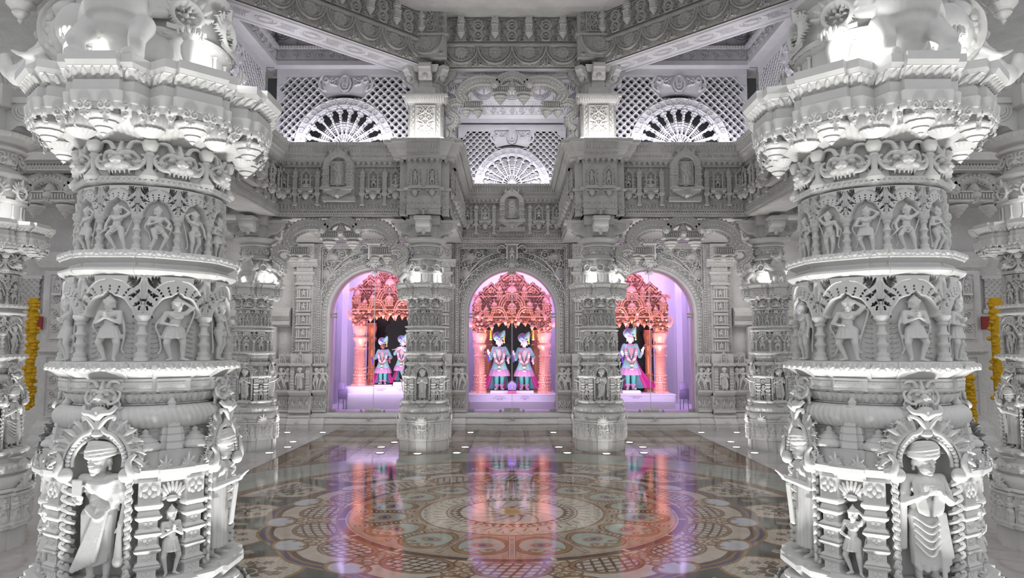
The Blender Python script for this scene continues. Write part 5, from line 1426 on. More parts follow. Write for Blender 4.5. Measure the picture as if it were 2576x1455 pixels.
def glass_door(label, M, s):
    """one leaf: s=-1 left, 1 right"""
    D = thing('glass_door', label, 'door', M, 'glass shrine doors')
    pth = arch_path(AR-.012, 48); half = np.array([p for p in pth if p[0]*s >= -1e-6]); half = half[half[:, 1] > SILL+.012] if False else half
    poly = [(s*.006, SILL+.01), (s*.006, ASP+AR-.012)]+[tuple(p) for p in (half if s > 0 else half[::-1])]
    poly = np.array(poly); poly[:, 1] = np.maximum(poly[:, 1], SILL+.01); nn = len(poly)
    V = np.zeros((nn*2, 3)); V[:nn, 0] = V[nn:, 0] = poly[:, 0]; V[:nn, 2] = V[nn:, 2] = poly[:, 1]; V[:nn, 1] = -.005; V[nn:, 1] = .005
    i = np.arange(nn); j = (i+1) % nn
    m = MB(); m.add(V, [i[None], (i+nn)[::-1][None], np.stack([i, i+nn, j+nn, j], -1)]); obj('glass_pane', m, GLASS, D, None, 0)
    def fit(nm, x, z, w, h):
        m = MB(); m.add(*box(x, -.012, z, w, .034, h)); m.add(*ell((x, -.03, z), (.01, .006, .01), None, 8, 5)); obj(nm, m, STEEL, D, None, 0)
    fit('patch_fitting', s*.085, SILL+.045, .155, .085); fit('corner_fitting', s*.845, SILL+.035, .13, .06)
    fit('side_hinge', s*.86, ASP-.0, .15, .035); fit('side_hinge', s*.86, ASP-.065, .15, .035); fit('top_pivot', s*.045, ASP+AR-.05, .075, .07)
    m = MB(); m.add(*lathe([(.026, 0), (.026, .02), (.012, .03), (.02, .045), (.001, .055)], 14)); obj('floor_stop', m, STEEL, D, T(s*.24, -.05, SILL+.006), 40)
    m = MB(); m.add(*box(s*.007, -.0, (SILL+ASP+AR)/2, .006, .012, ASP+AR-SILL-.10)); obj('edge_strip', m, plain('edge_glass', (.80, .74, .82), .2), D, None, 0)
    return D

# ------------------------------------------------------------------ gilt canopy over the deities
def make_canopy(hw, label, M):
    G = thing('gilt_canopy', label, 'canopy', M)
    for s in (-1, 1):
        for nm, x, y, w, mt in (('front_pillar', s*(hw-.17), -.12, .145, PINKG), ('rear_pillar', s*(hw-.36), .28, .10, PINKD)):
            m = MB(); pr = [(1.25, 0), (1.25, .05), (1.1, .06), (1.2, .09), (1.2, .11), (1., .12), (.95, .20), (1.15, .22), (1.15, .25), (.95, .27), (.9, .36), (1.08, .38), (1.08, .40), (.86, .42), (.84, .80), (1.0, .82), (1., .84), (.84, .86), (.84, .97), (1.02, 1.0), (1.2, 1.04), (1.2, 1.07), (.9, 1.10), (.95, 1.16), (1.15, 1.24), (1.25, 1.28), (1.25, 1.34), (1.1, 1.36), (1.1, 1.42)]
            m.add(*lathe([(a*w*.9, z) for a, z in pr], 48, lambda a, z: 1+.035*np.cos(12*a)))
            if nm == 'front_pillar':
                for q in range(9):
                    a = -PI/2+(q-4)*.36
                    for z in (.16, .235, .31, .39, .83, .91, 1.02, 1.12, 1.20, 1.30): m.add(*ell((w*.92*math.cos(a+z*3), w*.92*math.sin(a+z*3), z), (.020, .020, .026), None, 8, 5))
                    for z in np.arange(.46, .80, .055): m.add(*ell((w*.80*math.cos(a), w*.80*math.sin(a), z), (.012, .012, .018), None, 6, 4))
                m.add(*rprism(w*2.1, w*2.1, [(0, 0), (0, .035)]))
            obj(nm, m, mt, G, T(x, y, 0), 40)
    # crown plate
    W2, H2 = hw*2+.10, 1.56; t = Tile(W2, H2, .0078, False); c = W2/2; R = random.Random(5)
    def lowline(x):  # lower fringe of the crown, scalloped
        u = np.abs(x)/hw; return .02+.22*(1-np.clip(u/.72, 0, 1)**2.5)*1.0-.0*u + .07*np.abs(np.sin(x*2*PI/.36+PI/2)) - .10*np.exp(-(np.abs(x)-.09)**2/.003)
    GAB = [(0, .30, 1.50), (.30, .13, 1.32), (-.30, .13, 1.32), (.52, .22, 1.22), (-.52, .22, 1.22), (.78, .18, 1.02), (-.78, .18, 1.02), (.94, .10, .82), (-.94, .10, .82), (0, 1.0, .74)]
    def topline(x):
        out = np.zeros(np.shape(x))
        for g, w, h in GAB:
            u = np.clip(np.abs(x/hw-g)/w, 0, 1); og = np.where(u < .12, 1-u*.9, .89-.42*u**1.5-.10*np.sin(u*PI)*(u > .3))
            out = np.maximum(out, np.where(np.abs(x/hw-g) < w, (h-.30)+.30*og-.0, 0))
        return out
    X = t.X-c
    for row in range(17):
        z = .06+.09*row
        n_ = int(W2/.09)
        for k in range(n_+1):
            x = (k+(.5 if row % 2 else 0))*.09; kk = R.random()
            if kk < .35: t.spiral(x, z, .046, R.uniform(0, 6), 1.4, R.choice((-1, 1)), .014, R.uniform(.6, 1))
            elif kk < .65: t.flower(x, z, .048, R.choice((5, 6, 8)), R.uniform(.7, 1))
            else: t.disk(x, z, .036, R.uniform(.6, .9)); [t.leaf(x, z, q, .06, .013, .8) for q in np.linspace(.3, 2.9, 5)]
    for s in (-1, 1):
        for (x, r) in ((.30, .24), (.62, .17)):
            for k_, rr in enumerate((r, r*.8)):
                a = np.linspace(PI, 0, 24); t.line(np.stack([c+s*x*hw/.9+rr*np.cos(a)*.8, .34+rr*1.2*np.sin(a)], -1), .022, 1.)
    for k_, rr in enumerate((.30, .25, .20)):
        a = np.linspace(PI, 0, 30); t.line(np.stack([c+rr*np.cos(a), .60+rr*1.1*np.sin(a)], -1), .024, 1.)
    t.flower(c, .72, .12, 8, 1.)
    for g, w, h in GAB[:9]:
        for kk in (.92, .66):
            xx = np.linspace(-1, 1, 21)*w*hw*kk; u = np.abs(np.linspace(-1, 1, 21)); t.line(np.stack([c+g*hw+xx, h-.32+.28*kk*np.where(u < .12, 1-u*.9, .89-.62*u**1.5)], -1), .014, 1.)
        t.flower(c+g*hw, h-.22, w*hw*.42, 8, 1.); t.disk(c+g*hw, h-.05, .02, 1.)
    for z in (.40, .86): t.box(0, W2, z-.014, z+.014, .9)
    mk = (t.Y > lowline(X)) & (t.Y < topline(X)) & (np.abs(X) < hw)
    Z = .25+.75*t.Z
    m = MB(); relief(m, Z, flat(W2, H2, None, 0), .11, mk)
    P, N = flat(W2, H2, None, 0, .16)(*np.meshgrid(np.linspace(0, 1, t.nx), np.linspace(0, 1, t.ny), indexing='ij')); v, F = grid(P, mask=mk); m.add(v, [f[:, ::-1] for f in F])
    obj('crown_plate', m, PINKG, G, T(0, -.20, 1.30), 60)
    def kiosk(x, z, w, h, y=-.24):
        m = MB(); m.add(*rprism(w, w*.8, [(.01, 0), (.01, .03*h), (-.005, .05*h), (-.005, .32*h), (.02, .36*h), (.02, .40*h)]))
        m.add(*lathe([(w*.46, .40*h), (w*.55, .46*h), (w*.52, .56*h), (w*.38, .68*h), (w*.2, .76*h), (w*.12, .79*h), (w*.2, .82*h), (w*.10, .86*h), (w*.12, .89*h), (.001, 1.*h)], 28, lambda a, z_: 1+.06*np.cos(8*a)))
        tt = np.linspace(0, PI, 14); m.add(*tube(np.stack([w*.30*np.cos(tt), np.full(14, -w*.45), .10*h+.26*h*np.sin(tt)], -1), w*.06, 6))
        for q in (-1, 1): m.add(*tube([(q*w*.42, -w*.42, .02*h), (q*w*.42, -w*.42, .36*h)], w*.06, 6))
        m.add(*ell((0, -w*.42, .18*h), (w*.13, w*.1, .11*h), None, 8, 6))
        obj('dome_kiosk', m, PINKG, G, T(x, y, z), 45)
    for s in (-1, 1):
        kiosk(s*hw*.31, 2.10, .13, .42); kiosk(s*hw*.84, 1.84, .15, .40, -.28); kiosk(s*hw*.44, 1.80, .13, .30, -.32); kiosk(s*hw*.64, 1.72, .11, .26, -.33)
        m = MB(); sp = [(s*(hw*.93+.10*(1-q)*math.cos(q*7)), -.26, 2.12+.10*(1-q)*math.sin(q*7)) for q in np.linspace(0, .85, 26)]; m.add(*tube(sp, (.035, .018))); m.add(*ell((s*hw*.93, -.26, 2.12), .035))
        m.add(*tube(spline([(s*(hw*.93), -.22, 1.50), (s*(hw*1.05), -.26, 1.54), (s*hw*1.10, -.26, 1.64), (s*hw*1.04, -.26, 1.72)], 14), (.05, .02))); m.add(*ell((s*hw*1.02, -.24, 1.52), (.07, .06, .06)))
        obj('scroll_volute', m, PINKG, G)
    kiosk(0, 2.06, .24, .44, -.26); kiosk(0, 1.78, .17, .30, -.36)
    n = 9
    for k in range(n):
        x = (k-(n-1)/2)*hw*1.5/n; z = 1.30+float(lowline(np.array(x)))+.03
        m = MB(); m.add(*bud(.045, .10, 12)); m.add(*ell((0, 0, .01), (.04, .04, .03))); obj('lotus_pendant', m, PINKG if k % 2 else PINKD, G, T(x, -.30, z), 60)
    return G

# ------------------------------------------------------------------ dressed shrine figures
SKIN = plain('pale_marble_skin', (.86, .78, .84), .45, var=.02)
SKIND = plain('dark_skin', (.30, .13, .12), .5, var=.05)
TURQ = plain('turquoise_silk', (.30, .64, .66), .5, var=.05)
TEAL = plain('teal_silk', (.08, .48, .44), .5, var=.08)
EMB = plain('embroidered_hem', (.62, .34, .62), .5, var=.55, scale=160.)
PINKF = plain('pink_petals', (.92, .45, .52), .7, var=.2, scale=90.)
WHTF = plain('white_petals', (.93, .84, .90), .7, var=.05, scale=90.)
BLUE = plain('violet_feather', (.16, .07, .62), .5, var=.2)
MAG = plain('magenta_sequin_silk', (.52, .01, .26), .4, var=.7, scale=140.)
DTEAL = plain('dark_teal_sequin_silk', (.03, .16, .20), .4, var=1.2, scale=160.)
YEL = plain('yellow_tassel', (.70, .66, .05), .6, var=.1)
GOLD = plain('gold_thread', (.62, .50, .22), .4, .4)
LEAFG = plain('olive_garland', (.30, .30, .08), .7, var=.3)
FEET = plain('slipper', (.42, .38, .44), .5)
LIPS = plain('painted_face', (.10, .04, .08), .5)

def murti(label, M, pose, H=1.18, skin=SKIN, flute=False, capes=(1,), group='dressed shrine figures'):
    G = thing('shrine_figure', label, 'statue', M, group)
    mb = MB(); P = body_geo(mb, dict(pose, hsz=1.22, head=np.array(pose.get('head', (0, -.018, .893)))+vv(0, -.006, .012)), .95); S_ = SC(H*.90, H*.95, H)
    me = remesh(mb, .0085, 'body', 1); me.materials.append(skin); b = link('body', me, None, G, S_)
    def O(nm, m, mt, par=G, sm=50): return obj(nm, m, mt, par, S_, sm)
    hd = P['head']; K = lambda x, y, z: vv(x, y, z)*1.22
    m = MB()
    for s in (-1, 1): m.add(*ell(hd+K(s*.020, -.0585, .0075), (.009, .004, .0035), None, 8, 5)); m.add(*tube([hd+K(s*(.008+.012*q), -.0595+.004*abs(q-1), .021+.004*math.sin(q*1.5)) for q in (0, .5, 1, 1.5, 2)], .0022, 5))
    O('painted_eyes', m, LIPS); m = MB(); m.add(*ell(hd+K(0, -.0625, -.033), (.014, .006, .0045), None, 8, 5)); O('lips', m, PINKF)
    # long flared coat with sleeves
    m = MB(); f = lambda a, z: 1+.035*np.cos(14*a)*np.clip((.56-z)*5, 0, 1)
    m.add(*lathe([(.045, .815), (.09, .80), (.132, .765), (.136, .70), (.115, .62), (.112, .56), (.135, .48), (.185, .36), (.205, .30)], 64, f, False), M=SC(1, .78, 1)); o = O('coat', m, TURQ)
    for a in 'lr':
        s = MB(); s.add(*caps(P[a+'s'], .050, P[a+'e'], .043)); s.add(*caps(P[a+'e'], .043, P[a+'e']*.35+P[a+'h']*.65, .033)); O('sleeve', s, TURQ)
    m = MB(); m.add(*lathe([(.176, .385), (.190, .37), (.212, .31), (.222, .268), (.215, .262)], 64, lambda a, z: 1+.04*np.cos(14*a), False), M=SC(1, .78, 1)); O('coat_hem', m, EMB)
    m = MB(); ringtube(m, (0, 0, .565), .118, .095, .016); m.add(*box(0, -.105, .52, .035, .02, .12)); O('waist_sash', m, EMB)
    for s, k in ((-1, 'l'), (1, 'r')):
        m = MB(); m.add(*caps(P[k+'hip'], .066, P[k+'k'], .055)); m.add(*caps(P[k+'k'], .054, P[k+'a']+vv(0, 0, .04), .040)); O('trouser_leg', m, TEAL)
        m = MB(); c = P[k+'a']; ringtube(m, c+vv(0, 0, .045), .040, .040, .016); ringtube(m, c+vv(0, 0, .02), .036, .036, .012); O('anklet', m, EMB)
        m = MB(); fd = P[k+'fd']/np.linalg.norm(P[k+'fd']); m.add(*caps(c+vv(0, 0, -.022)-fd*.02, .030, c+fd*.085+vv(0, 0, -.030), .022)); m.add(*caps(c+fd*.085+vv(0, 0, -.030), .02, c+fd*.11+vv(0, 0, -.01), .006)); O('slipper', m, FEET)
    # garlands: beaded double loop from the shoulders
    pth = spline([P['neck']+vv(-.075, -.02, -.03), (-.100, -.10, .70), (-.085, -.115, .60), (-.045, -.135, .53), (0, -.145, .505)], 15); L = [pth, pth*[-1, 1, 1]]
    ma, mw = MB(), MB()
    for q in L:
        for i, p in enumerate(q): (ma if (i//2) % 2 else mw).add(*ell(p, (.034, .030, .022), None, 10, 6))
    g = O('flower_garland', mw, WHTF); O('garland_bead', ma, PINKF, G)
    m = MB(); m.add(*ell((0, -.118, .70), (.045, .022, .075))); ringtube(m, P['neck']+vv(0, -.01, -.02), .06, .05, .016); m.add(*ell((0, -.125, .60), (.018, .014, .05))); O('breast_ornament', m, PINKF)
    m = MB(); 
    for s in (-1, 1): m.add(*caps((s*.075, -.14, .52), .012, (s*.008, -.175, .44), .012))
    O('leaf_string', m, LEAFG); m = MB(); m.add(*ell((0, -.17, .435), (.032, .026, .024))); m.add(*ell((0, -.19, .37), (.036, .026, .014))); O('flower_tassel', m, WHTF); m = MB(); m.add(*ell((0, -.18, .40), (.022, .02, .022))); O('tassel_knot', m, LEAFG)
    # turban with fan, plume and side tassel
    m = MB(); R_ = RY(-.25)
    m.add(*ell(hd+K(-.022, .006, .070), (.098, .088, .074), R_, 20, 12)); m.add(*lathe([(.055, 0), (.062, .03), (.04, .10), (.012, .145)], 20), M=T(*(hd+K(.028, .004, .048))) @ RY(.42) @ SC(1.22, 1., 1.22)); tb = O('turban', m, TURQ)
    m = MB(); tt = np.linspace(-.4, PI+.6, 22); m.add(*tube(np.stack([hd[0]-.034+.085*np.cos(tt), np.full(22, hd[1]+.014), hd[2]+.104+.070*np.sin(tt)], -1), .020, 8)); m.add(*caps(hd+K(-.05, -.062, .035), .008, hd+K(.058, -.055, .050), .008)); O('turban_border', m, EMB, G)
    m = MB(); m.add(*tube(spline([hd+K(.002, -.070, .055), hd+K(-.028, -.075, .095), hd+K(-.06, -.05, .135)], 10), (.010, .017, .012))); O('plume', m, BLUE); m = MB(); m.add(*ell(hd+K(.004, -.072, .052), (.012, .01, .014))); O('turban_jewel', m, WHTF)
    m = MB(); m.add(*caps(hd+K(.085, -.03, .10), .008, hd+K(.083, -.035, .01), .013)); o = O('turban_tassel', m, YEL); m = MB(); m.add(*ell(hd+K(.083, -.035, -.01), (.02, .016, .012))); O('tassel_tip', m, WHTF)
    # kerchief in the raised hand / flute
    if flute:
        m = MB(); m.add(*caps(P['lh']+vv(-.12, -.04, -.01), .009, P['rh']+vv(.05, -.02, .03), .009)); O('flute', m, PINKF)
    else:
        m = MB(); h = P['lh']; m.add(*tube(spline([h+vv(-.05, -.02, .02), h+vv(-.01, -.03, -.03), h+vv(.0, -.03, -.12)], 12), (.012, .030, .040), 10, True, .5)); O('kerchief', m, BLUE)
    m = MB(); 
    for a in 'lr': ringtube(m, P[a+'h']*.85+P[a+'e']*.15, .030, .030, .010)
    O('bangle', m, PINKF)
    # capes sweeping to the floor at one or both sides
    for s, wf in capes:
        n, k = 14, 11; Pg = np.zeros((n, k, 3)); Pt = np.zeros((n, 4, 3))
        for i in range(n):
            v_ = i/(n-1)
            for j in range(k):
                u = j/(k-1); fl = .03+wf*v_**2.2
                Pg[i, j] = (s*(.070+.02*v_+fl*u), .06+.022*math.sin(u*14)*v_-.07*u*v_, .77-.755*v_+.03*u*v_)
            for j in range(4): q = Pg[i, 0]+(Pg[i, 4]-Pg[i, 0])*j/3.; Pt[i, j] = q+vv(0, -.014, 0)
        for mt, Q, nm in ((MAG if wf > .12 else DTEAL, Pg, 'cape'), (DTEAL if wf > .12 else MAG, Pt, 'cape_lining')):
            m = MB(); V, F = grid(Q); m.add(V, F); V2 = V+np.array([0, .008, 0]); m.add(V2, [f[:, ::-1] for f in F]); O(nm, m, mt)
    return G
PSTAND = dict(lh=(-.225, -.11, .66), le=(-.185, -.01, .60), lhd=(-.15, -.3, 1), rh=(.185, -.08, .60), re=(.20, .02, .63), rhd=(.1, -.35, -1), ls=(-.112, 0, .775), rs=(.112, 0, .775), curl=.15, hs=1.15, lk=(-.060, -.01, .275), rk=(.060, -.01, .275), lfd=(-.35, -1, 0), rfd=(.35, -1, 0))
PBOTH = dict(PSTAND, lh=(-.17, -.10, .60), lhd=(-.2, -.5, .9), rh=(.225, -.10, .66), re=(.19, 0, .60), rhd=(.2, -.3, 1))
PFLUTE = dict(PSTAND, lh=(-.12, -.11, .765), le=(-.19, -.03, .66), lhd=(.9, -.4, .3), rh=(.03, -.12, .78), re=(.18, -.06, .66), rhd=(-.9, -.3, .3), hip=(.02, 0, .515), la=(.06, -.05, .06), lk=(-.01, -.06, .285), rk=(.055, 0, .275), lfd=(.4, -1, -.4), head=(.01, -.018, .893), curl=.6)

def text_mesh(body, size, name, mat, par, M):
    cu = bpy.data.curves.new(name, 'FONT'); cu.body = body; cu.size = size; cu.align_x = 'CENTER'; cu.resolution_u = 2; cu.extrude = .0005
    o = bpy.data.objects.new(name, cu); COL.objects.link(o); dg = bpy.context.evaluated_depsgraph_get(); dg.update()
    me = bpy.data.meshes.new_from_object(o.evaluated_get(dg)); bpy.data.objects.remove(o); me.materials.clear()
    return link(name, me, mat, par, M)
INK = plain('violet_ink', (.20, .07, .32), .6)

def make_altar(label, M, w, lines, deep=0.):
    A = thing('altar', label, 'altar', M)
    m = MB(); m.add(*rprism(w, 1.5, [(0, .05), (0, .285), (.012, .29), (.012, .315), (0, .318)])); obj('altar_block', m, SHR, A, T(0, .75, 0), 0)
    m = MB(); m.add(*rprism(w-.06, .3, [(0, -deep), (0, .165), (-.01, .17)])); obj('altar_step', m, SHR, A, T(0, .03, 0), 0)
    for x, ls in lines:
        for i, (tx, sz) in enumerate(ls): text_mesh(tx, sz, 'caption_text', INK, A, T(x, -.0015-.0, .262-.034*i) @ RX(PI/2))
    return A
# ------------------------------------------------------------------ floor
def floor_colors(X, Y):
    """inlaid marble medallion, 16-fold; returns rgb"""
    x = X-CC[0]; y = Y-7.42
    r = np.hypot(x, y); th = np.arctan2(x, -y)           # 0 toward the camera
    C = np.zeros(X.shape+(3,))
    white = np.array((.46, .40, .33)); cream = np.array((.33, .25, .18)); green = np.array((.060, .058, .040)); brown = np.array((.085, .042, .026)); ochre = np.array((.26, .145, .055)); pale = np.array((.33, .355, .31)); rose = np.array((.34, .16, .13)); blue = np.array((.06, .05, .13)); lgrey = np.array((.46, .46, .50))
    def put(m, c): C[m] = c
    n16 = 2*PI/16; a16 = np.mod(th+n16/2, n16)-n16/2; b16 = np.mod(th, n16)-n16/2         # centred on k*22.5 / halfway
    C[:] = cream
    # outer slabs and lines
    nave = np.abs(X) < 3.57; C[:] = np.array((.36, .285, .22))
    hsh = np.sin(X*37.1+np.sin(Y*29.)*2.1)*np.sin(Y*33.7+np.sin(X*23.)*1.9)
    hsh = np.sin(X*11.3+1.7*np.sin(Y*7.9+1.1)+.9*np.sin(Y*23.1))*np.sin(Y*9.7+1.9*np.sin(X*8.3)+.8*np.sin(X*19.7))
    put(hsh > .34, np.array((.20, .14, .10))); put(hsh < -.46, np.array((.42, .345, .275)))
    lx = np.mod(np.abs(X)+.225, .45); put(nave & (lx < .04), brown*.5); put(nave & ((lx > .05) & (lx < .10)), np.array((.20, .13, .08)))
    dg = (np.abs(X) > 3.30); put(nave & dg, ochre*.8); put(nave & (np.abs(X) > 3.50), brown)
    put(~nave, np.array((.60, .575, .565)))
    R4 = r < 4.2
    put((r < 4.20) & nave, ochre*.9); put((r < 4.10) & nave, pale); put((r < 3.62) & nave, np.array((.40, .33, .25))); put((r < 3.57) & nave, pale*1.08); put((r < 3.30) & nave, ochre); put((r < 3.18), green)
    # ogee panels with peacocks and flowers
    pc = 2.80; u = (r-pc); v = a16*r
    og = np.abs(v) - (.42-.33*np.clip(-u/.40, 0, 1)**1.2-.06*np.cos(u*9))
    put((u > -.42) & (u < .36) & (og < .035), ochre); pan = (u > -.40) & (u < .34) & (og < 0); put(pan, white)
    def fl(cx, cy, R, n, col, col2):
        d = np.hypot(v-cx, u-cy); a = np.arctan2(u-cy, v-cx); pet = d < R*(.62+.38*np.abs(np.cos(n*a/2)))
        put(pan & pet, col); put(pan & pet & (d > R*.55) & (np.abs(np.cos(n*a/2)) > .8), col2*1.0); put(pan & (d < R*.33), col2); put(pan & (np.abs(d-R*.45) < R*.05), white)
    fl(0, -.02, .16, 8, brown*1.4, green*1.5)
    for sx in (-1, 1):
        for (cx, cy, R_) in ((.20, .10, .075), (.17, -.14, .06), (.30, -.0, .055), (.09, .19, .06), (.10, -.24, .05)): fl(sx*cx, cy, R_, 6, ochre*.75, green*1.4)
        d = np.hypot((sx*v-.30)/.10, (u-.20-.35*(sx*v-.3))/.024); put(pan & (d < 1), blue); d = np.hypot(sx*v-.20, u-.24); put(pan & (d < .028), blue)
        for k in range(5): d = np.abs(np.hypot(sx*v-.40, u-.02)-.03-.03*k); put(pan & (d < .006) & (sx*v > .26) & (u > -.1), brown*1.6)
    put(pan & (np.abs(np.sin(v*60)*np.sin(u*60+v*20)) > .93), brown*2)
    # small slanted marks and light ovals between panels
    v2 = b16*r; put((np.abs(r-2.62) < .07) & (np.abs(np.abs(v2+(r-2.62)*.4)-.0) < .045) & (np.mod(v2*40+r*10, 2) > .7), np.array((.42, .33, .22)))
    z = 2.42+.03*np.cos(a16*16)                                                             # banded polygon
    put(r < z, ochre); put(r < z-.03, blue*.8+brown*.3); put((r < z-.075), ochre); put(r < z-.10, brown); put(r < z-.15, white)
    o_ = np.hypot(v2/.165, (r-2.25)/.115); put(o_ < 1.32, ochre*1.1); put((o_ < 1.32) & (o_ > 1.22), brown*1.3); put(o_ < 1., lgrey)
    # scroll foliage between lattices
    inr = (r > 1.72) & (r < 2.2)
    for (cy, R_, k) in ((1.95, .075, 1), (2.08, .055, -1), (1.83, .06, 1)):
        for sx in (-1, 1):
            d = np.hypot(sx*v2-.055, r-cy); put(inr & (np.abs(d-R_*.75) < .014) & (o_ > 1.32), ochre*.9); put(inr & (d < R_*.3), rose)
    put(inr & (np.abs(np.abs(v2)-.12-.03*np.cos((r-1.95)*14)) < .012), brown*1.7)
    q_ = np.hypot(v/.275, (r-1.93)/.185); put(q_ < 1.16, brown*1.3); put(q_ < 1.10, ochre); put(q_ < .98, brown*1.2); put(q_ < .92, white)
    gx = np.abs(np.mod((v+(r-1.93)*.35)/.085+.5, 1)-.5); gy = np.abs(np.mod((r-1.93)/.075+.5, 1)-.5); put((q_ < .92) & ((gx > .36) | (gy > .36)), brown*1.1)
    # dark ring
    put(r < 1.735, ochre*.9); put(r < 1.715, brown*.75); put((r < 1.715) & (np.abs(np.mod(th, PI/8)-PI/16) < .012), white); put(r < 1.645, white); put(r < 1.632, ochre); put(r < 1.615, cream*1.05)
    # eye medallions, 16
    e = np.hypot(b16*r/(.235*(r/1.28)), (r-1.28)/.275); me_ = (r < 1.6) & (r > .93)
    put(me_ & (e < 1.05), brown*1.3); put(me_ & (e < 1.0), ochre); put(me_ & (e < .86), brown*1.4); put(me_ & (e < .82), pale)
    for sx in (-1, 1):
        d = np.hypot(sx*v2-.085, r-1.42); put(me_ & (np.abs(d-.05-.010*np.arctan2(r-1.42, sx*v2-.085)) < .014), ochre*.9); put(me_ & (d < .016), ochre*.9)
    d = np.hypot(v2/.075, (r-1.27)/.05); put(me_ & (d < 1.5), cream); put(me_ & (d < 1.2), rose*.8); put(me_ & (d < .8), pale*.8); put(me_ & (d < .5), blue)
    sp = np.abs(v); put(me_ & (sp < .030), white*1.0); put(me_ & (sp < .030) & (sp > .022), brown*1.5); put(me_ & (sp < .02) & (np.mod(r*22, 1) > .5), brown*1.5)
    # white scale ring
    put(r < .945, ochre*.9); put(r < .925, brown*1.5); put(r < .915, white*1.08)
    n40 = 2*PI/40; s40 = np.mod(th+(r-.6)*.5, n40)-n40/2; put((r < .915) & (r > .66) & (np.abs(r-.80-.09*np.cos(s40/n40*PI)) < .010), pale*.7); put((r < .915) & (r > .66) & (np.abs(s40*r) < .010) & (r > .7) & (r < .80), green*2)
    put(r < .665, brown*1.5); put(r < .655, white); n60 = 2*PI/60; put((r < .655) & (r > .535) & (np.mod(th, n60) < n60*.5) & (np.abs(r-.61) < .02), brown); tri = np.abs(np.mod(th, n60*1.5)/(n60*1.5)-.5)*2; put((r < .59) & (r > .535) & (tri > (r-.535)/.055), brown); put(r < .535, ochre*.9); put(r < .52, np.array((.50, .45, .44)))
    # central lotus with curved petals
    aa = np.mod(th+r*1.6, 2*PI/12)-PI/12; put((r < .52) & (np.abs(aa*r) < .006+.004*(r > .2)), rose); put((r < .50) & (r > .30) & (np.abs(aa) > .20), np.array((.56, .44, .36)))
    st = np.abs(np.mod(th, PI/6)-PI/12)/(PI/12); put(r < .20*(1-.55*(1-st))+.06, rose); put(r < .15*(1-.45*st)+.05, np.array((.58, .40, .30))); put(r < .095, np.array((.50, .33, .11)))
    return C
def make_floor():
    xs = np.linspace(-4.4, 4.4, 1080)
    ys = []; y = 3.6
    while y < 15.4: ys.append(y); y += .0058*max(.8, y/5.4)**1.0
    ys = np.array(ys)
    X, Y = np.meshgrid(xs, ys, indexing='ij'); C = floor_colors(X, Y)
    P = np.stack([X, Y, np.zeros(X.shape)], -1); V, F = grid(P); m = MB(); m.add(V, F); me = m.build('floor_inlay', False)
    at = me.color_attributes.new('inlay', 'FLOAT_COLOR', 'POINT'); at.data.foreach_set('color', np.concatenate([C, np.ones(X.shape+(1,))], -1).astype(f32).ravel())
    mat, nt, b = nodes('inlaid_floor'); a = nt.nodes.new('ShaderNodeVertexColor'); a.layer_name = 'inlay'
    n = nt.nodes.new('ShaderNodeTexNoise'); n.inputs['Scale'].default_value = 9.; n.inputs['Detail'].default_value = 6; tc = nt.nodes.new('ShaderNodeTexCoord'); nt.links.new(tc.outputs['Object'], n.inputs['Vector'])
    r = nt.nodes.new('ShaderNodeMapRange'); r.inputs['To Min'].default_value = .68; r.inputs['To Max'].default_value = 1.15
    mx = nt.nodes.new('ShaderNodeVectorMath'); mx.operation = 'SCALE'; nt.links.new(n.outputs['Fac'], r.inputs['Value']); nt.links.new(a.outputs['Color'], mx.inputs[0]); nt.links.new(r.outputs['Result'], mx.inputs['Scale']); nt.links.new(mx.outputs[0], b.inputs['Base Color'])
    setp(b, Roughness=.07, IOR=1.45)
    struct(link('floor_inlay', me, mat))
    m = MB()
    for x0, x1, y0, y1 in ((-16, -4.4, -8, 17), (4.4, 16, -8, 17), (-4.4, 4.4, -8, 3.6), (-4.4, 4.4, 15.39, 17)): m.add([(x0, y0, 0), (x1, y0, 0), (x1, y1, 0), (x0, y1, 0)], [[[0, 1, 2, 3]]])
    fm = marble('pale_floor', (.53, .51, .50), (.62, .60, .59), .12, 1.5); struct(obj('floor', m, fm, None, None, 0))
# ------------------------------------------------------------------ assembly
HC = 1.65
build_meshes(); NM = (niche_mesh(), mini_pillar_mesh(), corbel_mesh())
def relabel(o, l): o['label'] = l; return o
def setstat(c, kinds):
    nb = [ch for ch in c.children if ch.name.split('.')[0] == 'large_niche']
    for i, n in enumerate(nb):
        for g in n.children:
            if kinds[i]: g.data = MESH[kinds[i]]
def beast(c, a, kind='makara', s=.44, r=.26):
    o = link(kind+('_beast' if kind == 'makara' else '_head'), MESH[kind], None, c, ATA(a, r, 2.716) @ SC(s)); return o
c0 = make_column()
cols = {}
spec = [('nl', -1.51, YN, 'nearest column at the left, a robed turbaned saint with a book in its front niche'),
        ('nr', 1.51, YN, 'nearest column at the right, a saint holding up a letter in its front niche'),
        ('fl', -CX, YF, 'far column standing between the left and the middle shrine arch'),
        ('fr', CX, YF, 'far column standing between the middle and the right shrine arch'),
        ('ol', -CO, YF, 'outer far column left of the left shrine arch, beasts on its capital'),
        ('or', CO, YF, 'outer far column right of the right shrine arch, beasts on its capital'),
        ('ml', -4.53, 6.1, 'column cut off by the left edge of the photo, yellow garland beside it'),
        ('mr', 4.53, 6.1, 'column cut off by the right edge of the photo, yellow garland beside it'),
        ('bl', -CO, 8.95, 'column hidden behind the nearest left column'),
        ('br', CO, 8.95, 'column hidden behind the nearest right column')]
for i, (k, x, y, l) in enumerate(spec):
    M_ = T(x, y, 0) @ SC(1.045, 1.045, 1)
    if i == 0: c = c0; c.matrix_basis = Matrix(M_.tolist())
    else: c = dup(c0, M_, None, ('vase',) if y > 5 else ())
    c['label'] = l if i > 7 else l; c['group'] = 'carved marble columns of the octagon'; cols[k] = c
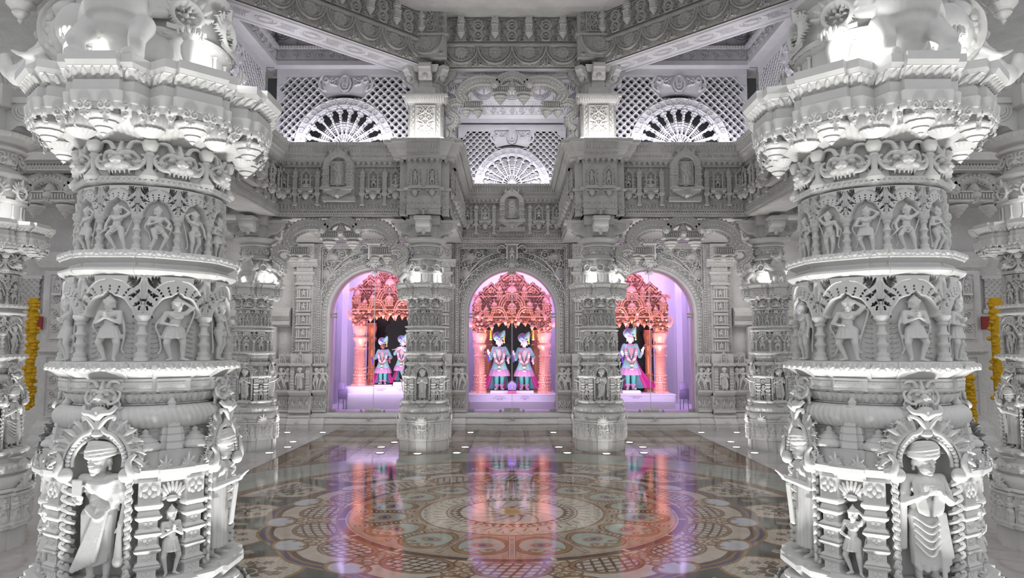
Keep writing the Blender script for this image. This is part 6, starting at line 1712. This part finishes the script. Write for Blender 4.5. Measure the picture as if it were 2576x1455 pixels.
setstat(cols['nr'], ('letter', None, 'shawl', None)); setstat(cols['fl'], ('devotee', None, None, None)); setstat(cols['ol'], ('letter', None, None, None)); setstat(cols['or'], ('letter', None, None, None)); setstat(cols['ml'], ('devotee', 'letter', None, None))
for k, a, kd in (('nl', -PI/2, 'makara'), ('nl', PI, 'elephant'), ('nr', -PI/2, 'makara'), ('nr', 0, 'elephant'), ('fl', PI, 'makara'), ('fr', 0, 'makara'), ('ol', 0, 'makara'), ('ol', -PI/2, 'makara'), ('or', PI, 'makara'), ('or', -PI/2, 'makara'), ('bl', PI, 'makara'), ('br', 0, 'makara')):
    beast(cols[k], a, kd, .46 if kd == 'makara' else .42)

SXN = {-1: 'left', 1: 'right'}
for s in (-1, 1):
    n = SXN[s]; bx = s*2.887
    gallery_frieze('gallery_frieze', f'carved niche frieze of the gallery front above the {n} shrine', 2.14, T(bx, 11.85, ZG))
    gallery_frieze('gallery_frieze', f'side gallery frieze turning toward the camera behind the near {n} column', 2.9, T(s*3.93, 10.40, ZG) @ RZ(-s*PI/2))
    gallery_frieze('gallery_frieze', f'gallery frieze returning to the shrine wall on the {n} of the middle bay', 2.6, T(s*1.05, 13.45, ZG) @ RZ(-s*PI/2), False)
    gallery_frieze('gallery_frieze', f'distant gallery frieze in the gap at the {n} edge of the photo', 2.2, T(s*5.85, 8.75, ZG), False)
    gallery_pier(f'carved niche pier above the far {n} column', T(s*CX, YF, ZG))
    u = upper_column(f'short upper column with scroll panel on the far {n} pier', T(s*CX, YF, ZG+HG+.01) @ SC(1, 1, 1.07))
    link('elephant_head', MESH['elephant'], None, u, ATA(0 if s < 0 else PI, .33, .06) @ SC(.26))
    lattice_screen('lattice_screen', f'pierced fan-arch window screen above the {n} gallery frieze', 2.36, 1.27, T(bx, 12.08, ZG+HG+.05))
    lattice_screen('lattice_screen', f'side window screen seen edge-on near the top of the near {n} column', 2.9, 1.27, T(s*4.25, 10.45, ZG+HG+.05) @ RZ(-s*PI/2))
    torana(f'serpentine arch with lotus pendants in front of the {n} shrine', T(bx, 11.98, 2.80), 1.06)
    torana(f'serpentine arch reaching outward from the near {n} column capital', T(s*2.90, YN, 2.80), 1.06)
    torana(f'distant serpentine arch in the gap at the {n} edge of the photo', T(s*5.85, 8.95, 2.80), 1.06)
    # diagonal beam of the octagon
    fa = math.atan2(-(10.42-CC[1]), s*-2.89); nx_, ny_ = math.cos(fa), math.sin(fa)
    ring_beam('ring_beam', f'long diagonal ring beam descending from the upper {n} corner', 4.02, T(s*2.89+.12*nx_, 10.43+.12*ny_, 6.40) @ RZ(fa+PI/2), .55, 8, 8)
    ck = thing('beam_block', f'square carved block where the ring beams meet above the far {n} column', 'beam block', T(s*CX, 11.76, 6.48), 'carved corner blocks of the ring beam')
    m = MB(); m.add(*rprism(.72, .44, [(0, 0), (0, .36), (.03, .37), (.04, .40), (.0, .42), (0, .86)])); obj('block_body', m, RING_DIM, ck, None, 0)
    m = MB(); t = Tile(.66, .34, .007, False)
    for r_, d in ((.30, .022), (.24, .014)): a = np.linspace(PI, 2*PI, 30); t.line(np.stack([.33+r_*np.cos(a), .34+r_*np.sin(a)], -1), d, 1.)
    t.flower(.33, .23, .13, 12, 1.); t.flower(.33, .23, .07, 10, 1.); [t.spiral(.33+q*.27, .06, .04, 0, 1.3, q, .013, .9) for q in (-1, 1)]; relief(m, t.Z, flat(.66, .34, None, .015, -.222), .035); obj('lotus_panel', m, RING_DIM, ck)
    m = MB(); t = scroll_panel(.44, .40); relief(m, t.Z, flat(.44, .40, None, .43, -.222), .04)
    for q in (-1, 1): t2 = Tile(.12, .40, .007, False); [t2.spiral(.06, .05+.1*k, .038, 0, 1.3, q*(1 if k % 2 else -1), .013, 1., leaves=3) for k in range(4)]; relief(m, t2.Z, flat(.12, .40, q*.285-.06, .43, -.222), .035)
    obj('scroll_panel', m, RING_DIM, ck)
gallery_frieze('gallery_frieze', 'niche frieze on the shrine wall above the middle arch', 2.2, T(0, 14.85, ZG))
lattice_screen('lattice_screen', 'deep-set fan-arch window screen high above the middle shrine', 2.3, 1.2, T(0, 15.0, ZG+HG+.06), .80)
torana('serpentine arch with lotus pendants high between the two upper columns', T(0, 11.98, 5.33) @ SC(1, 1, .97), 1.06)
ring_beam('ring_beam', 'short front ring beam with four pairs of lotus pendants', 2.3, T(0, 11.77, 6.40), .55, 4, 4)

# dome rim and ceiling
D = thing('dome_rim', 'round leaf-edged rim of the dome at the top centre', 'dome', T(CC[0], CC[1], .20))
m = MB(); m.add(*lathe([(4.75, 7.09), (4.5, 7.12), (4.26, 7.17), (4.20, 7.175), (4.20, 7.40), (4.10, 7.42), (4.08, 7.52), (3.96, 7.56), (3.7, 7.9), (3.2, 8.5), (2.2, 9.1), (1.0, 9.4), (.001, 9.45)], 96, cap=False)); obj('dome_shell', m, MARBLE2, D)
m = MB(); t = Tile(.12, .23, .012); t.line([(.06, .08), (.06, .20)], .035, .8); t.leaf(.06, .09, -PI/2, .08, .03, 1.); t.box(0, .12, .20, .23, 1.); t.box(0, .12, 0, .015, 1.); relief(m, -reps(t, 218), cyl(4.197, 7.175, 7.395), .04)
t = Tile(.10, .5, .0125)
for k in range(8): t.ring((k % 2)*.05, .06*k+.03, .04, .014, 1.)
def fsc(U, V):
    a = -PI+U*2*PI; N = np.stack([np.zeros(a.shape), np.zeros(a.shape), -np.ones(a.shape)], -1); r_ = 4.24+.5*V; return np.stack([r_*np.cos(a), r_*np.sin(a), 7.165-.09*V], -1), N
relief(m, reps(t, 270), fsc, .012); obj('leaf_rim', m, MARBLE2, D)
m = MB()
n = 96; a = np.arange(n)/n*2*PI; Pc = np.zeros((n, 8, 3))
for j in range(8):
    r = 4.7+.25*j; Pc[:, j] = np.stack([CC[0]+r*np.cos(a), CC[1]+r*np.sin(a), np.full(n, 7.36-.01*(j % 2))], -1)
v, F = grid(Pc, True); m.add(v, F)
for s in (-1, 1):
    m.add(*box(s*3.2, 13.2, 7.3, 6.4, 4.4, .1)); m.add(*box(s*8.2, 9.5, 7.33, 4.5, 12, .1)); m.add(*box(s*5.2, 13.55, 3.985, 8.2, 3.1, .1)); m.add(*box(s*1.453, 13.6, 3.92, .8, 2.7, .12)); m.add(*box(s*4.33, 13.6, 3.92, .8, 2.7, .12)); m.add(*box(s*7.4, 10.3, 4.005, 5.2, 3.4, .1))
struct(obj('ceiling', m, WALLM, None, None, 0))
for nm, L_, M_ in [('trim_1', 2.7, T(-2.887, 11.98, 6.48)), ('trim_2', 2.7, T(2.887, 11.98, 6.48)), ('trim_3', 3.0, T(0, 14.8, 6.46)), ('trim_4', 3.2, T(-4.1, 10.4, 6.48) @ RZ(PI/2)), ('trim_5', 3.2, T(4.1, 10.4, 6.48) @ RZ(-PI/2))]:
    m = MB(); m.add(*molding([(0, 0), (-.06, .02), (-.06, .10), (-.02, .12), (-.02, .30), (-.08, .33), (-.08, .36), (.03, .40), (.03, .95)], -L_/2, L_/2, .4))
    t = Tile(L_, .16, .011, False); t.rinceau(.01, .15, int(L_/.2), None, 1., 3); relief(m, t.Z, flat(L_, .16, None, .13, -.026), .025)
    t = Tile(.05, .05, .01); t.poly([(0, .05), (.05, .05), (.025, 0)], 1.); relief(m, reps(t, int(L_/.05)), flat(L_, .05, None, .30, -.085), .03)
    Z_, L2, h2 = fan_panel('f', L_, .52); relief(m, Z_, flat(L_, .52, None, .42, .022), .05)
    struct(obj(nm, m, LAV, None, M_))

# wall and shrines
m = MB()
for x0, x1 in ((-9.5, -2.887-1.06), (-2.887+1.06, -1.06), (1.06, 2.887-1.06), (2.887+1.06, 9.5)): m.add(*box((x0+x1)/2, YW+.2, 1.95, x1-x0, .3, 3.9))
m.add(*box(0, YW+.2, 5.65, 19, .3, 3.5))
for x in (-2.887, 0, 2.887): m.add(*box(x, YW+.15, .16, 2.3, .4, .32))
struct(obj('wall_back', m, WALLM, None, None, 0))
sur = make_surround(); pil = make_pilaster(); ped = make_pedestal(); sil = make_sill()
BAY = [(-2.887, 'left', 'left shrine, two smaller figures inside'), (0, 'middle', 'middle shrine, two large figures inside'), (2.887, 'right', 'right shrine, single figure inside')]
for i, (x, n, d) in enumerate(BAY):
    M_ = T(x, YW, 0)
    o = sur if i == 0 else dup(sur); o.matrix_basis = Matrix(M_.tolist()); relabel(o, f'carved marble surround and scroll spandrels of the {n} shrine arch')
    o = sil if i == 0 else dup(sil); o.matrix_basis = Matrix(M_.tolist()); relabel(o, f'moulded marble sill with lotus scroll under the {n} shrine doors')
for i, (x, l) in enumerate(((-CO, 'left of the left shrine arch'), (-CX, 'behind the far left column'), (CX, 'behind the far right column'), (CO, 'right of the right shrine arch'))):
    M_ = T(x, YW, 0)
    o = pil if i == 0 else dup(pil); o.matrix_basis = Matrix(M_.tolist()); relabel(o, f'tall wall pilaster with stacked figure niches, {l}')
    o = ped if i == 0 else dup(ped); o.matrix_basis = Matrix(M_.tolist()); relabel(o, f'stepped pedestal with dancing figures at the wall foot, {l}')
for s in (-1, 1):   # plain side wall beyond the outer pilasters, lit recess
    q = thing('wall_recess', f'plain moulded wall recess beyond the outer {SXN[s]} pilaster', 'recess', T(s*5.25, YW-.02, 0))
    for pr in ([(-.02, 2.1), (-.10, 2.14), (-.10, 2.2), (-.05, 2.22), (-.14, 2.32), (-.14, 2.4), (-.02, 2.5)], [(-.02, 1.3), (-.12, 1.33), (-.12, 1.4), (-.02, 1.44)]):
        m = MB(); m.add(*molding(pr, -.62, .62, .1)); obj('recess_molding', m, WALLM, q, None, 0)
    m = MB(); m.add(*box(-.3, -.03, 1.76, .1, .1, .68)); m.add(*box(.3, -.03, 1.76, .1, .1, .68)); m.add(*molding([(-.30, 0), (-.30, .12), (-.2, .2), (-.2, .3), (-.1, .4), (-.1, 1.3)], -.42, .42, .1)); obj('recess_post', m, WALLM, q, None, 0)
    link('recess_figure', MESH['letter'], None, q, T(0, -.06, 1.45) @ SC(.5, .5, .55))

CAP = [[(-.13, [('Shri Harikrishna Maharaj', .026), ('\u0936\u094d\u0930\u0940 \u0939\u0930\u093f\u0915\u0943\u0937\u094d\u0923', .03)]), (.30, [('Shri Krishna', .026), ('\u0936\u094d\u0930\u0940', .03)])],
       [(-.27, [('Param Purushottam', .026), ('Bhagwan Shri Swaminarayan', .026), ('\u092d\u0917\u0935\u093e\u0928 \u0936\u094d\u0930\u0940', .032)]), (.28, [('Aksharbrahman', .026), ('Gunatitanand Swami', .026), ('\u0938\u094d\u0935\u093e\u092e\u0940', .032)])],
       [(.02, [('Shri Ghanshyam Maharaj', .026), ('\u0936\u094d\u0930\u0940 \u0918\u0928\u0936\u094d\u092f\u093e\u092e', .03)])]]
for i, (x, n, d) in enumerate(BAY):
    # room
    m = MB(); m.add(*box(x, 18.0, 2.1, 2.75, .1, 4.2)); m.add(*box(x-1.375, 16.7, 2.1, .06, 2.8, 4.2)); m.add(*box(x+1.375, 16.7, 2.1, .06, 2.8, 4.2)); m.add(*box(x, 16.7, 3.72, 2.8, 2.7, .08)); m.add(*box(x, 16.6, .20, 2.8, 2.9, .27))
    for q in (-1, 1): m.add(*box(x+q*1.12, 17.2, 2.0, .14, .10, 3.5))
    struct(obj(('wall_left', 'wall_middle', 'wall_right')[i], m, SHR, None, None, 0))
    glass_door(f'left glass door leaf of the {n} shrine', T(x, YW+.03, 0), -1); glass_door(f'right glass door leaf of the {n} shrine', T(x, YW+.03, 0), 1)
    cx = x+(.14, 0, -.20)[i]; hw = (.86, .90, .83)[i]; az = (.50, .335, .335)[i]
    al = make_altar(f'white stepped altar with small captions in the {n} shrine', T(cx, 15.75, az), hw*2+.1, CAP[i], (.165, 0, 0)[i])
    top = az+.318
    make_canopy(hw, f'ornate rose gilt canopy on pillars in the {n} shrine', T(cx, 16.35, top))
    b = thing('black_backdrop', f'black sequined cloth hanging behind the figures of the {n} shrine', 'backdrop', T(cx, 16.82, top)); b['kind'] = 'thing'
    m = MB(); m.add(*box(0, 0, .87, hw*1.5, .03, 1.74)); obj('cloth_sheet', m, BLACK, b, None, 0)
    def block(xx, h, l):
        m = MB(); m.add(*rprism(.40, .34, [(0, 0), (0, h-.02), (-.01, h)])); tag(obj('statue_plinth', m, SHR, None, T(cx+xx, 16.22, top), 0), l, 'plinth', 'white plinths under the shrine figures')
    if i == 1:
        for s_ in (-1, 1):
            block(s_*.285, .055, f'low white plinth under the {SXN[s_]} figure of the middle shrine')
        murti('left figure of the middle shrine, turquoise coat and turban, raised hand holding violet cloth', T(cx-.285, 16.22, top+.065), PSTAND, 1.19, capes=((-1, .30), (1, .10)))
        murti('right figure of the middle shrine, turquoise coat, standing before a teal shawl', T(cx+.275, 16.22, top+.065), PSTAND, 1.16, capes=((1, .30), (-1, .10)))
        h = thing('house_box', 'small blue and pink house-shaped box between the two middle figures', 'box', T(cx, 15.92, top))
        m = MB(); m.add(*box(0, 0, .035, .19, .16, .07)); obj('box_base', m, plain('pink_velvet', (.62, .12, .22), .7), h, None, 0)
        pl = np.array([(-.10, .07), (.10, .07), (.115, .20), (.06, .26), (0, .30), (-.06, .26), (-.115, .20)]); m = MB(); P_ = np.zeros((7, 2, 3)); P_[:, :, 0] = pl[:, None, 0]; P_[:, :, 2] = pl[:, None, 1]; P_[:, 0, 1] = -.07; P_[:, 1, 1] = .07
        V, F = grid(P_, True); F = [f[:, ::-1] for f in F]; m.add(V, F); obj('box_frame', m, PINKF, h, None, 0)
        m = MB(); P2 = P_.copy(); P2[:, :, 0] *= .85; P2[:, :, 2] = .085+(P2[:, :, 2]-.07)*.86; P2[:, 0, 1] = -.085; P2[:, 1, 1] = -.06; V, F = grid(P2, True); m.add(V, [f[:, ::-1] for f in F]+[np.array([[k*2 for k in range(7)]])]); obj('box_front', m, plain('violet_blue_cloth', (.20, .16, .75), .6), h, None, 0)
        m = MB(); m.add(*ell((0, -.09, .13), (.02, .01, .03))); m.add(*ell((0, -.09, .18), (.014, .01, .016))); m.add(*ell((0, -.09, .215), (.010, .01, .02))); obj('box_ornament', m, GOLD, h)
    elif i == 0:
        block(-.13, .02, 'low plinth under the dark-faced figure of the left shrine'); block(.30, .08, 'white plinth under the flute player of the left shrine')
        murti('small dark-faced figure of the left shrine, turquoise turban, magenta cape', T(cx-.16, 16.22, top+.025), dict(PSTAND, lh=(-.24, -.10, .60), le=(-.19, 0, .62), lhd=(-.7, -.4, .7)), .96, SKIND, False, ((-1, .20), (1, .16)))
        murti('small figure playing a flute in the left shrine beside the column edge', T(cx+.27, 16.22, top+.085), PFLUTE, .95, SKIN, True, ((-1, .16), (1, .2)))
    else:
        block(-.02, .06, 'white plinth under the single figure of the right shrine')
        murti('single figure of the right shrine, turquoise coat, both palms raised, magenta cape', T(cx-.02, 16.22, top+.07), PBOTH, 1.26, SKIN, False, ((1, .42), (-1, .08)))
    if i == 1:
        for s_ in (-1, 1):
            o = thing('hanging_tassel', f'yellow tassel with white tip hanging from the middle canopy, {SXN[s_]} one', 'tassel', T(cx+s_*.475, 16.05, top+1.20), 'yellow hanging tassels')
            m = MB(); m.add(*lathe([(.016, 0), (.024, .02), (.018, .12), (.014, .20), (.004, .21)], 12)); obj('cord', m, YEL, o); m = MB(); m.add(*ell((0, 0, -.005), (.034, .03, .016), None, 12, 7)); obj('tip', m, WHTF, o)
# sign stands inside the outer shrines
for s in (-1, 1):
    x = s*(3.66) if s < 0 else 3.72
    o = thing('sign_stand', f'violet board on a thin-legged stand in the corner of the {SXN[s]} shrine', 'stand', T(x, 15.62, .335), 'stands in the shrine corners')
    PUR = plain('violet_board', (.26, .20, .34), .6)
    m = MB(); m.add(*box(0, -.015, .33, .20, .02, .22)); obj('board', m, PUR, o, RX(-.05), 0); m = MB(); m.add(*box(-.03, .0, .50, .13, .04, .16)); obj('upper_box', m, PUR, o, None, 0)
    for q in (-1, 1): m = MB(); m.add(*tube([(q*.07, 0, .56), (q*.09, -.03, 0)], .008)); obj('leg', m, PUR, o)
    m = MB(); m.add(*tube([(0, .0, .5), (0, .07, 0)], .008)); obj('leg', m, PUR, o)

for s in (-1, 1):
    m = MB(); m.add(*box(s*2.9, 12.42, 5.7, 2.9, .04, 1.5)); struct(obj('shade_sheet_'+SXN[s], m, plain('dark_pane_and_shade', (.10, .105, .105), .4), None, None, 0))  # added dark sheet; its colour gives dark panes and shade behind the screens
# far side walls seen in the gaps at the photo's edges
for s in (-1, 1):
    n = SXN[s]; m = MB(); m.add(*box(s*8.0, 11.75, 2.0, 5.2, .3, 4.0)); struct(obj(f'wall_side_{n}', m, WALLM, None, None, 0))
    o = thing('carved_relief', f'tall carved wall relief in the gap at the {n} edge', 'panel', T(s*7.25, 11.58, 0))
    m = MB(); m.add(*rprism(.62, .14, [(.10, 0), (.10, .2), (.05, .28), (.05, .4), (0, .5), (0, 1.55), (.06, 1.6), (.06, 1.7), (0, 1.74), (0, 2.9), (.06, 2.95), (.10, 3.05), (.10, 3.2)])); obj('panel_body', m, WALLM, o, None, 0)
    m = MB(); t = scroll_panel(.40, .96); relief(m, t.Z, flat(.40, .96, None, .56, -.078), .03); t = scroll_panel(.40, 1.05); relief(m, t.Z, flat(.40, 1.05, None, 1.8, -.078), .03); obj('scroll_panel', m, WALLM, o)
    o = thing('pierced_grille', f'small pierced stone grille beside the tall relief at the {n} edge', 'panel', T(s*7.95, 11.57, 0))
    m = MB(); t = Tile(.6, .5, .009, False)
    for k in range(-6, 14): t.line([(k*.09, 0), (k*.09+.5, .5)], .014, 1.); t.line([(k*.09, .5), (k*.09+.5, 0)], .014, 1.)
    relief(m, t.Z, flat(.6, .5, None, 2.28, -.006), .03); m.add(*box(0, 0, 2.25, .66, .06, .06)); m.add(*box(0, 0, 2.8, .66, .06, .06)); obj('lattice', m, WALLM, o)
    gx = s*7.42 if s > 0 else -7.33
    def garland(x, y, z0, z1, w, l):
        m = MB(); R = random.Random(3)
        for k in range(int((z1-z0)/.05)):
            for q in range(5): m.add(*ell((x+R.uniform(-w, w), y+R.uniform(-.05, .05), z0+.05*k), (.045, .04, .035), None, 7, 5))
        m.add(*tube([(x, y, z0), (x, y, (z0+z1)/2), (x, y, z1)], w*.9, 10))
        tag(obj('flower_garland', m, MARI, None, None, 60), l, 'garland', 'yellow marigold garlands', 'thing')
    MARI = bpy.data.materials.get('marigold') or plain('marigold', (.72, .42, .01), .8, var=.25, scale=60.)
    garland(gx, 10.95, .75 if s < 0 else .9, 2.42, .06 if s < 0 else .10, f'long yellow marigold garland hanging in the gap at the {n} edge')
    nw = thing('arched_niche', f'small bright arched niche carved on the side wall near the {n} edge', 'niche', T(s*7.30, 11.47, 2.5))
    m = MB(); t = Tile(.16, .36, .006, False); t.box(.0, .16, 0, .03, 1.); t.line(spline([(.015, .02), (.015, .2), (.05, .29), (.08, .35), (.11, .29), (.145, .2), (.145, .02)], 30), .014, 1.); t.poly([(.015, 0), (.015, .2), (.08, .34), (.145, .2), (.145, 0)], .3); t.human(.08, .04, .20, 1.); t.flower(.08, .27, .03, 6, 1.); relief(m, t.Z, flat(.16, .36), .05, t.Z > .05); obj('niche_relief', m, MARBLE, nw)
    if s > 0: garland(6.95, 10.95, .5, 1.27, .05, 'short yellow marigold garland low beside the near right column ledge')
    m = MB(); m.add(*rprism(.13, .02, [(0, 0), (0, .21)])); tag(obj('alarm_plate', m, plain('red_plate', (.30, .02, .02), .5), None, T(s*7.58, 11.46, 1.95), 0), f'small dark red wall plate beside the yellow garland at the {n} edge', 'wall plate', 'red wall plates')

# ------------------------------------------------------------------ floor, floor lights
make_floor()
UP = []
EM = plain('lamp_glow', (1, 1, 1), .5, emit=(1, .98, .93), es=14.); RIM = plain('lamp_rim', (.35, .34, .33), .4, .8)
lamp_px = [(730, 1086), (818, 1086), (745, 1109), (732, 1122), (687, 1136), (964, 1122), (961, 1136), (997, 1110), (1054, 1138), (1185, 1086), (1172, 1122), (1151, 1136)]
m = MB(); m.add(*lathe([(.075, 0), (.075, .006), (.058, .008), (.058, .004)], 24, cap=False)); rim_me = m.build('lamp_rim'); m = MB(); m.add(*lathe([(.058, .003), (.058, .005)], 24)); glow_me = m.build('lamp_lens')
def floor_lamp(x, y, tgt, label, e=28, grp='recessed floor lights'):
    o = thing('floor_light', label, 'floor light', T(x, y, 0), grp); link('rim', rim_me, RIM, o); link('lens', glow_me, EM, o)
    l = bpy.data.lights.new('uplight', 'SPOT'); l.energy = e; l.spot_size = rad(62); l.spot_blend = .8; l.shadow_soft_size = .05; l.color = (1, .985, .955)
    lo = bpy.data.objects.new('uplight', l); COL.objects.link(lo); lo.location = (x, y, .03); d = Vector(((tgt[0]-x)*.22, (tgt[1]-y)*.22, 2.6)); lo.rotation_euler = d.to_track_quat('-Z', 'Y').to_euler(); return o
def near_col(x, y): return min([(-CX, YF), (CX, YF), (-CO, YF), (CO, YF), (-1.48, YN), (1.48, YN), (-CO, 6.1), (CO, 6.1), (-CO, 8.95), (CO, 8.95)], key=lambda c: (c[0]-x)**2+(c[1]-y)**2)
ORD = ['first', 'second', 'third', 'fourth', 'fifth', 'sixth', 'seventh', 'eighth', 'ninth', 'tenth', 'eleventh', 'twelfth']
rank = {k: i for i, k in enumerate(sorted(range(12), key=lambda k: lamp_px[k][0]))}
for s in (-1, 1):
    for k, (px, py) in enumerate(lamp_px):
        d = HC*1800/(py-877); x = s*-(px-1288)/1800*d*1.
        floor_lamp(x, d, near_col(x, d), f'small round recessed floor light, {ORD[rank[k]]} from the {SXN[s]} side', 10 if k == 8 else 36)
    if s < 0: floor_lamp(-3.76, 5.27, (-CO, 6.1), 'small round recessed floor light at the lower left photo corner', 40)
for s in (-1, 1):
    for (x, y, e) in [(.66*math.cos(q_), YN+.66*math.sin(q_), 60) for q_ in (-.3, -.95, -1.75, -2.5, -3.3, .6, 2.2)]:
        l = bpy.data.lights.new('uplight', 'SPOT'); l.energy = e; l.spot_size = rad(62); l.spot_blend = .9; l.shadow_soft_size = .06; l.color = (1, .99, .965)
        lo = bpy.data.objects.new('uplight', l); COL.objects.link(lo); lo.location = (s*1.48+s*x*-1, y, .03); dd = Vector(((s*1.48-lo.location.x)*.2, (YN-y)*.2, 2.4)); lo.rotation_euler = dd.to_track_quat('-Z', 'Y').to_euler()
    for (cx_, cy_) in ((s*4.46, 6.1),):
        for a in (-2.2, -.9, .6, 2.4):
            l = bpy.data.lights.new('uplight', 'SPOT'); l.energy = 46; l.spot_size = rad(62); l.spot_blend = .8; l.shadow_soft_size = .06
            lo = bpy.data.objects.new('uplight', l); COL.objects.link(lo); lo.location = (cx_+.66*math.cos(a), cy_+.66*math.sin(a), .03); dd = Vector(((cx_-lo.location.x)*.2, (cy_-lo.location.y)*.2, 2.4)); lo.rotation_euler = dd.to_track_quat('-Z', 'Y').to_euler()
# lamps standing on the column capitals
for k, (x, y) in {'nl': (-1.48, YN), 'nr': (1.48, YN), 'fl': (-CX, YF), 'fr': (CX, YF), 'ol': (-CO, YF), 'or': (CO, YF), 'ml': (-4.46, 6.1), 'mr': (4.46, 6.1)}.items():
    for a in ((-PI/4, -3*PI/4) if y > 5 else (-PI/4, -3*PI/4, PI/4)):
        l = bpy.data.lights.new('capital_lamp', 'POINT'); l.energy = 1.1; l.shadow_soft_size = .03; l.color = (1, .99, .97)
        lo = bpy.data.objects.new('capital_lamp', l); COL.objects.link(lo); lo.location = (x+.40*math.cos(a+.26), y+.40*math.sin(a+.26), 2.80)
def area(x, y, z, sx, sy, e, c, d):
    l = bpy.data.lights.new('area_lamp', 'AREA'); l.shape = 'RECTANGLE'; l.size = sx; l.size_y = sy; l.energy = e; l.color = c
    o = bpy.data.objects.new('area_lamp', l); COL.objects.link(o); o.location = (x, y, z); o.rotation_euler = Vector(d).to_track_quat('-Z', 'Y').to_euler(); o.visible_camera = False; return o
for s in (-1, 1):
    area(s*2.887, 11.75, ZG+HG+.06, 2.0, .08, 8, (.93, .90, 1), (0, .6, 1)); area(s*4.05, 10.4, ZG+HG+.06,   .08, 2.4, 7, (.93, .90, 1), (s*.6, 0, 1))
    area(s*CX, 11.45, ZG+HG+.06, .6, .08, 3.4, (1, .98, .96), (0, .45, 1))
    area(s*6.2, 9.9, 3.7, 1.5, 1.5, 12, (.95, .9, 1), (0, 0, -1))
area(0, 13.5, 7.0, 1.6, 1.6, 20, (.97, .95, 1), (0, .5, -1))  # added fill high in the middle bay, brightens the wall
for s in (-1, 1): area(s*2.887, 13.4, 3.9, 1.6, 1.2, 34, (.97, .94, 1), (0, .4, -1)); area(s*5.2, 13.6, 3.9, 1.0, 1.2, 18, (1, .97, .92), (0, .4, -1))  # added fill under the low ceilings, no fittings, brightens the shrine wall
area(0, 14.65, ZG+HG+.06, 2.0, .08, 8, (.90, .86, 1), (0, .6, 1))
for s in (-1, 1): area(s*2.887, 12.5, .05, 1.6, .25, 16, (1, .97, .98), (0, 0, 1))  # added unseen lamps at floor level that brighten the gallery soffits
area(0, CC[1], 8.6, 4, 4, 38, (1, .985, .96), (0, 0, -1)).data.spread = rad(64)  # added dome fill without a fitting, ambient light aimed at the floor
for i, (x, n, d) in enumerate(BAY):
    area(x, 16.95, 3.6, 2.2, .3, 31, (.66, .46, 1.), (0, .75, -1)); area(x, 15.6, 3.55, 2.2, .3, 13, (.66, .46, 1.), (0, .35, -1)); [area(x+q*1.25, 15.7, 2.2, .08, 1.6, 9, (.66, .46, 1.), (-q*.2, 1, -.2)) for q in (-1, 1)]; area(x, 15.42, .85, 1.6, .15, 5, (.78, .60, 1.), (0, 1, .0))
    cx = x+(.14, 0, -.20)[i]
    for q in (-.45, .45):
        l = bpy.data.lights.new('canopy_spot', 'SPOT'); l.energy = 105; l.spot_size = rad(62); l.spot_blend = .5; l.shadow_soft_size = .08; l.color = (1., .67, .62)
        lo = bpy.data.objects.new('canopy_spot', l); COL.objects.link(lo); lo.location = (cx+q, 15.45, .95); lo.rotation_euler = Vector((-q*.15, .62, 1.75)).to_track_quat('-Z', 'Y').to_euler()
    area(cx, 15.6, 1.0, 1.2, .12, 5, (1., .68, .60), (0, 1, .5))
# ------------------------------------------------------------------ camera, world
cam = bpy.data.cameras.new('camera'); co = bpy.data.objects.new('camera', cam); COL.objects.link(co); S.camera = co
co.location = (0, 0, HC); co.rotation_euler = (PI/2+math.atan(149.5/1800), 0, 0); cam.sensor_width = 36; cam.lens = 1800*36/2576; cam.clip_start = .05
w = bpy.data.worlds.new('world'); S.world = w; w.use_nodes = True; bg = w.node_tree.nodes['Background']; bg.inputs[0].default_value = (.97, .98, 1., 1); bg.inputs[1].default_value = .55
S.cycles.use_denoising = True; S.cycles.use_adaptive_sampling = True; S.cycles.adaptive_threshold = .06; S.cycles.adaptive_min_samples = 10; S.cycles.max_bounces = 6; S.cycles.diffuse_bounces = 2; S.cycles.glossy_bounces = 2; S.cycles.transmission_bounces = 4; S.cycles.transparent_max_bounces = 8; S.cycles.caustics_reflective = False; S.cycles.caustics_refractive = False
S.cycles.sample_clamp_indirect = 6.
S.view_settings.view_transform = 'Standard'; S.view_settings.exposure = .33
